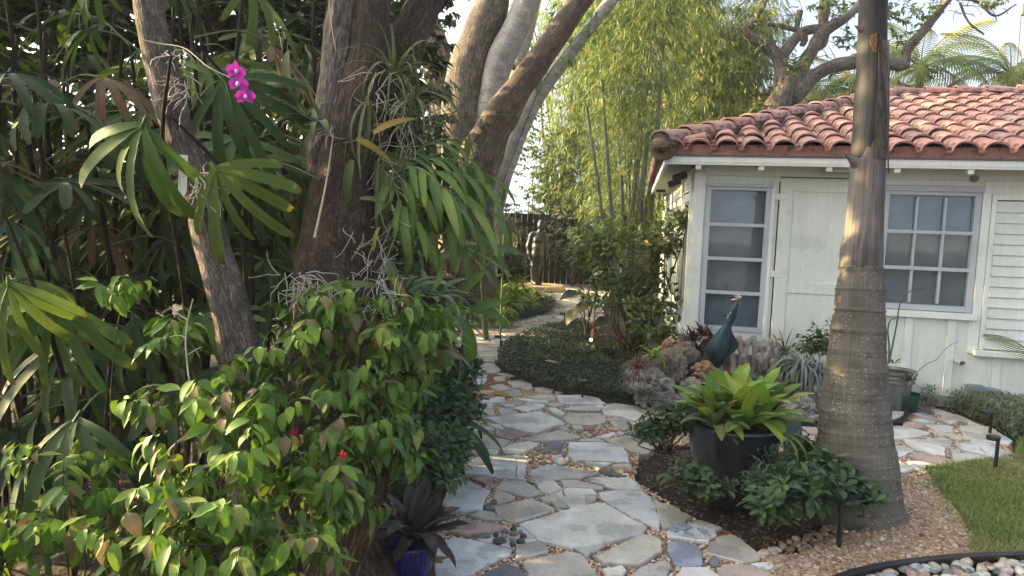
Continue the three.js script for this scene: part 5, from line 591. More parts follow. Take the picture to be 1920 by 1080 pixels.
{
  let c = at(738, 140, 3.62), t = thing('spray_orchid', 'spray of long thin arching leaves growing high on the old tree', 'orchid', c), xf = []; rosette(xf, c, 34, 0.34, [0.35, 1.9], { lean: V(0.35, 0, 0.35) }); rosette(xf, at(775, 185, 3.6), 22, 0.32, [0.6, 2.2], { lean: V(0.3, -0.2, 0.3) }); rosette(xf, at(690, 190, 3.5), 8, 0.42, [1.8, 2.9], { lean: V(0, -0.4, 0.5) }); dress(t, GEO.thin, airT, xf, 70, { base: WHITE_STRAP }); localRoots(t, wires(725, 170, 3.6, 26, 30, 40, 0.2));
  c = at(800, 240, 3.75); t = thing('spray_orchid', 'curtain of thin hanging leaves below the spray on the old tree', 'orchid', c); xf = []; for (let i = 0; i < 46; i++) { const p = at(rr(720, 860), rr(150, 290), rr(3.6, 3.9)); xf.push({ p, d: V(rr(-0.5, 0.7), rr(-0.3, 0.9), rr(-0.1, 0.7)), n: V(rr(-0.4, 0.4), 1, 0.3), s: rr(0.28, 0.44) }); } for (let i = 0; i < 10; i++) xf.push({ p: at(rr(700, 735), rr(300, 330), 3.5), d: V(rr(-0.1, 0.25), -1, 0.1), n: V(0, 0.2, 1), s: rr(0.35, 0.5) }); dress(t, GEO.thin, airT, xf, 50, { base: WHITE_STRAP }); localRoots(t, wires(735, 260, 3.6, 30, 40, 50, 0.22));
  // broad hanging orchid canes to the right of the trunk
  c = at(740, 380, 3.6); t = thing('hanging_orchid', 'dense mass of hanging glossy orchid leaves on the right of the old tree', 'orchid', c); xf = []; const sg = [];
  for (const [x, y, d, sag] of [[925, 350, 3.6, 10], [900, 400, 3.5, 20], [880, 330, 3.7, 0], [940, 410, 3.6, 20], [850, 430, 3.5, 30], [830, 370, 3.6, 0], [800, 440, 3.5, 30], [870, 460, 3.6, 40], [915, 450, 3.7, 30], [890, 300, 3.8, -10], [790, 330, 3.7, 0], [770, 460, 3.55, 20], [860, 390, 3.4, 20], [820, 470, 3.6, 20], [940, 340, 3.75, 0], [875, 260, 3.8, -10], [830, 300, 3.7, -10]]) {
    const a = at(715 + rr(-10, 15), 330 + rr(-20, 90), 3.62), e = at(x, y, d), m = a.clone().lerp(e, 0.5).add(V(0, 0.12 - sag * 0.001, 0.05)), cv = new THREE.CatmullRomCurve3([a, m, e]); sg.push([[a, 0.006], [m, 0.006], [e, 0.003]]);
    for (let i = 0; i < 11; i++) { const q = 0.3 + 0.7 * i / 10, p = cv.getPoint(q), tn = cv.getTangent(q), s = V(0, 0, 0).crossVectors(tn, UP).normalize().multiplyScalar(i % 2 ? 1 : -1); xf.push({ p, d: tn.multiplyScalar(0.75).add(s.multiplyScalar(0.65)).add(V(rr(-0.15, 0.15), -rr(0.15, 0.75), rr(-0.1, 0.2))), n: V(rr(-0.2, 0.2), 1, 0.5), s: rr(0.15, 0.28) }); }
  }
  dress(t, GEO.strap, orchT, xf, 180, { base: WHITE_STRAP }); part('cane', mergeGeometries(sg.map((l) => tube(l.map(([p, r]) => [p.clone().sub(c), r]), 0, 6, 0.05))), greenStem, t); localRoots(t, [...wires(725, 400, 3.58, 34, 30, 90, 0.24), ...wires(690, 470, 3.5, 22, 40, 60, 0.18)]);
  c = at(600, 225, 3.5); t = thing('pale_orchid', 'orchid with curling olive leaves on the left of the old tree', 'orchid', c); xf = []; for (const [x, y] of [[540, 170], [555, 200], [575, 225], [600, 235]]) for (let i = 0; i < 6; i++) xf.push({ p: at(x, y, 3.45), d: V(rr(-1, 0.5), rr(-0.2, 1), rr(-0.1, 0.7)), n: V(rr(-0.3, 0.3), 1, 0.4), s: rr(0.15, 0.26) }); dress(t, GEO.strap, tones(strapMat, [[0.12, 0.15, 0.04], [0.16, 0.18, 0.05], [0.09, 0.12, 0.035]]), xf, 30); part('cane', mergeGeometries([[545, 175], [575, 150], [540, 205]].map(([x, y]) => tube([[at(612, 240, 3.5).sub(c), 0.009], [at((x + 600) / 2, y + 40, 3.46).sub(c), 0.008], [at(x, y, 3.45).sub(c), 0.005]], 0, 7, 0.03))), greenStem, t); localRoots(t, wires(612, 245, 3.48, 10, 14, 14, 0.1));
  c = at(690, 500, 3.45); t = thing('trunk_orchid', 'few olive strap leaves low on the old tree above its mossy roots', 'orchid', c); xf = []; for (const [x, y, dx, dy, s] of [[675, 372, 1, 0.1, 0.14], [672, 462, 0.8, 0.4, 0.11], [560, 545, 1, -0.1, 0.3], [600, 548, 0.9, 0.35, 0.28], [700, 470, 0.1, 1, 0.16], [720, 500, 0.5, -0.6, 0.16], [735, 520, 0.6, -0.7, 0.2], [668, 260, 1, -0.4, 0.2], [660, 300, -0.2, -1, 0.25], [650, 620, 0.5, 0.9, 0.18], [700, 250, 0.8, 0.5, 0.22]]) xf.push({ p: at(x, y, 3.38), d: V(dx, dy, 0.3), n: V(0, 0.6, 1), s }); dress(t, GEO.strap, tones(strapMat, [[0.16, 0.2, 0.05], [0.12, 0.17, 0.04], [0.34, 0.24, 0.03]]), xf, 30); localRoots(t, [...wires(560, 530, 3.35, 46, 40, 22, 0.16), ...wires(700, 540, 3.4, 30, 50, 30, 0.16)]);
  // purple orchid on the slender trunk
  c = at(322, 165, 2.82); t = thing('purple_orchid', 'orchid with two purple flowers tied to the slender trunk', 'orchid', c); localRoots(t, [...wires(338, 160, 2.83, 26, 16, 26, 0.09), ...wires(385, 350, 2.85, 40, 22, 26, 0.08), ...wires(330, 100, 2.82, 8, 20, 10, 0.1)]);
  xf = [{ p: at(338, 118, 2.8), d: V(1, -0.1, 0.2), n: V(0.2, 0.6, 1), s: 0.15 }, { p: at(345, 130, 2.8), d: V(0.75, -0.9, 0.3), n: V(0.7, 0.5, 0.6), s: 0.17 }]; dress(t, GEO.strap.slice(0, 1), tones(strapMat, [[0.15, 0.21, 0.05]]), xf, 4);
  part('flower_stem', tube([[at(268, 75, 2.78).sub(c), 0.003], [at(300, 82, 2.78).sub(c), 0.003], [at(345, 90, 2.75).sub(c), 0.0025], [at(390, 125, 2.7).sub(c), 0.002], [at(432, 146, 2.68).sub(c), 0.002]], 0, 5, 0.02), paleTwig, t);
  const pet = leafGeo({ L: 0.033, W: 0.032, segs: 5, curl: 0.4, fold: 0.15 }), sep = leafGeo({ L: 0.034, W: 0.02, segs: 5, curl: 0.3, fold: 0.15 }), pm = phys([0.42, 0.02, 0.36], { transmission: 0.3, roughness: 0.9, side: THREE.DoubleSide }), lipM = phys([0.75, 0.55, 0.72], { roughness: 0.8 });
  for (const [x, y, nx, ny] of [[442, 132, 0.6, 0.25], [447, 155, 0.1, 0.1], [460, 178, 0.45, -0.15]]) { const f = new THREE.Group(); f.name = 'flower'; t.add(f); f.position.copy(at(x, y, 2.68).sub(c)); const n = V(nx, ny, 1).normalize(); for (const [g, as] of [[pet, [PI / 2 + 0.1, -PI / 2 - 0.1]], [sep, [0, 2.3, -2.3]]]) for (const a of as) { const m = part('petal', g, pm, f), d = V(Math.sin(a), Math.cos(a), 0); frame(V(0, 0, 0), d.addScaledVector(n, 0.15 - d.dot(n)), n, 1.15).decompose(m.position, m.quaternion, m.scale); } const l = part('lip', pebG2, lipM, f); l.scale.set(0.006, 0.009, 0.009); l.position.copy(n).multiplyScalar(0.008).add(V(0, -0.006, 0)); }
}
{ // plant label and thin sticks
  const cv = document.createElement('canvas'); cv.width = 64; cv.height = 384; const x = cv.getContext('2d'); x.fillStyle = '#d9dccd'; x.fillRect(0, 0, 64, 384); x.fillStyle = '#555'; x.save(); x.translate(14, 24); x.rotate(PI / 2); for (const [o, l] of [[0, 230], [-24, 170]]) for (let k = 0; k < l; k += 9) x.fillRect(k, o - 5 + (k * 7 % 5), k % 4 ? 5 : 2, 4 + k % 6); x.restore();
  const tx = new THREE.CanvasTexture(cv); tx.colorSpace = THREE.SRGBColorSpace; const p = at(343, 334, 2.84), g = new THREE.ExtrudeGeometry(new THREE.Shape([[-0.017, -0.05], [0, -0.088], [0.017, -0.05], [0.016, 0.088], [-0.016, 0.088]].map((q) => new THREE.Vector2(...q))), { depth: 0.002, bevelEnabled: false }); const ps = g.attributes.position, uv = []; for (let i = 0; i < ps.count; i++) uv.push((ps.getX(i) + 0.017) / 0.034, (ps.getY(i) + 0.088) / 0.176); g.setAttribute('uv', new THREE.Float32BufferAttribute(uv, 2));
  const t = thing('plant_tag', 'white plastic plant tag tied to the slender trunk', 'tag', p); t.rotation.z = -0.05; part('tag_plate', g, std('#ffffff', { map: tx, roughness: 0.5 }), t); const s = part('tie', new THREE.TorusGeometry(0.056, 0.0022, 6, 40), std([0.02, 0.02, 0.02]), t); s.rotation.x = PI / 2; s.position.set(0.045, 0.012, -0.05);
  single('hanging_stalk', 'dry straw coloured stalk hanging down the face of the old tree', 'stalk', tube([[at(625, 250, 3.42), 0.0025], [at(612, 340, 3.40), 0.004], [at(590, 445, 3.38), 0.006]], 0, 6, 0.04), std([0.55, 0.42, 0.28])); single('hanging_stalk', 'thin dry stalk against the upper left stem of the old tree', 'stalk', tube([[at(615, -20, 3.62), 0.003], [at(622, 50, 3.62), 0.003], [at(630, 96, 3.62), 0.002]], 0, 5, 0.04), std([0.45, 0.33, 0.22]));
}
// ---------------------------------------------------------------- hedge and arching plants along the left of the path
reseed(400);
const hedgeT = tones(leafMat, [[0.065, 0.13, 0.05], [0.09, 0.17, 0.055], [0.12, 0.22, 0.06], [0.055, 0.11, 0.045]]); hedgeT.push(hedgeT[0], hedgeT[1]);
[['dark glossy hedge plant beside the path next to the dark bromeliad', 3.75, [[800, 880, 3.75, 60], [770, 850, 3.8, 60], [835, 850, 3.95, 40]]], ['dark glossy hedge plant where the path narrows', 4.3, [[830, 790, 4.4, 55], [790, 790, 4.4, 60], [862, 770, 4.6, 30]]], ['dark glossy hedge plant farthest along the left of the path', 5.2, [[850, 720, 5.2, 45], [815, 700, 5.1, 60], [868, 690, 5.7, 25]]]].forEach(([label, d, bl]) => { const q = bl[0], b = at(q[0], q[1], q[2]); b.y = 0; shrub('hedge_plant', label, 'hedge', b, bl.map((z) => blobAt(...z, 1.1)), 56, 8, 0.062, GEO.obov, hedgeT, 200, { droop: 0.15, up: 0.8, twig: 0.07, shell: 0.25, stems: 16, r: 0.006, whorl: 1 }, 'hedge along the left of the path'); });
const arch = (label, x, y, d, n, L, tilt, tn, lean, geo = GEO.strap, name = 'arching_plant', stem = true, most = 60) => { const c = at(x, y, d), b = V(c.x, 0, c.z), t = thing(name, label, 'plant', b), xf = []; rosette(xf, c, n, L, tilt, { lean }); dress(t, geo, tn, xf, most, { base: WHITE_STRAP }); if (stem) part('stem', tube([[V(0, 0, 0), 0.014], [c.clone().sub(b).multiplyScalar(0.5), 0.012], [c.clone().sub(b), 0.01]], 0, 7, 0.08), greenStem, t); return t; };
const glossT = tones(strapMat, [[0.08, 0.15, 0.045], [0.12, 0.20, 0.05], [0.07, 0.13, 0.045], [0.15, 0.25, 0.055]], { clearcoat: 0.6, clearcoatRoughness: 0.3 });
arch('plant with long glossy leaves arching over the path edge', 800, 570, 4.8, 34, 0.38, [0.4, 2.0], glossT, V(0.25, 0, 0.2)); arch('glossy arching plant behind the red flowered shrub', 745, 560, 4.4, 30, 0.4, [0.5, 1.9], glossT, V(0.2, 0, 0.2)); arch('glossy arching plant nearest the bend of the path', 825, 600, 5.4, 28, 0.38, [0.6, 1.9], glossT, V(0.2, 0, 0.1)); arch('glossy arching plant in shade beside the old tree', 720, 640, 3.9, 22, 0.42, [0.5, 2.0], glossT, V(0.3, 0, 0.2)); arch('low arching plant under the hanging orchid leaves', 790, 640, 4.6, 28, 0.4, [0.7, 2.0], glossT, V(0.2, 0, 0.2));
{ const b = at(855, 600, 5.0); b.y = 0; const t = thing('broad_leaf_plant', 'plant with two bright green broad leaves reaching over the path', 'plant', b), xf = [[880, 585, 0.9, 0.42, 0.26], [885, 580, 1, 0.05, 0.30], [870, 600, 0.3, -0.9, 0.4], [860, 560, 0.6, 0.8, 0.25]].map(([x, y, dx, dy, s]) => ({ p: at(x, y, 4.9), d: V(dx, dy, 0.2), n: V(0, 0.8, 0.7), s })); dress(t, GEO.brom, tones(strapMat, [[0.13, 0.26, 0.035], [0.17, 0.30, 0.04]]), xf, 9); part('stem', tube([[V(0, 0, 0), 0.012], [at(868, 640, 4.95).sub(b), 0.01], [at(878, 588, 4.9).sub(b), 0.008]], 0, 6, 0.06), greenStem, t); }
// banana like leaves and wispy plant by the pale tree
{ const b = at(915, 520, 9.5); b.y = 0; const t = thing('banana_plant', 'plant with broad pale edged leaves under the pale tree', 'plant', b), xf = [[905, 470, 1, 0.25, 0.5], [910, 480, 1, -0.3, 0.5], [900, 490, 0.6, -0.7, 0.45], [900, 460, -0.3, 0.9, 0.5], [905, 500, 0.9, -0.6, 0.4], [890, 480, -0.8, 0.2, 0.5]].map(([x, y, dx, dy, s]) => ({ p: at(x, y, 9.4), d: V(dx, dy, 0.3), n: V(0, 0.7, 0.7), s })); dress(t, GEO.brom, tones(strapMat, [[0.12, 0.18, 0.07], [0.10, 0.15, 0.05]]), xf, 9); part('stem', tube([[V(0, 0, 0), 0.04], [at(902, 480, 9.4).sub(b), 0.025]], 0, 8, 0.1), greenStem, t); }
arch('wispy grey green plant with thin leaves under the pale tree', 945, 425, 9.8, 70, 0.42, [0.2, 2.1], tones(strapMat, [[0.16, 0.19, 0.10], [0.12, 0.15, 0.07]]), V(0.1, 0, 0.1), GEO.thin, 'wispy_plant', true, 50);
// light green planting left of the far path
reseed(440);
const limeT = tones(strapMat, [[0.30, 0.44, 0.04], [0.38, 0.50, 0.05], [0.24, 0.37, 0.04], [0.45, 0.50, 0.11]]);
[[885, 575, 0.5], [912, 590, 0.45], [940, 585, 0.5], [968, 575, 0.45], [900, 555, 0.55], [930, 560, 0.5], [960, 555, 0.5], [985, 555, 0.45], [1008, 560, 0.4], [920, 540, 0.55], [950, 538, 0.5], [975, 540, 0.5], [890, 600, 0.4], [996, 572, 0.35], [905, 528, 0.6], [940, 600, 0.38], [870, 550, 0.6], [925, 575, 0.5]].forEach(([x, y, h], i) => { const g = G(x, y + 12), c = g.clone().setY(h * 0.35), t = thing('lime_dracaena', 'lime green leafy plant in the massed bed left of the far path', 'plant', V(g.x, 0, g.z), 'lime green plants left of the far path'), xf = []; rosette(xf, c, 30, 0.42 * h * 2, [0.3, 1.7], { spin: i }); rosette(xf, c.clone().setY(0.06), 16, 0.38 * h * 2, [0.9, 1.7], { spin: i * 2 }); dress(t, GEO.strap, limeT, xf, 12, { base: WHITE_STRAP }); });
{ const poly = gp([[945, 606], [990, 597], [1030, 586], [1036, 572], [1030, 562], [1012, 566], [975, 585], [950, 595]]), list = []; scatter(poly, 2600, (x, z) => { const a = rr(0, 6.28), t = rr(0.3, 1.1), k = rr(0.6, 1.2); list.push([frame(V(x, 0, z), V(Math.cos(a) * t, 1, Math.sin(a) * t), V(-Math.cos(a), 0.4, -Math.sin(a)), rr(0.18, 0.32)), lin(0.045 * k, 0.075 * k, 0.035 * k)]); }); const o = copies('mondo_grass', GEO.thin[0], WHITE_STRAP, list, scene); o.userData = { kind: 'stuff', label: 'dark mondo grass edging the far path below the lime green plants', category: 'grass' }; }
// ground cover bed at the bend
{ const poly = smoothPoly(gp([[936, 664], [935, 690], [952, 704], [1000, 722], [1050, 734], [1150, 754], [1250, 768], [1235, 742], [1250, 712], [1265, 690], [1240, 672], [1180, 655], [1130, 635], [1090, 608], [1060, 612], [1012, 624], [975, 636], [948, 648]]), 4), list = [], cs = [[0.035, 0.062, 0.03], [0.055, 0.09, 0.04], [0.075, 0.12, 0.048], [0.10, 0.14, 0.07]];
  struct('ground_cover_bed', sheet(poly, -0.004, 0.05), soilM, 'soil under the dark ground cover at the bend of the path'); scatter(poly, 20000, (x, z) => { const a = rr(0, 6.28), t = rr(0.3, 1.4), c = pick(cs), k = rr(0.6, 1.3), h = 0.10 * (0.6 + 0.7 * fbm3(x * 3, 0, z * 3)) ; list.push([frame(V(x, h * Math.sqrt(rnd()), z), V(Math.cos(a) * t, 0.8, Math.sin(a) * t), V(-Math.cos(a) * 0.3, 1, -Math.sin(a) * 0.3), rr(0.024, 0.046)), lin(c[0] * k, c[1] * k, c[2] * k)]); }); const o = copies('ground_cover', GEO.small[0], WHITE_LEAF, list, scene); o.userData = { kind: 'stuff', label: 'low dark green ground cover filling the bend of the path', category: 'ground cover' }; }
// variegated ground cover along the cottage wall
{ const poly = gp([[1712, 764], [1742, 760], [1850, 798], [1900, 824], [1960, 812], [2060, 822], [1990, 785], [1915, 780], [1800, 770], [1715, 765]]), list = [], cs = [[0.22, 0.30, 0.13], [0.45, 0.50, 0.34], [0.12, 0.20, 0.07], [0.30, 0.38, 0.2]]; scatter(poly, 5200, (x, z) => { const a = rr(0, 6.28), t = rr(0.3, 1.3), c = pick(cs), k = rr(0.6, 1.1); list.push([frame(V(x, rr(0.0, 0.19), z), V(Math.cos(a) * t, 0.8, Math.sin(a) * t), V(0, 1, 0.2), rr(0.035, 0.07)), lin(c[0] * k, c[1] * k, c[2] * k)]); }); const o = copies('variegated_ground_cover', GEO.lance[0], WHITE_LEAF, list, scene); o.userData = { kind: 'stuff', label: 'pale variegated ground cover along the foot of the cottage wall', category: 'ground cover' }; }
// airy shrub beside the cottage corner
reseed(470);
{ const b = G(1195, 668); shrub('airy_shrub', 'airy green shrub with small leaves at the corner of the cottage', 'shrub', b, [blobAt(1180, 490, 8.2, 80, 0.8), blobAt(1240, 460, 8.0, 50, 0.7), blobAt(1140, 450, 8.4, 55, 0.7), blobAt(1215, 560, 8.1, 60, 0.7), blobAt(1150, 560, 8.3, 60, 0.7), blobAt(1290, 418, 7.6, 22, 0.5, 0.5), blobAt(1105, 490, 8.6, 30, 0.7, 0.6), blobAt(1230, 620, 7.8, 40, 0.7, 0.6)], 62, 7, 0.09, GEO.obov, tones(leafMat, [[0.14, 0.23, 0.06], [0.18, 0.28, 0.065], [0.11, 0.19, 0.055], [0.14, 0.23, 0.06], [0.18, 0.28, 0.065], [0.11, 0.19, 0.055], [0.14, 0.23, 0.06], [0.27, 0.32, 0.07], [0.40, 0.30, 0.06]]), 160, { droop: 0.05, up: 0.7, shell: 0.25, stems: 26, r: 0.013, twig: 0.12, wood: barkGrey, whorl: 1 }); }
{ const dk = tones(leafMat, [[0.03, 0.045, 0.025], [0.045, 0.06, 0.03], [0.06, 0.03, 0.03]]); const mk = (label, x, y, d, list) => { const b = at(x, y, d); b.y = 0; const t = thing('taro_plant', label, 'plant', b, 'broad leaved plants under the airy shrub'), xf = list.map(([px, py, dx, dy, s, c]) => ({ p: at(px, py, d), d: V(dx, dy, 0.35), n: V(0, 1, 0.35), s, c })), g = []; dress(t, GEO.broad, dk, xf, 20); for (const x2 of xf) g.push(tube([[V(rr(-0.05, 0.05), 0, 0), 0.009], [x2.p.clone().sub(b).multiplyScalar(0.55).add(V(0, 0.1, 0)), 0.008], [x2.p.clone().sub(b), 0.006]], 0, 5, 0.08)); part('stalk', mergeGeometries(g), twigM, t); return t; };
  mk('dark broad leaved plant beside the far path', 1100, 620, 9.6, [[1090, 552, -1, 0.1, 0.32], [1110, 570, -0.9, -0.2, 0.32], [1120, 545, -0.3, 0.5, 0.3], [1085, 580, -0.7, -0.5, 0.28], [1130, 580, 0.8, 0, 0.3], [1105, 530, 0.3, 0.8, 0.26]]); mk('dark broad leaved plant below the airy shrub', 1170, 640, 8.6, [[1180, 590, 0.9, 0.1, 0.3], [1150, 600, -0.8, 0, 0.3], [1210, 610, 0.9, -0.3, 0.32], [1140, 630, -0.5, -0.3, 0.25], [1190, 560, 0.2, 0.7, 0.28], [1235, 575, 0.7, 0.2, 0.3]]);
  const b = at(1108, 640, 9.0); b.y = 0; const t = thing('croton_plant', 'plant with one orange ribbed leaf beside the far path', 'plant', b), xf = [[1085, 573, 1, 0.15, 0.2, 0], [1120, 545, 0.6, 0.6, 0.16, 1], [1140, 540, 0.8, 0.2, 0.14, 1], [1118, 600, 0.5, -0.8, 0.16, 0]].map(([x, y, dx, dy, s, c]) => ({ p: at(x, y, 8.9), d: V(dx, dy, 0.1), n: V(0, 0.7, 0.7), s, c })); dress(t, GEO.ovate.slice(0, 1), tones(leafMat, [[0.60, 0.26, 0.05], [0.42, 0.36, 0.04]]), xf, 6); part('stalk', mergeGeometries([[1085, 573], [1120, 545], [1140, 540]].map(([x, y]) => tube([[V(0, 0, 0), 0.007], [at(1112, 610, 8.95).sub(b), 0.006], [at(x, y, 8.9).sub(b), 0.004]], 0, 5, 0.06))), std([0.35, 0.14, 0.08]), t); }
arch('small yellow green plant under the eaves behind the airy shrub', 1120, 480, 10.5, 16, 0.35, [0.3, 1.7], limeT, V(0, 0, 0.1), GEO.strap, 'sunlit_plant'); arch('low grassy plant at the foot of the cottage corner', 1240, 650, 7.6, 40, 0.4, [0.5, 1.9], tones(strapMat, [[0.10, 0.13, 0.06], [0.07, 0.1, 0.05]]), V(0, 0, 0.1), GEO.thin, 'grassy_plant', false, 30);
// ---------------------------------------------------------------- palm with ringed trunk in the right foreground
reseed(500);
const lichenTex = tex(512, 1024, (u, v) => { const n = pf(u, v, 6, 14, 81, 5), l = pf(u, v, 60, 100, 83, 1), l2 = pf(u, v, 110, 190, 85, 1), w = pf(u, v, 4, 6, 87, 3), st = pf(u, v, 90, 8, 89, 2); let k = 0.40 + 0.26 * n + 0.14 * (st - 0.5); if (l > 0.82 && w > 0.42) k += 0.26; else if (l2 > 0.9 && w > 0.36) k += 0.2; k -= 0.09 * Math.pow(Math.max(0, Math.cos((v * 7 + 0.02 * n) * 2 * PI)), 30); return [k, k * 0.975, k * 0.93]; });
const palmBark = std([0.40, 0.37, 0.33], { map: lichenTex, bumpMap: lichenTex, bumpScale: 0.006, roughness: 0.9 }), sheathTex = tex(512, 512, (u, v) => { const a = pf(u, v, 60, 2, 101, 3), b = pf(u, v, 5, 4, 103, 4), c = pf(u, v, 24, 3, 107, 3), k = 0.60 + 0.34 * (a - 0.5) + 0.4 * (b - 0.5) - (c < 0.33 ? 0.1 : 0); return [k, k * 0.95, k * 0.92]; }), sheathM = std([0.30, 0.27, 0.255], { map: sheathTex, bumpMap: sheathTex, bumpScale: 0.003, roughness: 0.7 }), sheathD = std([0.05, 0.048, 0.052], { map: sheathTex, bumpMap: sheathTex, bumpScale: 0.003, roughness: 0.7 }), flapM = std([0.46, 0.45, 0.44], { map: barkTex, bumpMap: barkBump, bumpScale: 0.004 }), flapIn = std([0.55, 0.30, 0.15], { map: barkTex });
{
  const b = G(1606, 960), D = b.clone().sub(EYE).dot(V(0, 0, -1).applyQuaternion(camera.quaternion)), t = thing('ringed_palm', 'grey ringed palm trunk with torn brown leaf sheath in the right foreground', 'palm', b);
  const prof = [[1608, 985, 172], [1606, 955, 160], [1604, 880, 150], [1603, 800, 128], [1604, 720, 113], [1608, 640, 99], [1612, 560, 87], [1615, 500, 76]];
  const pos = [], n = 200, g = limb(prof.map(([x, y, w]) => [at(x, y, D).sub(b), w / 2 / F * D]), { radial: 64, step: 0.008, rough: 0.025, freq: 4, rings: 0.0052, seedv: 3, uvs: 1.2 }); part('trunk', g, palmBark, t);
  part('brown_sheath', limb([[1614, 505, 74], [1616, 470, 74], [1619, 440, 67], [1623, 380, 63], [1627, 310, 60], [1630, 260, 56]].map(([x, y, w]) => [at(x, y, D).sub(b), w / 2 / F * D + 0.003]), { radial: 48, step: 0.01, rough: 0.06, ridges: 0, freq: 7, seedv: 8, uvs: 1 }), sheathM, t);
  part('dark_sheath', limb([[1626, 300, 56], [1631, 220, 56], [1634, 120, 50], [1637, 30, 48], [1640, -60, 46], [1646, -250, 40]].map(([x, y, w]) => [at(x, y, D).sub(b), w / 2 / F * D + 0.004]), { radial: 40, step: 0.012, rough: 0.05, ridges: 0, freq: 6, seedv: 12, uvs: 1 }), sheathD, t);
  const shellPart = (name, l, m, a0, a1) => { // open curved piece of sheath hugging the trunk
    const P = [], U = [], I = [], rows = 14, cols = 10; for (let i = 0; i <= rows; i++) { const q = i / rows * (l.length - 1), k = Math.min(l.length - 2, Math.floor(q)), f = q - k, c = at(l[k][0] + (l[k + 1][0] - l[k][0]) * f, l[k][1] + (l[k + 1][1] - l[k][1]) * f, D).sub(b), r = (l[k][2] + (l[k + 1][2] - l[k][2]) * f) / 2 / F * D, e0 = l[k][3] + (l[k + 1][3] - l[k][3]) * f, e1 = l[k][4] + (l[k + 1][4] - l[k][4]) * f; for (let j = 0; j <= cols; j++) { const a = e0 + (e1 - e0) * j / cols, jr = r * (1 + 0.03 * Math.sin(j * 2.1 + i)); P.push(c.x + Math.sin(a) * jr, c.y, c.z + Math.cos(a) * jr); U.push(j / cols * 0.2, i / rows * 0.6); } }
    for (let i = 0; i < rows; i++) for (let j = 0; j < cols; j++) { const a = i * (cols + 1) + j, c = a + cols + 1; I.push(a, c, a + 1, a + 1, c, c + 1); } const g2 = new THREE.BufferGeometry(); g2.setAttribute('position', new THREE.Float32BufferAttribute(P, 3)); g2.setAttribute('uv', new THREE.Float32BufferAttribute(U, 2)); g2.setIndex(I); g2.computeVertexNormals(); m.side = THREE.DoubleSide; return part(name, g2, m, t);
  };
  shellPart('grey_flap', [[1629, 325, 66, 1.0, 1.25], [1629, 300, 66, 0.75, 1.4], [1631, 240, 64, 0.6, 1.6], [1633, 150, 62, 0.3, 1.5], [1634, 80, 58, 0.2, 1.2]], flapM); shellPart('peeling_sheath', [[1631, 300, 64, -0.3, 0.9], [1632, 220, 64, -0.2, 1.0], [1633, 150, 62, -0.1, 0.6], [1634, 72, 58, 0.0, 0.2]], std([0.20, 0.185, 0.17], { map: barkTex, bumpMap: barkBump, bumpScale: 0.004 })); shellPart('torn_edge', [[1631, 105, 62, -0.35, -0.1], [1632, 80, 62, -0.5, -0.05], [1633, 70, 62, -0.3, -0.15]], flapIn);
  const stub = (x, y, dx, dy, L, w) => { const g3 = new THREE.ConeGeometry(w, L, 10, 3); g3.translate(0, L / 2, 0); const m = part('leaf_stub', g3, sheathM, t); frame(at(x, y, D - 0.02).sub(b), V(dx, dy, 0.15), V(0, 0, 1), 1).decompose(m.position, m.quaternion, m.scale); }; stub(1612, 310, -0.75, 0.5, 0.13, 0.045); stub(1646, 200, 0.5, 1, 0.10, 0.035); stub(1600, 475, -0.8, 0.35, 0.06, 0.035); stub(1615, 55, -0.8, 0.3, 0.05, 0.02);
  for (let i = 0; i < 7; i++) { const m = part('frond', featherG[i % 3], palmTones[0], t), a = i * 2.4, dir = V(Math.cos(a), 0.5, Math.sin(a)); frame(at(1646, -420, D).sub(b), dir, V(-dir.x * 0.4, 1, -dir.z * 0.4), 1).decompose(m.position, m.quaternion, m.scale); }
}
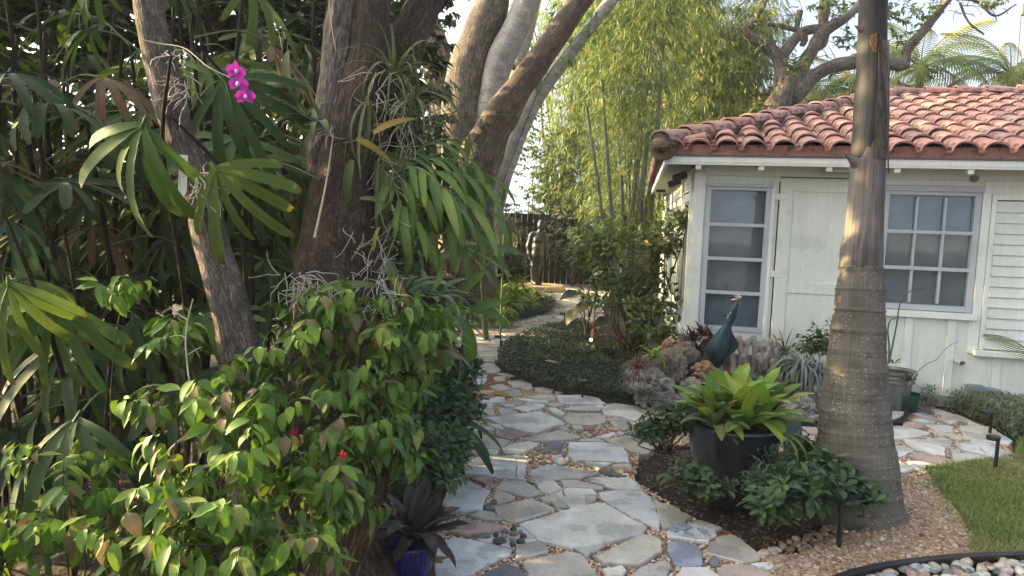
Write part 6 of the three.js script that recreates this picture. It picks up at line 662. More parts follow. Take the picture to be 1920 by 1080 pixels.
// ---------------------------------------------------------------- big dark pot with bromeliads
reseed(520);
const lathe = (pts, seg = 48) => new THREE.LatheGeometry(pts.map(([r, y]) => new THREE.Vector2(r, y)), seg);
const glaze = phys([0.010, 0.012, 0.018], { roughness: 0.35, clearcoat: 0.55, clearcoatRoughness: 0.22, bumpMap: soilBump, bumpScale: 0.003, map: tex(128, 256, (u, v) => { const n = pf(u, v, 12, 3, 91, 4); return [0.55 + 0.6 * n, 0.55 + 0.5 * n, 0.6 + 0.55 * n]; }) });
const POT = G(1368, 938), PD = 4.1;
{
  const t = thing('black_pot', 'large black glazed pot standing in the dark soil beside the path', 'pot', POT); t.scale.set(1.1, 1.04, 1.1); part('pot_body', lathe([[0.001, 0], [0.15, 0], [0.165, 0.02], [0.20, 0.16], [0.222, 0.32], [0.228, 0.40], [0.236, 0.425], [0.236, 0.44], [0.222, 0.445], [0.212, 0.43], [0.205, 0.38], [0.001, 0.38]]), glaze, t); part('potting_soil', lathe([[0.001, 0.412], [0.1, 0.41], [0.208, 0.4]], 24), soilM, t);
  const bt = tones(strapMat, [[0.19, 0.36, 0.03], [0.26, 0.43, 0.035], [0.14, 0.28, 0.03], [0.38, 0.46, 0.04]], { clearcoat: 0.55, clearcoatRoughness: 0.3 });
  [[-0.12, 0.02, 0.27, 'leafy green bromeliad at the left of the black pot'], [0.02, 0.10, 0.27, 'leafy green bromeliad at the front of the black pot'], [0.13, 0.03, 0.29, 'leafy green bromeliad at the right of the black pot with yellow lit leaves'], [-0.03, -0.09, 0.30, 'tall green bromeliad at the back left of the black pot'], [0.12, -0.11, 0.30, 'tall green bromeliad at the back right of the black pot'], [-0.14, 0.12, 0.2, 'small olive bromeliad spilling over the left rim of the black pot'], [0.02, -0.01, 0.30, 'upright green bromeliad in the middle of the black pot']].forEach(([x, z, L, label], i) => { const c = POT.clone().add(V(x * 1.1, 0.45, z * 1.1)), b = c.clone().setY(0.43), t2 = thing('bromeliad', label, 'bromeliad', b, 'bromeliads in the black pot'), xf = []; rosette(xf, c, 17, L * 1.12, [0.12, 1.15], { spin: i * 1.3 }); dress(t2, GEO.brom, i === 5 ? tones(strapMat, [[0.2, 0.25, 0.06], [0.15, 0.2, 0.05]]) : bt, xf, 30); });
  const t3 = thing('strap_plant', 'long yellow green strap leaves hanging over the right rim of the black pot', 'plant', POT.clone().add(V(0.16, 0.41, 0.1))), xf = []; for (const [dx, dz, s] of [[0.5, 0.6, 0.36], [0.75, 0.4, 0.42], [0.35, 0.7, 0.33], [0.9, 0.2, 0.4]]) xf.push({ p: t3.position.clone(), d: V(dx, 0.55, dz), n: V(-dx * 0.5, 1, -dz * 0.5), s, g: 0 }); dress(t3, [leafGeo({ W: 0.075, segs: 10, curl: 2.6, fold: 0.3, kind: 'strap' })], tones(strapMat, [[0.24, 0.33, 0.05], [0.19, 0.29, 0.04]]), xf, 9);
}
// shrubs round the pot
const glossyT = tones(leafMat, [[0.055, 0.115, 0.04], [0.075, 0.15, 0.045], [0.11, 0.20, 0.05], [0.045, 0.09, 0.04]], { clearcoat: 0.5, clearcoatRoughness: 0.35 });
[['dark green shrub left of the black pot against the path', [1245, 850], [[1250, 810, 4.5, 45], [1215, 820, 4.45, 25], [1280, 800, 4.5, 35]], 34, 0.055], ['dark green shrub in front of the left side of the black pot', [1320, 945], [[1290, 905, 3.85, 34, 0.7], [1335, 920, 3.8, 22, 0.7]], 20, 0.06], ['fine leaved shrub in front of the right side of the black pot', [1450, 960], [[1450, 880, 3.9, 30, 1.3], [1430, 920, 3.75, 30, 1]], 36, 0.05], ['dark green shrub between the black pot and the palm', [1500, 990], [[1490, 930, 3.65, 50, 0.8], [1460, 955, 3.6, 40, 0.7], [1530, 920, 3.7, 40, 0.9]], 24, 0.08], ['dark green shrub at the foot of the palm behind the path light', [1575, 965], [[1570, 915, 3.86, 42, 0.8], [1614, 938, 3.80, 28, 0.6], [1535, 895, 3.92, 40, 0.8], [1530, 935, 3.8, 35, 0.6]], 20, 0.08], ['dark green shrub behind the grey post', [1500, 900], [[1510, 860, 4.3, 30, 0.9], [1530, 845, 4.4, 22, 0.8]], 26, 0.055]].forEach(([label, [bx, by], bl, per, size], i) => { const b = G(bx, by); shrub('glossy_shrub', label, 'shrub', b, bl.map((q) => blobAt(...q)), per, i === 2 ? 12 : 8, size, i === 2 ? GEO.lance : GEO.obov, glossyT, 190, { droop: -0.1, up: 1.0, twig: 0.06, shell: 0.15, stems: 14, r: 0.005, whorl: i === 2 ? 0 : 1 }, 'glossy shrubs round the pot and palm'); });
{ // grey post with box and pipe behind the pot
  const b = G(1478, 900), t = thing('grey_post', 'grey utility post with a small box and pipe behind the black pot', 'post', b), m = std([0.19, 0.21, 0.24], { roughness: 0.6, map: paintTex }), s = 1 / F * 4.35; part('post', new RoundedBoxGeometry(0.045, 0.3, 0.05, 1, 0.004).translate(0, 0.15, 0), m, t); part('box', new RoundedBoxGeometry(0.085, 0.115, 0.07, 1, 0.006).translate(-0.005, 0.33, 0.01), m, t); part('side_plate', new RoundedBoxGeometry(0.05, 0.12, 0.02, 1, 0.004).translate(-0.075, 0.34, 0.0), m, t); part('pipe', new THREE.CylinderGeometry(0.009, 0.009, 0.33, 12).translate(0.048, 0.165, 0.02), m, t); part('pipe_elbow', tube([[V(0.048, 0.325, 0.02), 0.012], [V(0.045, 0.338, 0.02), 0.012], [V(0.03, 0.34, 0.02), 0.012]], 0, 10, 0.005), m, t);
}
// ---------------------------------------------------------------- path lights
const blackM = std([0.010, 0.010, 0.012], { roughness: 0.42 }), lensM = std([0.30, 0.30, 0.28], { roughness: 0.3 });
[[938, 658, 0.17, -1, 'small black path light at the tip of the ground cover'], [1058, 612, 0.19, -1, 'small black path light at the far bend of the path'], [1572, 1028, 0.235, 1, 'black path light in front of the palm shrubs'], [1866, 880, 0.215, -1, 'black path light on the edge of the lawn'], [1856, 812, 0.165, -1, 'black path light against the variegated ground cover'], [1092, 745, 0.14, 0, 'small black path light sunk in the ground cover'], [790, 1010, 0.20, 0, 'black path light disc beside the dark bromeliad'], [1026, 575, 0.15, -1, 'tiny black path light beside the mondo grass']].forEach(([x, y, h, side, label]) => {
  const b = G(x, y), t = thing('path_light', label, 'path light', b, 'black path lights'); part('stake', new RoundedBoxGeometry(0.018, h + 0.05, 0.018, 1, 0.002).translate(0, h / 2 - 0.025, 0), blackM, t); const ox = side * 0.036; part('lamp_head', lathe([[0.001, 0.0], [0.04, 0.0], [0.042, 0.004], [0.042, 0.022], [0.038, 0.028], [0.001, 0.029]], 28).translate(ox, h - 0.012, 0.004), blackM, t); part('lens', lathe([[0.001, 0], [0.033, 0]], 20).rotateX(PI).translate(ox, h - 0.0135, 0.004), lensM, t);
});
{ const b = G(1668, 976), t = thing('ground_spotlight', 'small black spotlight at the foot of the palm', 'spotlight', b); part('spike', new THREE.CylinderGeometry(0.01, 0.006, 0.06, 8).translate(0, 0.01, 0), blackM, t); const h = part('spot_head', lathe([[0.001, 0], [0.016, 0], [0.02, 0.03], [0.02, 0.05], [0.016, 0.05], [0.001, 0.04]], 20), blackM, t); h.position.set(0, 0.025, 0); h.rotation.z = 0.5; part('cable', tube([V(0, 0.02, 0), V(0.04, 0.045, 0.01), V(0.09, 0.03, 0)], 0.004, 6, 0.01), blackM, t); }
{ const b = G(1108, 690), p = at(1108, 639, 8.75), t = thing('uplight', 'small glowing uplight among the dark leaves', 'uplight', V(p.x, 0, p.z)); part('stake', new THREE.CylinderGeometry(0.012, 0.012, p.y, 8).translate(0, p.y / 2, 0), blackM, t); const g = part('bulb', pebG, std([0.9, 0.8, 0.5], { emissive: lin(1, 0.75, 0.4), emissiveIntensity: 2.2 }), t); g.scale.setScalar(0.018); g.position.y = p.y + 0.012; const l = new THREE.PointLight(lin(1, 0.7, 0.4), 0.04, 3); l.position.set(0, p.y + 0.04, 0.03); l.castShadow = true; t.add(l); }
// ---------------------------------------------------------------- rock garden
reseed(560);
const rockEdge = gp([[1122, 700], [1135, 722], [1170, 740], [1230, 756], [1300, 770], [1400, 784], [1500, 797], [1600, 800], [1682, 795], [1700, 780], [1690, 762], [1660, 749]]);
const hw = (u, z = 0.0) => V(u, 0, z).applyMatrix4(house.matrixWorld);
const bedPoly = [...rockEdge, hw(1.9, 0.02), hw(0.0, 0.02), V(1.55, 0, -7.5), V(1.15, 0, -7.6), G(1128, 688)];
const moundH = (x, z) => { let d = 9; for (let i = 0; i < rockEdge.length - 1; i++) { const a = rockEdge[i], b = rockEdge[i + 1], l = (b.x - a.x) ** 2 + (b.z - a.z) ** 2, t = Math.max(0, Math.min(1, ((x - a.x) * (b.x - a.x) + (z - a.z) * (b.z - a.z)) / l)); d = Math.min(d, Math.hypot(x - a.x - t * (b.x - a.x), z - a.z - t * (b.z - a.z))); } const right = Math.max(0, Math.min(1, (3.35 - x) / 0.5)); return -0.01 + right * 0.40 * (1 - Math.exp(-Math.max(0, d - 0.12) / 0.4)) + 0.03 * (fbm3(x * 5, 1, z * 5) - 0.5); };
{
  const [x0, x1, z0, z1] = boundsOf(bedPoly), s = 0.045, nx = Math.ceil((x1 - x0) / s), nz = Math.ceil((z1 - z0) / s), P = [], I = []; for (let j = 0; j <= nz; j++) for (let i = 0; i <= nx; i++) { const x = x0 + i * s, z = z0 + j * s; P.push(x, moundH(x, z), z); } for (let j = 0; j < nz; j++) for (let i = 0; i < nx; i++) if (inPoly(x0 + (i + 0.5) * s, z0 + (j + 0.5) * s, bedPoly)) { const a = j * (nx + 1) + i, b = a + nx + 1; I.push(a, b, a + 1, a + 1, b, b + 1); }
  const g = new THREE.BufferGeometry(); g.setAttribute('position', new THREE.Float32BufferAttribute(P, 3)); g.setIndex(I); g.computeVertexNormals(); flatUV(g); struct('rock_garden_mound', g, std([0.30, 0.29, 0.29], { map: soilTex, bumpMap: gravBump, bumpScale: 0.02, roughness: 1 }), 'raised mound of sandy grit under the rock garden');
  const list = []; scatter(gp([[1640, 800], [1682, 795], [1700, 780], [1690, 762], [1655, 752], [1610, 770]]), 2600, (x, z) => { const r = rr(0.005, 0.011), k = rr(0.3, 0.62); list.push([new THREE.Matrix4().compose(V(x, moundH(x, z) + 0.003, z), new THREE.Quaternion().setFromEuler(new THREE.Euler(rr(-1, 1), rr(0, 6), 0)), V(r * 1.2, r * 0.8, r)), lin(k, k * 0.97, k * 0.92)]); }); scatter(gp([[1124, 702], [1140, 724], [1180, 740], [1240, 752], [1230, 730], [1160, 712]]), 1500, (x, z) => { const r = rr(0.005, 0.012), k = rr(0.25, 0.6); list.push([new THREE.Matrix4().compose(V(x, moundH(x, z) + 0.003, z), new THREE.Quaternion(), V(r * 1.2, r * 0.8, r)), lin(k, k * 0.92, k * 0.82)]); }); const o = copies('grit', pebG2, std([1, 1, 1]), list, scene); o.userData = { kind: 'stuff', label: 'pale grey grit spread inside the curved black edging', category: 'grit' };
}
{ const e = edging(rockEdge, 0.035, 'garden_edging', 'curved black edging round the rock garden'); }
const rockG = [0, 1, 2, 3, 4].map((k) => { const g = new THREE.IcosahedronGeometry(1, 26), p = g.attributes.position, q = V(0, 0, 0); for (let i = 0; i < p.count; i++) { q.set(p.getX(i), p.getY(i), p.getZ(i)); const a = fbm3(q.x * 1.4 + k * 9, q.y * 1.4, q.z * 1.4, 3), r = Math.abs(fbm3(q.x * 3.2 + k * 5, q.y * 3.2 + 2, q.z * 3.2, 3) - 0.5) * 2, h = fbm3(q.x * 7 + k, q.y * 7, q.z * 7, 3); const h2 = fbm3(q.x * 13 + k, q.y * 13, q.z * 13, 2); const s = 0.62 + 0.8 * a - 0.16 * Math.max(0, 0.2 - r) / 0.2 - 0.30 * Math.min(1, Math.max(0, 0.46 - fbm3(q.x * 3.6 + 3 * k, q.y * 3.6, q.z * 3.6, 2)) / 0.12) + 0.10 * (h - 0.5) + 0.07 * (h2 - 0.5); p.setXYZ(i, q.x * s, q.y * s, q.z * s); } const m = new Map(), key = (i) => `${p.getX(i).toFixed(5)},${p.getY(i).toFixed(5)},${p.getZ(i).toFixed(5)}`; g.computeVertexNormals(); const n = g.attributes.normal; for (let i = 0; i < p.count; i++) { const e = m.get(key(i)) ?? V(0, 0, 0); e.add(V(n.getX(i), n.getY(i), n.getZ(i))); m.set(key(i), e); } for (let i = 0; i < p.count; i++) { const e = m.get(key(i)); const l = e.length() || 1; n.setXYZ(i, e.x / l, e.y / l, e.z / l); } return flatUV(g, 0.7); });
const rockM = { grey: std([0.54, 0.50, 0.44], { map: stoneTex, bumpMap: stoneBump, bumpScale: 0.02, roughness: 1 }), tan: std([0.54, 0.45, 0.34], { map: stoneTex, bumpMap: stoneBump, bumpScale: 0.015, roughness: 1 }), brown: std([0.42, 0.25, 0.16], { map: stoneTex, roughness: 0.9 }), pale: std([0.66, 0.61, 0.52], { map: stoneTex, bumpMap: stoneBump, bumpScale: 0.015, roughness: 1 }) };
[[1222, 728, 88, 66, 6.35, 'grey', 'large pitted grey coral rock behind the left edging'], [1190, 712, 46, 40, 6.6, 'grey', 'pitted grey coral rock below the small red bromeliad'], [1262, 690, 50, 60, 6.6, 'tan', 'tan ribbed rock above the large pitted rock'], [1256, 648, 34, 22, 6.95, 'brown', 'smooth reddish brown stone on top of the rocks'], [1282, 664, 44, 34, 6.8, 'tan', 'tan rock with a round hollow beside the brown stone'], [1292, 728, 40, 36, 6.4, 'pale', 'pale rock just left of the pot bromeliads'], [1325, 700, 50, 40, 6.6, 'brown', 'brown rock at the feet of the bird sculpture'], [1400, 715, 50, 40, 6.6, 'grey', 'grey rock below the coral sculpture'], [1500, 765, 60, 46, 6.15, 'pale', 'pale pitted rock low behind the grey post'], [1535, 745, 44, 52, 6.25, 'grey', 'dark pitted rock against the left of the palm'], [1462, 740, 40, 40, 6.35, 'grey', 'grey rock half hidden by the pot bromeliads'], [1530, 790, 34, 20, 6.0, 'pale', 'small pale rock at the edging left of the palm'], [1480, 788, 34, 20, 6.0, 'pale', 'small pale rock at the edging behind the grey post'], [1255, 750, 44, 26, 6.15, 'grey', 'low grey rock resting on the edging'], [1335, 655, 40, 36, 6.85, 'tan', 'tan rock behind the bird sculpture']].forEach(([x, y, w, h, d, m, label], i) => { const c = at(x, y, d), o = single('coral_rock', label, 'rock', rockG[i % 5], rockM[m], 'rocks of the rock garden'); o.position.copy(c); const s = 1 / F * d / 2; o.scale.set(w * s * 1.1, h * s * 1.15, w * s); o.rotation.y = i * 1.7; });
{ // sea-bird sculpture with a raised beak
  const D = 6.3, verd = std([0.018, 0.048, 0.052], { roughness: 0.42, metalness: 0.55, map: tex(256, 256, (u, v) => { const n = pf(u, v, 6, 10, 95, 5); return [0.55 + 0.5 * n, 0.7 + 0.3 * n, 0.72 + 0.3 * n]; }) }), dk = std([0.03, 0.045, 0.05], { roughness: 0.4, metalness: 0.6 }), b = at(1350, 712, D), t = thing('bird_sculpture', 'blue green metal bird sculpture with its beak raised to a pink flower', 'sculpture', b);
  const sec = [[562, 1380.5, 1385.5], [570, 1376.5, 1385.5], [577, 1371, 1384.5], [584, 1364.5, 1383], [591, 1362, 1381.5], [598, 1361, 1379], [606, 1357.5, 1374], [614, 1353, 1371], [624, 1344, 1370.5], [636, 1334, 1371], [648, 1326.5, 1370], [658, 1324, 1367], [668, 1326.5, 1362], [678, 1331.5, 1356.5], [686, 1338, 1352], [690, 1342, 1349]];
  const loft = (rows) => { const P = [], I = [], N = 24; rows.forEach(([y, l, r]) => { const c = at((l + r) / 2, y, D).sub(b), w = (r - l) / 2 / F * D, dp = Math.min(w, 0.055 + w * 0.3); for (let j = 0; j <= N; j++) { const a = j / N * 2 * PI; P.push(c.x + Math.cos(a) * w, c.y, c.z + Math.sin(a) * dp); } }); for (let i = 0; i < rows.length - 1; i++) for (let j = 0; j < N; j++) { const a = i * (N + 1) + j, c = a + N + 1; I.push(a, a + 1, c, c, a + 1, c + 1); } const g = new THREE.BufferGeometry(); g.setAttribute('position', new THREE.Float32BufferAttribute(P, 3)); g.setIndex(I); g.computeVertexNormals(); return flatUV(g, 4); };
  part('body', loft(sec.slice(5)), verd, t); part('head', loft(sec.slice(2, 6)), verd, t); part('beak', loft(sec.slice(0, 3)), dk, t);
  const crest = new THREE.ConeGeometry(0.02, 0.065, 10); crest.translate(0, 0.02, 0); const cm = part('crest', crest, verd, t); frame(at(1364, 590, D).sub(b), V(-1, -0.25, 0), V(0, 0, 1), 1).decompose(cm.position, cm.quaternion, cm.scale);
  const wing = new THREE.Shape([[1368, 614], [1373, 626], [1379, 636], [1384, 645], [1383, 651], [1378, 657], [1366, 668], [1356, 677], [1352, 680], [1358, 660], [1364, 640]].map(([x, y]) => { const p = at(x, y, D).sub(b); return new THREE.Vector2(p.x, p.y); })); part('wing', new THREE.ExtrudeGeometry(wing, { depth: 0.012, bevelEnabled: true, bevelSize: 0.004, bevelThickness: 0.004, bevelSegments: 2 }).translate(0, 0, -0.03), verd, t);
  const eye = part('eye', pebG2, std([0.4, 0.42, 0.4], { roughness: 0.3 }), t); eye.scale.setScalar(0.006); eye.position.copy(at(1367, 586, D).sub(b)).add(V(0, 0, 0.045)); const steel = std([0.16, 0.25, 0.34], { roughness: 0.35, metalness: 0.6 }); for (const x of [1344, 1351]) part('leg', tube([at(x, 684, D).sub(b), at(x + 3, 696, D).sub(b), at(x + 6, 716, D).sub(b)], 0.009, 8, 0.02), steel, t); part('foot_plate', new RoundedBoxGeometry(0.12, 0.015, 0.09, 1, 0.004).translate(0.02, -0.03, 0), steel, t);
  const f = thing('pink_flower', 'pale pink flower resting on the beak tip of the bird sculpture', 'flower', at(1384, 561, D)); const pg = leafGeo({ L: 0.05, W: 0.026, segs: 5, curl: -0.5, fold: 0.4 }), pk = phys([0.80, 0.62, 0.60], { transmission: 0.3, roughness: 0.9, side: THREE.DoubleSide }); for (let i = 0; i < 11; i++) { const m = part('petal', pg, pk, f), a = i * 2.4, te = i < 5 ? 0.45 : 1.15; frame(V(0, 0, 0), V(Math.cos(a) * Math.sin(te), Math.cos(te), Math.sin(a) * Math.sin(te)), V(-Math.cos(a), 0.5, -Math.sin(a)), rr(0.8, 1.1)).decompose(m.position, m.quaternion, m.scale); } const pw = part('petal', leafGeo({ L: 0.07, W: 0.02, segs: 5, curl: 0.2, fold: 0.3 }), pk, f); frame(V(0, 0, 0), V(-1, -0.05, 0.1), V(0, 1, 0.3), 1).decompose(pw.position, pw.quaternion, pw.scale);
}
// meshes from distance fields
function field(fn, S, N, scaleY = 1) { const mc = new MarchingCubes(N, soilM, false, false, 140000); mc.isolation = 0; for (let k = 0; k < N; k++) for (let j = 0; j < N; j++) for (let i = 0; i < N; i++) mc.field[i + j * N + k * N * N] = -fn((i - N / 2) / (N / 2) * S, (j - N / 2) / (N / 2) * S * scaleY, (k - N / 2) / (N / 2) * S); mc.update(); const n = mc.count * 3, p = new Float32Array(n); for (let i = 0; i < n; i += 3) { p[i] = mc.positionArray[i] * S; p[i + 1] = mc.positionArray[i + 1] * S * scaleY; p[i + 2] = mc.positionArray[i + 2] * S; } const g = new THREE.BufferGeometry(); g.setAttribute('position', new THREE.BufferAttribute(p, 3)); const e = S / N * 0.6, nm = new Float32Array(n); for (let i = 0; i < n; i += 3) { const x = p[i], y = p[i + 1], z = p[i + 2], a = fn(x + e, y, z) - fn(x - e, y, z), b = fn(x, y + e, z) - fn(x, y - e, z), c = fn(x, y, z + e) - fn(x, y, z - e), l = Math.hypot(a, b, c) || 1; nm[i] = a / l; nm[i + 1] = b / l; nm[i + 2] = c / l; } g.setAttribute('normal', new THREE.BufferAttribute(nm, 3)); return flatUV(g, 3); }
const caps = (bones, k) => (x, y, z) => { let d = 0; for (const [ax, ay, az, ra, bx, by, bz, rb] of bones) { const vx = bx - ax, vy = by - ay, vz = bz - az, l = vx * vx + vy * vy + vz * vz || 1e-9, t = Math.max(0, Math.min(1, ((x - ax) * vx + (y - ay) * vy + (z - az) * vz) / l)), q = Math.hypot(x - ax - t * vx, y - ay - t * vy, z - az - t * vz) - ra - (rb - ra) * t; d += Math.exp(-k * q); } return -Math.log(Math.max(d, 1e-30)) / k; };
{ // branching coral-like driftwood
  const B = []; reseed(590); for (const [x, h, z, bend] of [[-0.19, 0.27, 0, 0.012], [-0.125, 0.36, 0.0, 0.012], [-0.06, 0.33, -0.01, -0.012], [0.005, 0.36, 0.0, 0.012], [0.07, 0.31, -0.01, 0.012], [0.135, 0.34, 0.0, -0.012], [0.2, 0.27, 0, 0.01], [-0.095, 0.2, 0.06, 0.01], [0.04, 0.22, 0.065, 0.01], [0.165, 0.17, 0.06, 0]]) { B.push([x * 0.9, -0.2, z * 0.6, 0.03, x + bend * 1.6, -0.2 + h * 0.55, z, 0.023], [x + bend * 1.6, -0.2 + h * 0.55, z, 0.023, x - bend, -0.2 + h, z, 0.029]); } B.push([-0.17, -0.22, 0, 0.05, 0.2, -0.23, 0, 0.06], [0.2, -0.2, 0.02, 0.05, 0.34, -0.16, 0.02, 0.02], [-0.125, 0.13, 0, 0.02, -0.06, 0.11, 0, 0.018], [0.07, 0.09, 0, 0.018, 0.135, 0.11, 0, 0.018]); const f0 = caps(B, 220), f1 = (x, y, z) => f0(x, y, z) + 0.016 * (fbm3(x * 22, y * 9, z * 22, 3) - 0.5);
  const t = single('coral_sculpture', 'pale branching coral like driftwood against the cottage window', 'driftwood', field(f1, 0.4, 100), std([0.50, 0.42, 0.36], { map: stoneTex, bumpMap: stoneBump, bumpScale: 0.01, roughness: 0.95 })); t.position.copy(at(1412, 668, 6.62));
}
{ // bronze woman on a round stone disc
  const DS = 16.6, base = at(1013, 534, DS), gy = 0, t = thing('stone_disc', 'round pale stone disc carrying the statue', 'plinth', V(base.x, 0, base.z)); const top = base.y; const dg = lathe([[0.001, 0], [0.54, 0], [0.55, 0.02], [0.55, top - 0.012], [0.538, top], [0.001, top]], 56); part('disc', flatUV(dg), std([0.50, 0.37, 0.22], { map: stoneTex, bumpMap: stoneBump, bumpScale: 0.006 }), t);
  const B = [[0.01, 1.02, -0.01, 0.12, 0.0, 0.86, 0.01, 0.118], [0.0, 0.84, 0.02, 0.125, 0.0, 0.70, 0.0, 0.13], [-0.12, 1.11, -0.01, 0.07, 0.14, 1.11, -0.01, 0.07], [0.02, 1.12, 0, 0.06, 0.045, 1.24, 0.02, 0.05], [-0.16, 1.09, -0.01, 0.066, -0.215, 0.86, -0.03, 0.054], [-0.215, 0.86, -0.03, 0.052, -0.19, 0.66, 0.02, 0.038], [-0.19, 0.66, 0.02, 0.036, -0.175, 0.58, 0.05, 0.028], [0.16, 1.09, -0.01, 0.064, 0.20, 0.86, 0.0, 0.052], [0.20, 0.86, 0.0, 0.05, 0.195, 0.66, 0.05, 0.038], [0.195, 0.66, 0.05, 0.036, 0.185, 0.58, 0.07, 0.026], [-0.06, 0.64, 0, 0.10, -0.085, 0.36, 0.02, 0.07], [-0.085, 0.36, 0.02, 0.072, -0.085, 0.07, 0, 0.04], [-0.085, 0.045, 0, 0.042, -0.02, 0.03, 0.13, 0.03], [0.06, 0.64, 0, 0.10, 0.02, 0.36, 0.0, 0.068], [0.02, 0.36, 0, 0.07, -0.005, 0.07, -0.04, 0.04], [-0.005, 0.045, -0.04, 0.042, 0.09, 0.03, 0.06, 0.03], [-0.05, 1.0, 0.09, 0.05, -0.05, 0.99, 0.10, 0.05], [0.07, 1.0, 0.09, 0.05, 0.075, 0.99, 0.10, 0.05]];
  const fb = caps(B, 45), body = (x, y, z) => fb(x, y + 0.72, z); const g = field(body, 0.78, 100); const s = thing('bronze_statue', 'dark bronze statue of a standing woman on the round stone disc', 'statue', V(at(1006, 534, DS).x, top, base.z)), bz = std([0.065, 0.066, 0.07], { roughness: 0.45, metalness: 0.6, map: stoneTex }); g.translate(0, 0.72, 0); g.scale(0.97, 1, 1.0); const m = part('body', g, bz, s);
  const fh = (x, y, z) => { const sk = Math.hypot(x / 0.085, y / 0.115, z / 0.10) - 1; let d = sk * 0.085; const nose = Math.hypot((x - 0.075) / 0.02, (y + 0.012) / 0.03, (z - 0.055) / 0.02) - 1; d = Math.min(d, nose * 0.02); const chin = Math.hypot(x - 0.045, y + 0.085, z - 0.035) - 0.035; d = Math.min(d, chin); const eye1 = Math.hypot(x - 0.055, y - 0.012, z - 0.09) - 0.016, eye2 = Math.hypot(x - 0.092, y - 0.012, z - 0.02) - 0.016; d = Math.max(d, -eye1, -eye2); const mouth = Math.hypot((x - 0.068) / 2, y + 0.055, (z - 0.062) / 2) - 0.006; d = Math.max(d, -mouth); const hair = Math.max((Math.hypot((x + 0.02) / 0.108, (y - 0.02) / 0.13, (z + 0.02) / 0.118) - 1) * 0.1, -(0.035 - (x * 0.55 + z * 0.6 - 0.03)) * -1 ); return Math.min(d, hair); };
  const hg = field(fh, 0.17, 56); hg.scale(1.08, 1.06, 1.08); hg.translate(0.055, 1.335, 0.03); part('head', hg, bz, s);
}
// plants of the rock garden
reseed(610);
const tuft = (name, label, cat, x, y, d, n, L, tilt, geo, tn, most, group) => { const c = at(x, y, d), t = thing(name, label, cat, c, group), xf = []; rosette(xf, c, n, L, tilt, { spin: x }); dress(t, geo, tn, xf, most, { base: WHITE_STRAP }); return t; };
const redT = tones(strapMat, [[0.20, 0.035, 0.045], [0.28, 0.06, 0.07], [0.13, 0.03, 0.035]]), darkRed = tones(strapMat, [[0.10, 0.025, 0.03], [0.15, 0.04, 0.045], [0.075, 0.025, 0.03]]), silver = tones(strapMat, [[0.30, 0.33, 0.30], [0.36, 0.39, 0.36], [0.24, 0.28, 0.25]], { clearcoat: 0 }), gr = tones(strapMat, [[0.11, 0.15, 0.06], [0.16, 0.19, 0.08], [0.09, 0.12, 0.05]]);
tuft('red_bromeliad', 'small spiky red bromeliad left of the rocks', 'bromeliad', 1196, 692, 6.05, 70, 0.19, [0.2, 1.6], GEO.thin, redT, 50); tuft('red_bromeliad', 'small spiky pink red bromeliad tucked beside the pitted rock', 'bromeliad', 1178, 712, 6.3, 26, 0.12, [0.3, 1.6], GEO.thin, redT, 20);
[[1300, 640, 'dark red bromeliad below the window corner'], [1318, 630, 'dark red bromeliad just left of the bird sculpture'], [1336, 640, 'dark red bromeliad behind the wing of the bird sculpture'], [1308, 660, 'dark red bromeliad lowest beside the bird sculpture']].forEach(([x, y, l]) => tuft('dark_bromeliad', l, 'bromeliad', x, y, 6.85, 26, 0.17, [0.2, 1.4], GEO.lance, darkRed, 26, 'dark red bromeliads below the window'));
tuft('lime_bromeliad', 'bright lime bromeliad among the rocks at the left', 'bromeliad', 1226, 672, 6.4, 24, 0.18, [0.2, 1.3], GEO.strap, limeT, 24); tuft('lime_bromeliad', 'smaller olive bromeliad beside the bright lime one', 'bromeliad', 1208, 682, 6.45, 16, 0.13, [0.5, 1.4], GEO.strap, gr, 16);
[[1505, 690, 6.35, 60, 0.36, 'large silver air plant with curling leaves left of the palm'], [1478, 695, 6.5, 36, 0.26, 'smaller silver air plant below the coral sculpture'], [1535, 695, 6.3, 36, 0.26, 'silver air plant touching the left of the palm']].forEach(([x, y, d, n, L, l]) => tuft('silver_air_plant', l, 'air plant', x, y, d, n, L, [0.2, 1.9], [leafGeo({ W: 0.07, segs: 9, curl: 2.6, fold: 0.4, kind: 'strap' }), leafGeo({ W: 0.06, segs: 9, curl: 3.4, fold: 0.4, kind: 'strap' })], silver, 60, 'silver air plants'));
[[1470, 665, 6.7, 60, 0.26, 'grassy green tuft at the foot of the cottage door'], [1440, 735, 6.3, 50, 0.18, 'grey green grassy tuft behind the pot bromeliads'], [1490, 740, 6.2, 50, 0.18, 'grey green grassy tuft below the silver air plants'], [1305, 690, 6.7, 50, 0.18, 'dark grassy tuft between the tan rocks'], [1285, 640, 7.0, 40, 0.2, 'grassy tuft beside the cottage corner'], [1515, 770, 6.1, 34, 0.12, 'brown grassy tuft near the edging left of the palm'], [1420, 700, 6.5, 30, 0.16, 'thin grassy tuft below the coral sculpture']].forEach(([x, y, d, n, L, l]) => tuft('grassy_tuft', l, 'plant', x, y, d, n, L, [0.1, 1.7], GEO.thin, gr, 30, 'grassy tufts in the rock garden'));
[['small leafy plant by the cottage door left of the palm', 1525, 665, 6.6, [[1528, 645, 6.6, 18, 1.2], [1518, 655, 6.6, 14]]], ['small leafy plant touching the palm by the cottage wall', 1550, 660, 6.6, [[1548, 635, 6.6, 16, 1.2], [1555, 655, 6.6, 14]]]].forEach(([l, x, y, d, bl]) => shrub('leafy_plant', l, 'plant', at(x, y + 10, d), bl.map((q) => blobAt(...q)), 14, 7, 0.06, GEO.obov, midT, 60, { shell: 0.2, stems: 5, r: 0.004, up: 0.8 }));
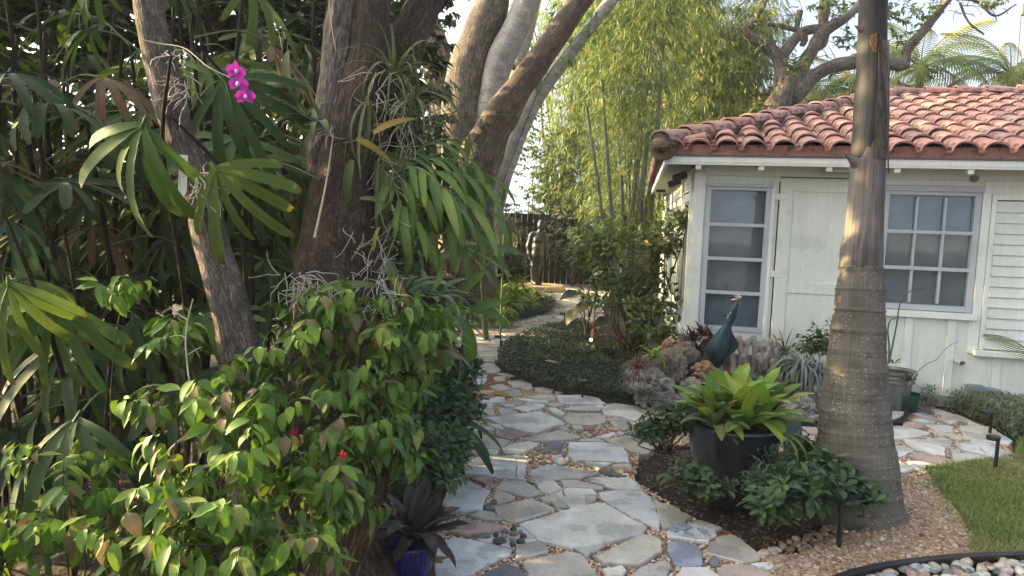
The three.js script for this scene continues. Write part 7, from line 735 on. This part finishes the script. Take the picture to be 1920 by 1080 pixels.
{ const c = at(1458, 665, 6.7), t = thing('orange_bird_flower', 'orange pointed flower on a thin stem before the cottage door', 'flower', c); part('stem', tube([V(0, 0, 0), at(1457, 650, 6.7).sub(c), at(1455, 636, 6.7).sub(c)], 0.004, 6, 0.02), greenStem, t); const pg = leafGeo({ L: 0.075, W: 0.016, segs: 4, curl: 0.4, fold: 0.4, kind: 'lance' }), om = leafMat([0.70, 0.22, 0.08]), o2 = leafMat([0.72, 0.55, 0.38]); for (const [dx, dy, m] of [[1, 0.05, om], [-0.6, 0.8, om], [0.9, 0.35, o2], [-0.2, -0.9, o2], [0.7, -0.1, om]]) { const q = part('petal', pg, m, t); frame(at(1455, 636, 6.7).sub(c), V(dx, dy, 0.2), V(0, 0.5, 1), 1).decompose(q.position, q.quaternion, q.scale); } }
// ---------------------------------------------------------------- pots by the cottage wall, dark bromeliad by the path
{
  let p = G(1672, 764), t = thing('grey_pot', 'grey ribbed pot against the cottage wall right of the palm', 'pot', p); t.scale.setScalar(1.08); const gm = std([0.27, 0.255, 0.235], { map: stoneTex, roughness: 0.9 }); part('pot_body', lathe([[0.001, 0], [0.115, 0], [0.135, 0.2], [0.138, 0.215], [0.15, 0.22], [0.15, 0.245], [0.144, 0.25], [0.158, 0.255], [0.158, 0.28], [0.152, 0.285], [0.168, 0.29], [0.168, 0.318], [0.155, 0.32], [0.15, 0.29], [0.001, 0.285]], 40), gm, t); part('potting_soil', lathe([[0.001, 0.3], [0.15, 0.295]], 20), soilM, t);
  let q = thing('whip_plant', 'tall whip stemmed plant in the grey pot', 'plant', p.clone().setY(0.32)); const wm = std([0.045, 0.075, 0.05], { roughness: 0.6 }), wp = (l) => part('stem', tube(l.map(([x, y], i) => [at(x, y, 6.4).sub(q.position), 0.009 - 0.0012 * i]), 0, 7, 0.02), wm, q); wp([[1666, 682], [1672, 655], [1681, 610], [1688, 570], [1703, 548], [1738, 540]]); wp([[1667, 680], [1667, 650], [1665, 615], [1670, 600], [1680, 597]]); wp([[1662, 680], [1660, 668], [1658, 664]]); const xf = []; rosette(xf, at(1674, 682, 6.4), 6, 0.07, [0.6, 1.4]); dress(q, GEO.obov, midT, xf, 8);
  p = G(1697, 768); t = thing('green_pot', 'small dark green plastic pot beside the grey pot', 'pot', p); part('pot_body', lathe([[0.001, 0], [0.088, 0], [0.105, 0.13], [0.112, 0.132], [0.113, 0.15], [0.106, 0.15], [0.1, 0.12], [0.001, 0.12]], 36), std([0.012, 0.055, 0.035], { roughness: 0.5 }), t); q = thing('stick_plant', 'bare leaning stick with a few leaves in the green pot', 'plant', p.clone().setY(0.12)); part('stick', tube([[1703, 722], [1718, 700], [1738, 682], [1755, 675], [1775, 652], [1797, 640]].map(([x, y], i) => [at(x, y, 6.35).sub(q.position), 0.007 - 0.0008 * i]), 0, 6, 0.03), paleTwig, q); const x2 = []; rosette(x2, at(1702, 715, 6.35), 12, 0.08, [0.2, 1.5]); dress(q, GEO.ovate, midT, x2, 14);
  reseed(700); p = G(772, 1085); t = thing('blue_pot', 'cobalt blue dimpled pot at the bottom beside the path', 'pot', p); const dim = tex(256, 256, (u, v) => { const a = (u * 28) % 1 - 0.5, b2 = (v * 10 + (Math.floor(u * 28) % 2) * 0.5) % 1 - 0.5; return Math.max(0, 1 - (a * a + b2 * b2) * 5); }, false); part('pot_body', lathe([[0.001, 0], [0.07, 0], [0.095, 0.1], [0.098, 0.15], [0.104, 0.155], [0.104, 0.17], [0.094, 0.172], [0.088, 0.15], [0.001, 0.15]], 40), phys([0.008, 0.014, 0.11], { roughness: 0.4, clearcoat: 0.5, clearcoatRoughness: 0.25, bumpMap: dim, bumpScale: 0.004 }), t); q = thing('dark_pot_bromeliad', 'dark purple green bromeliad spilling out of the blue pot', 'bromeliad', p.clone().setY(0.15)); const x3 = []; rosette(x3, p.clone().setY(0.17), 30, 0.24, [0.15, 1.35], { lean: V(0.12, 0.1, 0) }); dress(q, GEO.brom, tones(strapMat, [[0.035, 0.04, 0.032], [0.05, 0.035, 0.035], [0.06, 0.065, 0.045], [0.04, 0.022, 0.025]], { clearcoat: 0.7, clearcoatRoughness: 0.25 }), x3, 30);
}
// small palm frond entering at the right edge, slim lamp pole beyond the roof
{ const b = at(1960, 800, 5.7); b.y = 0; const t = thing('young_palm', 'feathery palm frond entering at the right edge before the shutter', 'palm', b); const c = at(1950, 690, 5.7).sub(b); part('stem', tube([[V(0, 0, 0), 0.014], [c, 0.01]], 0, 8, 0.08), greenStem, t); for (const [dx, dy, dz, s] of [[-0.55, 1, 0.1, 0.28], [0.6, 0.8, 0, 0.3], [0.1, 1, 0.5, 0.3]]) { const m = part('frond', featherG[1], palmTones[0], t); frame(c, V(dx, dy, dz), V(-dx, 0.3, 0.5), s).decompose(m.position, m.quaternion, m.scale); } }
{ const b = at(1902, 300, 23); b.y = 0; const t = thing('lamp_pole', 'slim brown pole with a small box top beyond the right end of the roof', 'pole', b); const m = std([0.30, 0.24, 0.22]); part('pole', tube([[V(0, 0, 0), 0.04], [at(1903, 165, 23).sub(b), 0.035], [at(1914, 18, 23).sub(b), 0.03]], 0, 10, 0.3), m, t); part('pole_box', new RoundedBoxGeometry(0.3, 0.35, 0.25, 1, 0.03).translate(...at(1920, 18, 23).sub(b).toArray()), std([0.5, 0.4, 0.28]), t); }
// fallen leaves on the path and the beds
{ const dl = leafGeo({ L: 0.16, W: 0.075, curl: 0.35, fold: 0.12, stalk: 0.02 }), ms = [[0.46, 0.28, 0.08], [0.52, 0.33, 0.12], [0.34, 0.17, 0.08]].map((c) => leafMat(c, { clearcoat: 0.1 })); [[912, 736, 0, 0.012, 1.4, 'large yellow brown fallen leaf on the path by the hedge'], [1016, 676, 1, 0.115, 1.0, 'tan fallen leaf lying on the ground cover'], [1285, 938, 2, -0.02, 0.5, 'reddish fallen leaf on the dark soil by the pot'], [1425, 1008, 2, -0.02, 0.35, 'small brown fallen leaf on the dark soil near the gravel'], [1790, 792, 2, 0.012, 0.6, 'rusty fallen leaf on the path near the cottage wall'], [800, 1052, 2, 0.0, 0.8, 'reddish brown fallen leaf beside the blue pot'], [1842, 1060, 2, 0.03, 0.45, 'orange brown fallen leaf on the river stones']].forEach(([x, y, m, h, s, label], i) => { const o = single('fallen_leaf', label, 'leaf', dl, ms[m], 'fallen leaves'); const p = G(x, y, h); frame(p, V(1, 0.04, 0.3 - 0.1 * i), V(0, 1, 0.1), s).decompose(o.position, o.quaternion, o.scale); }); }
renderer.render(scene, camera);
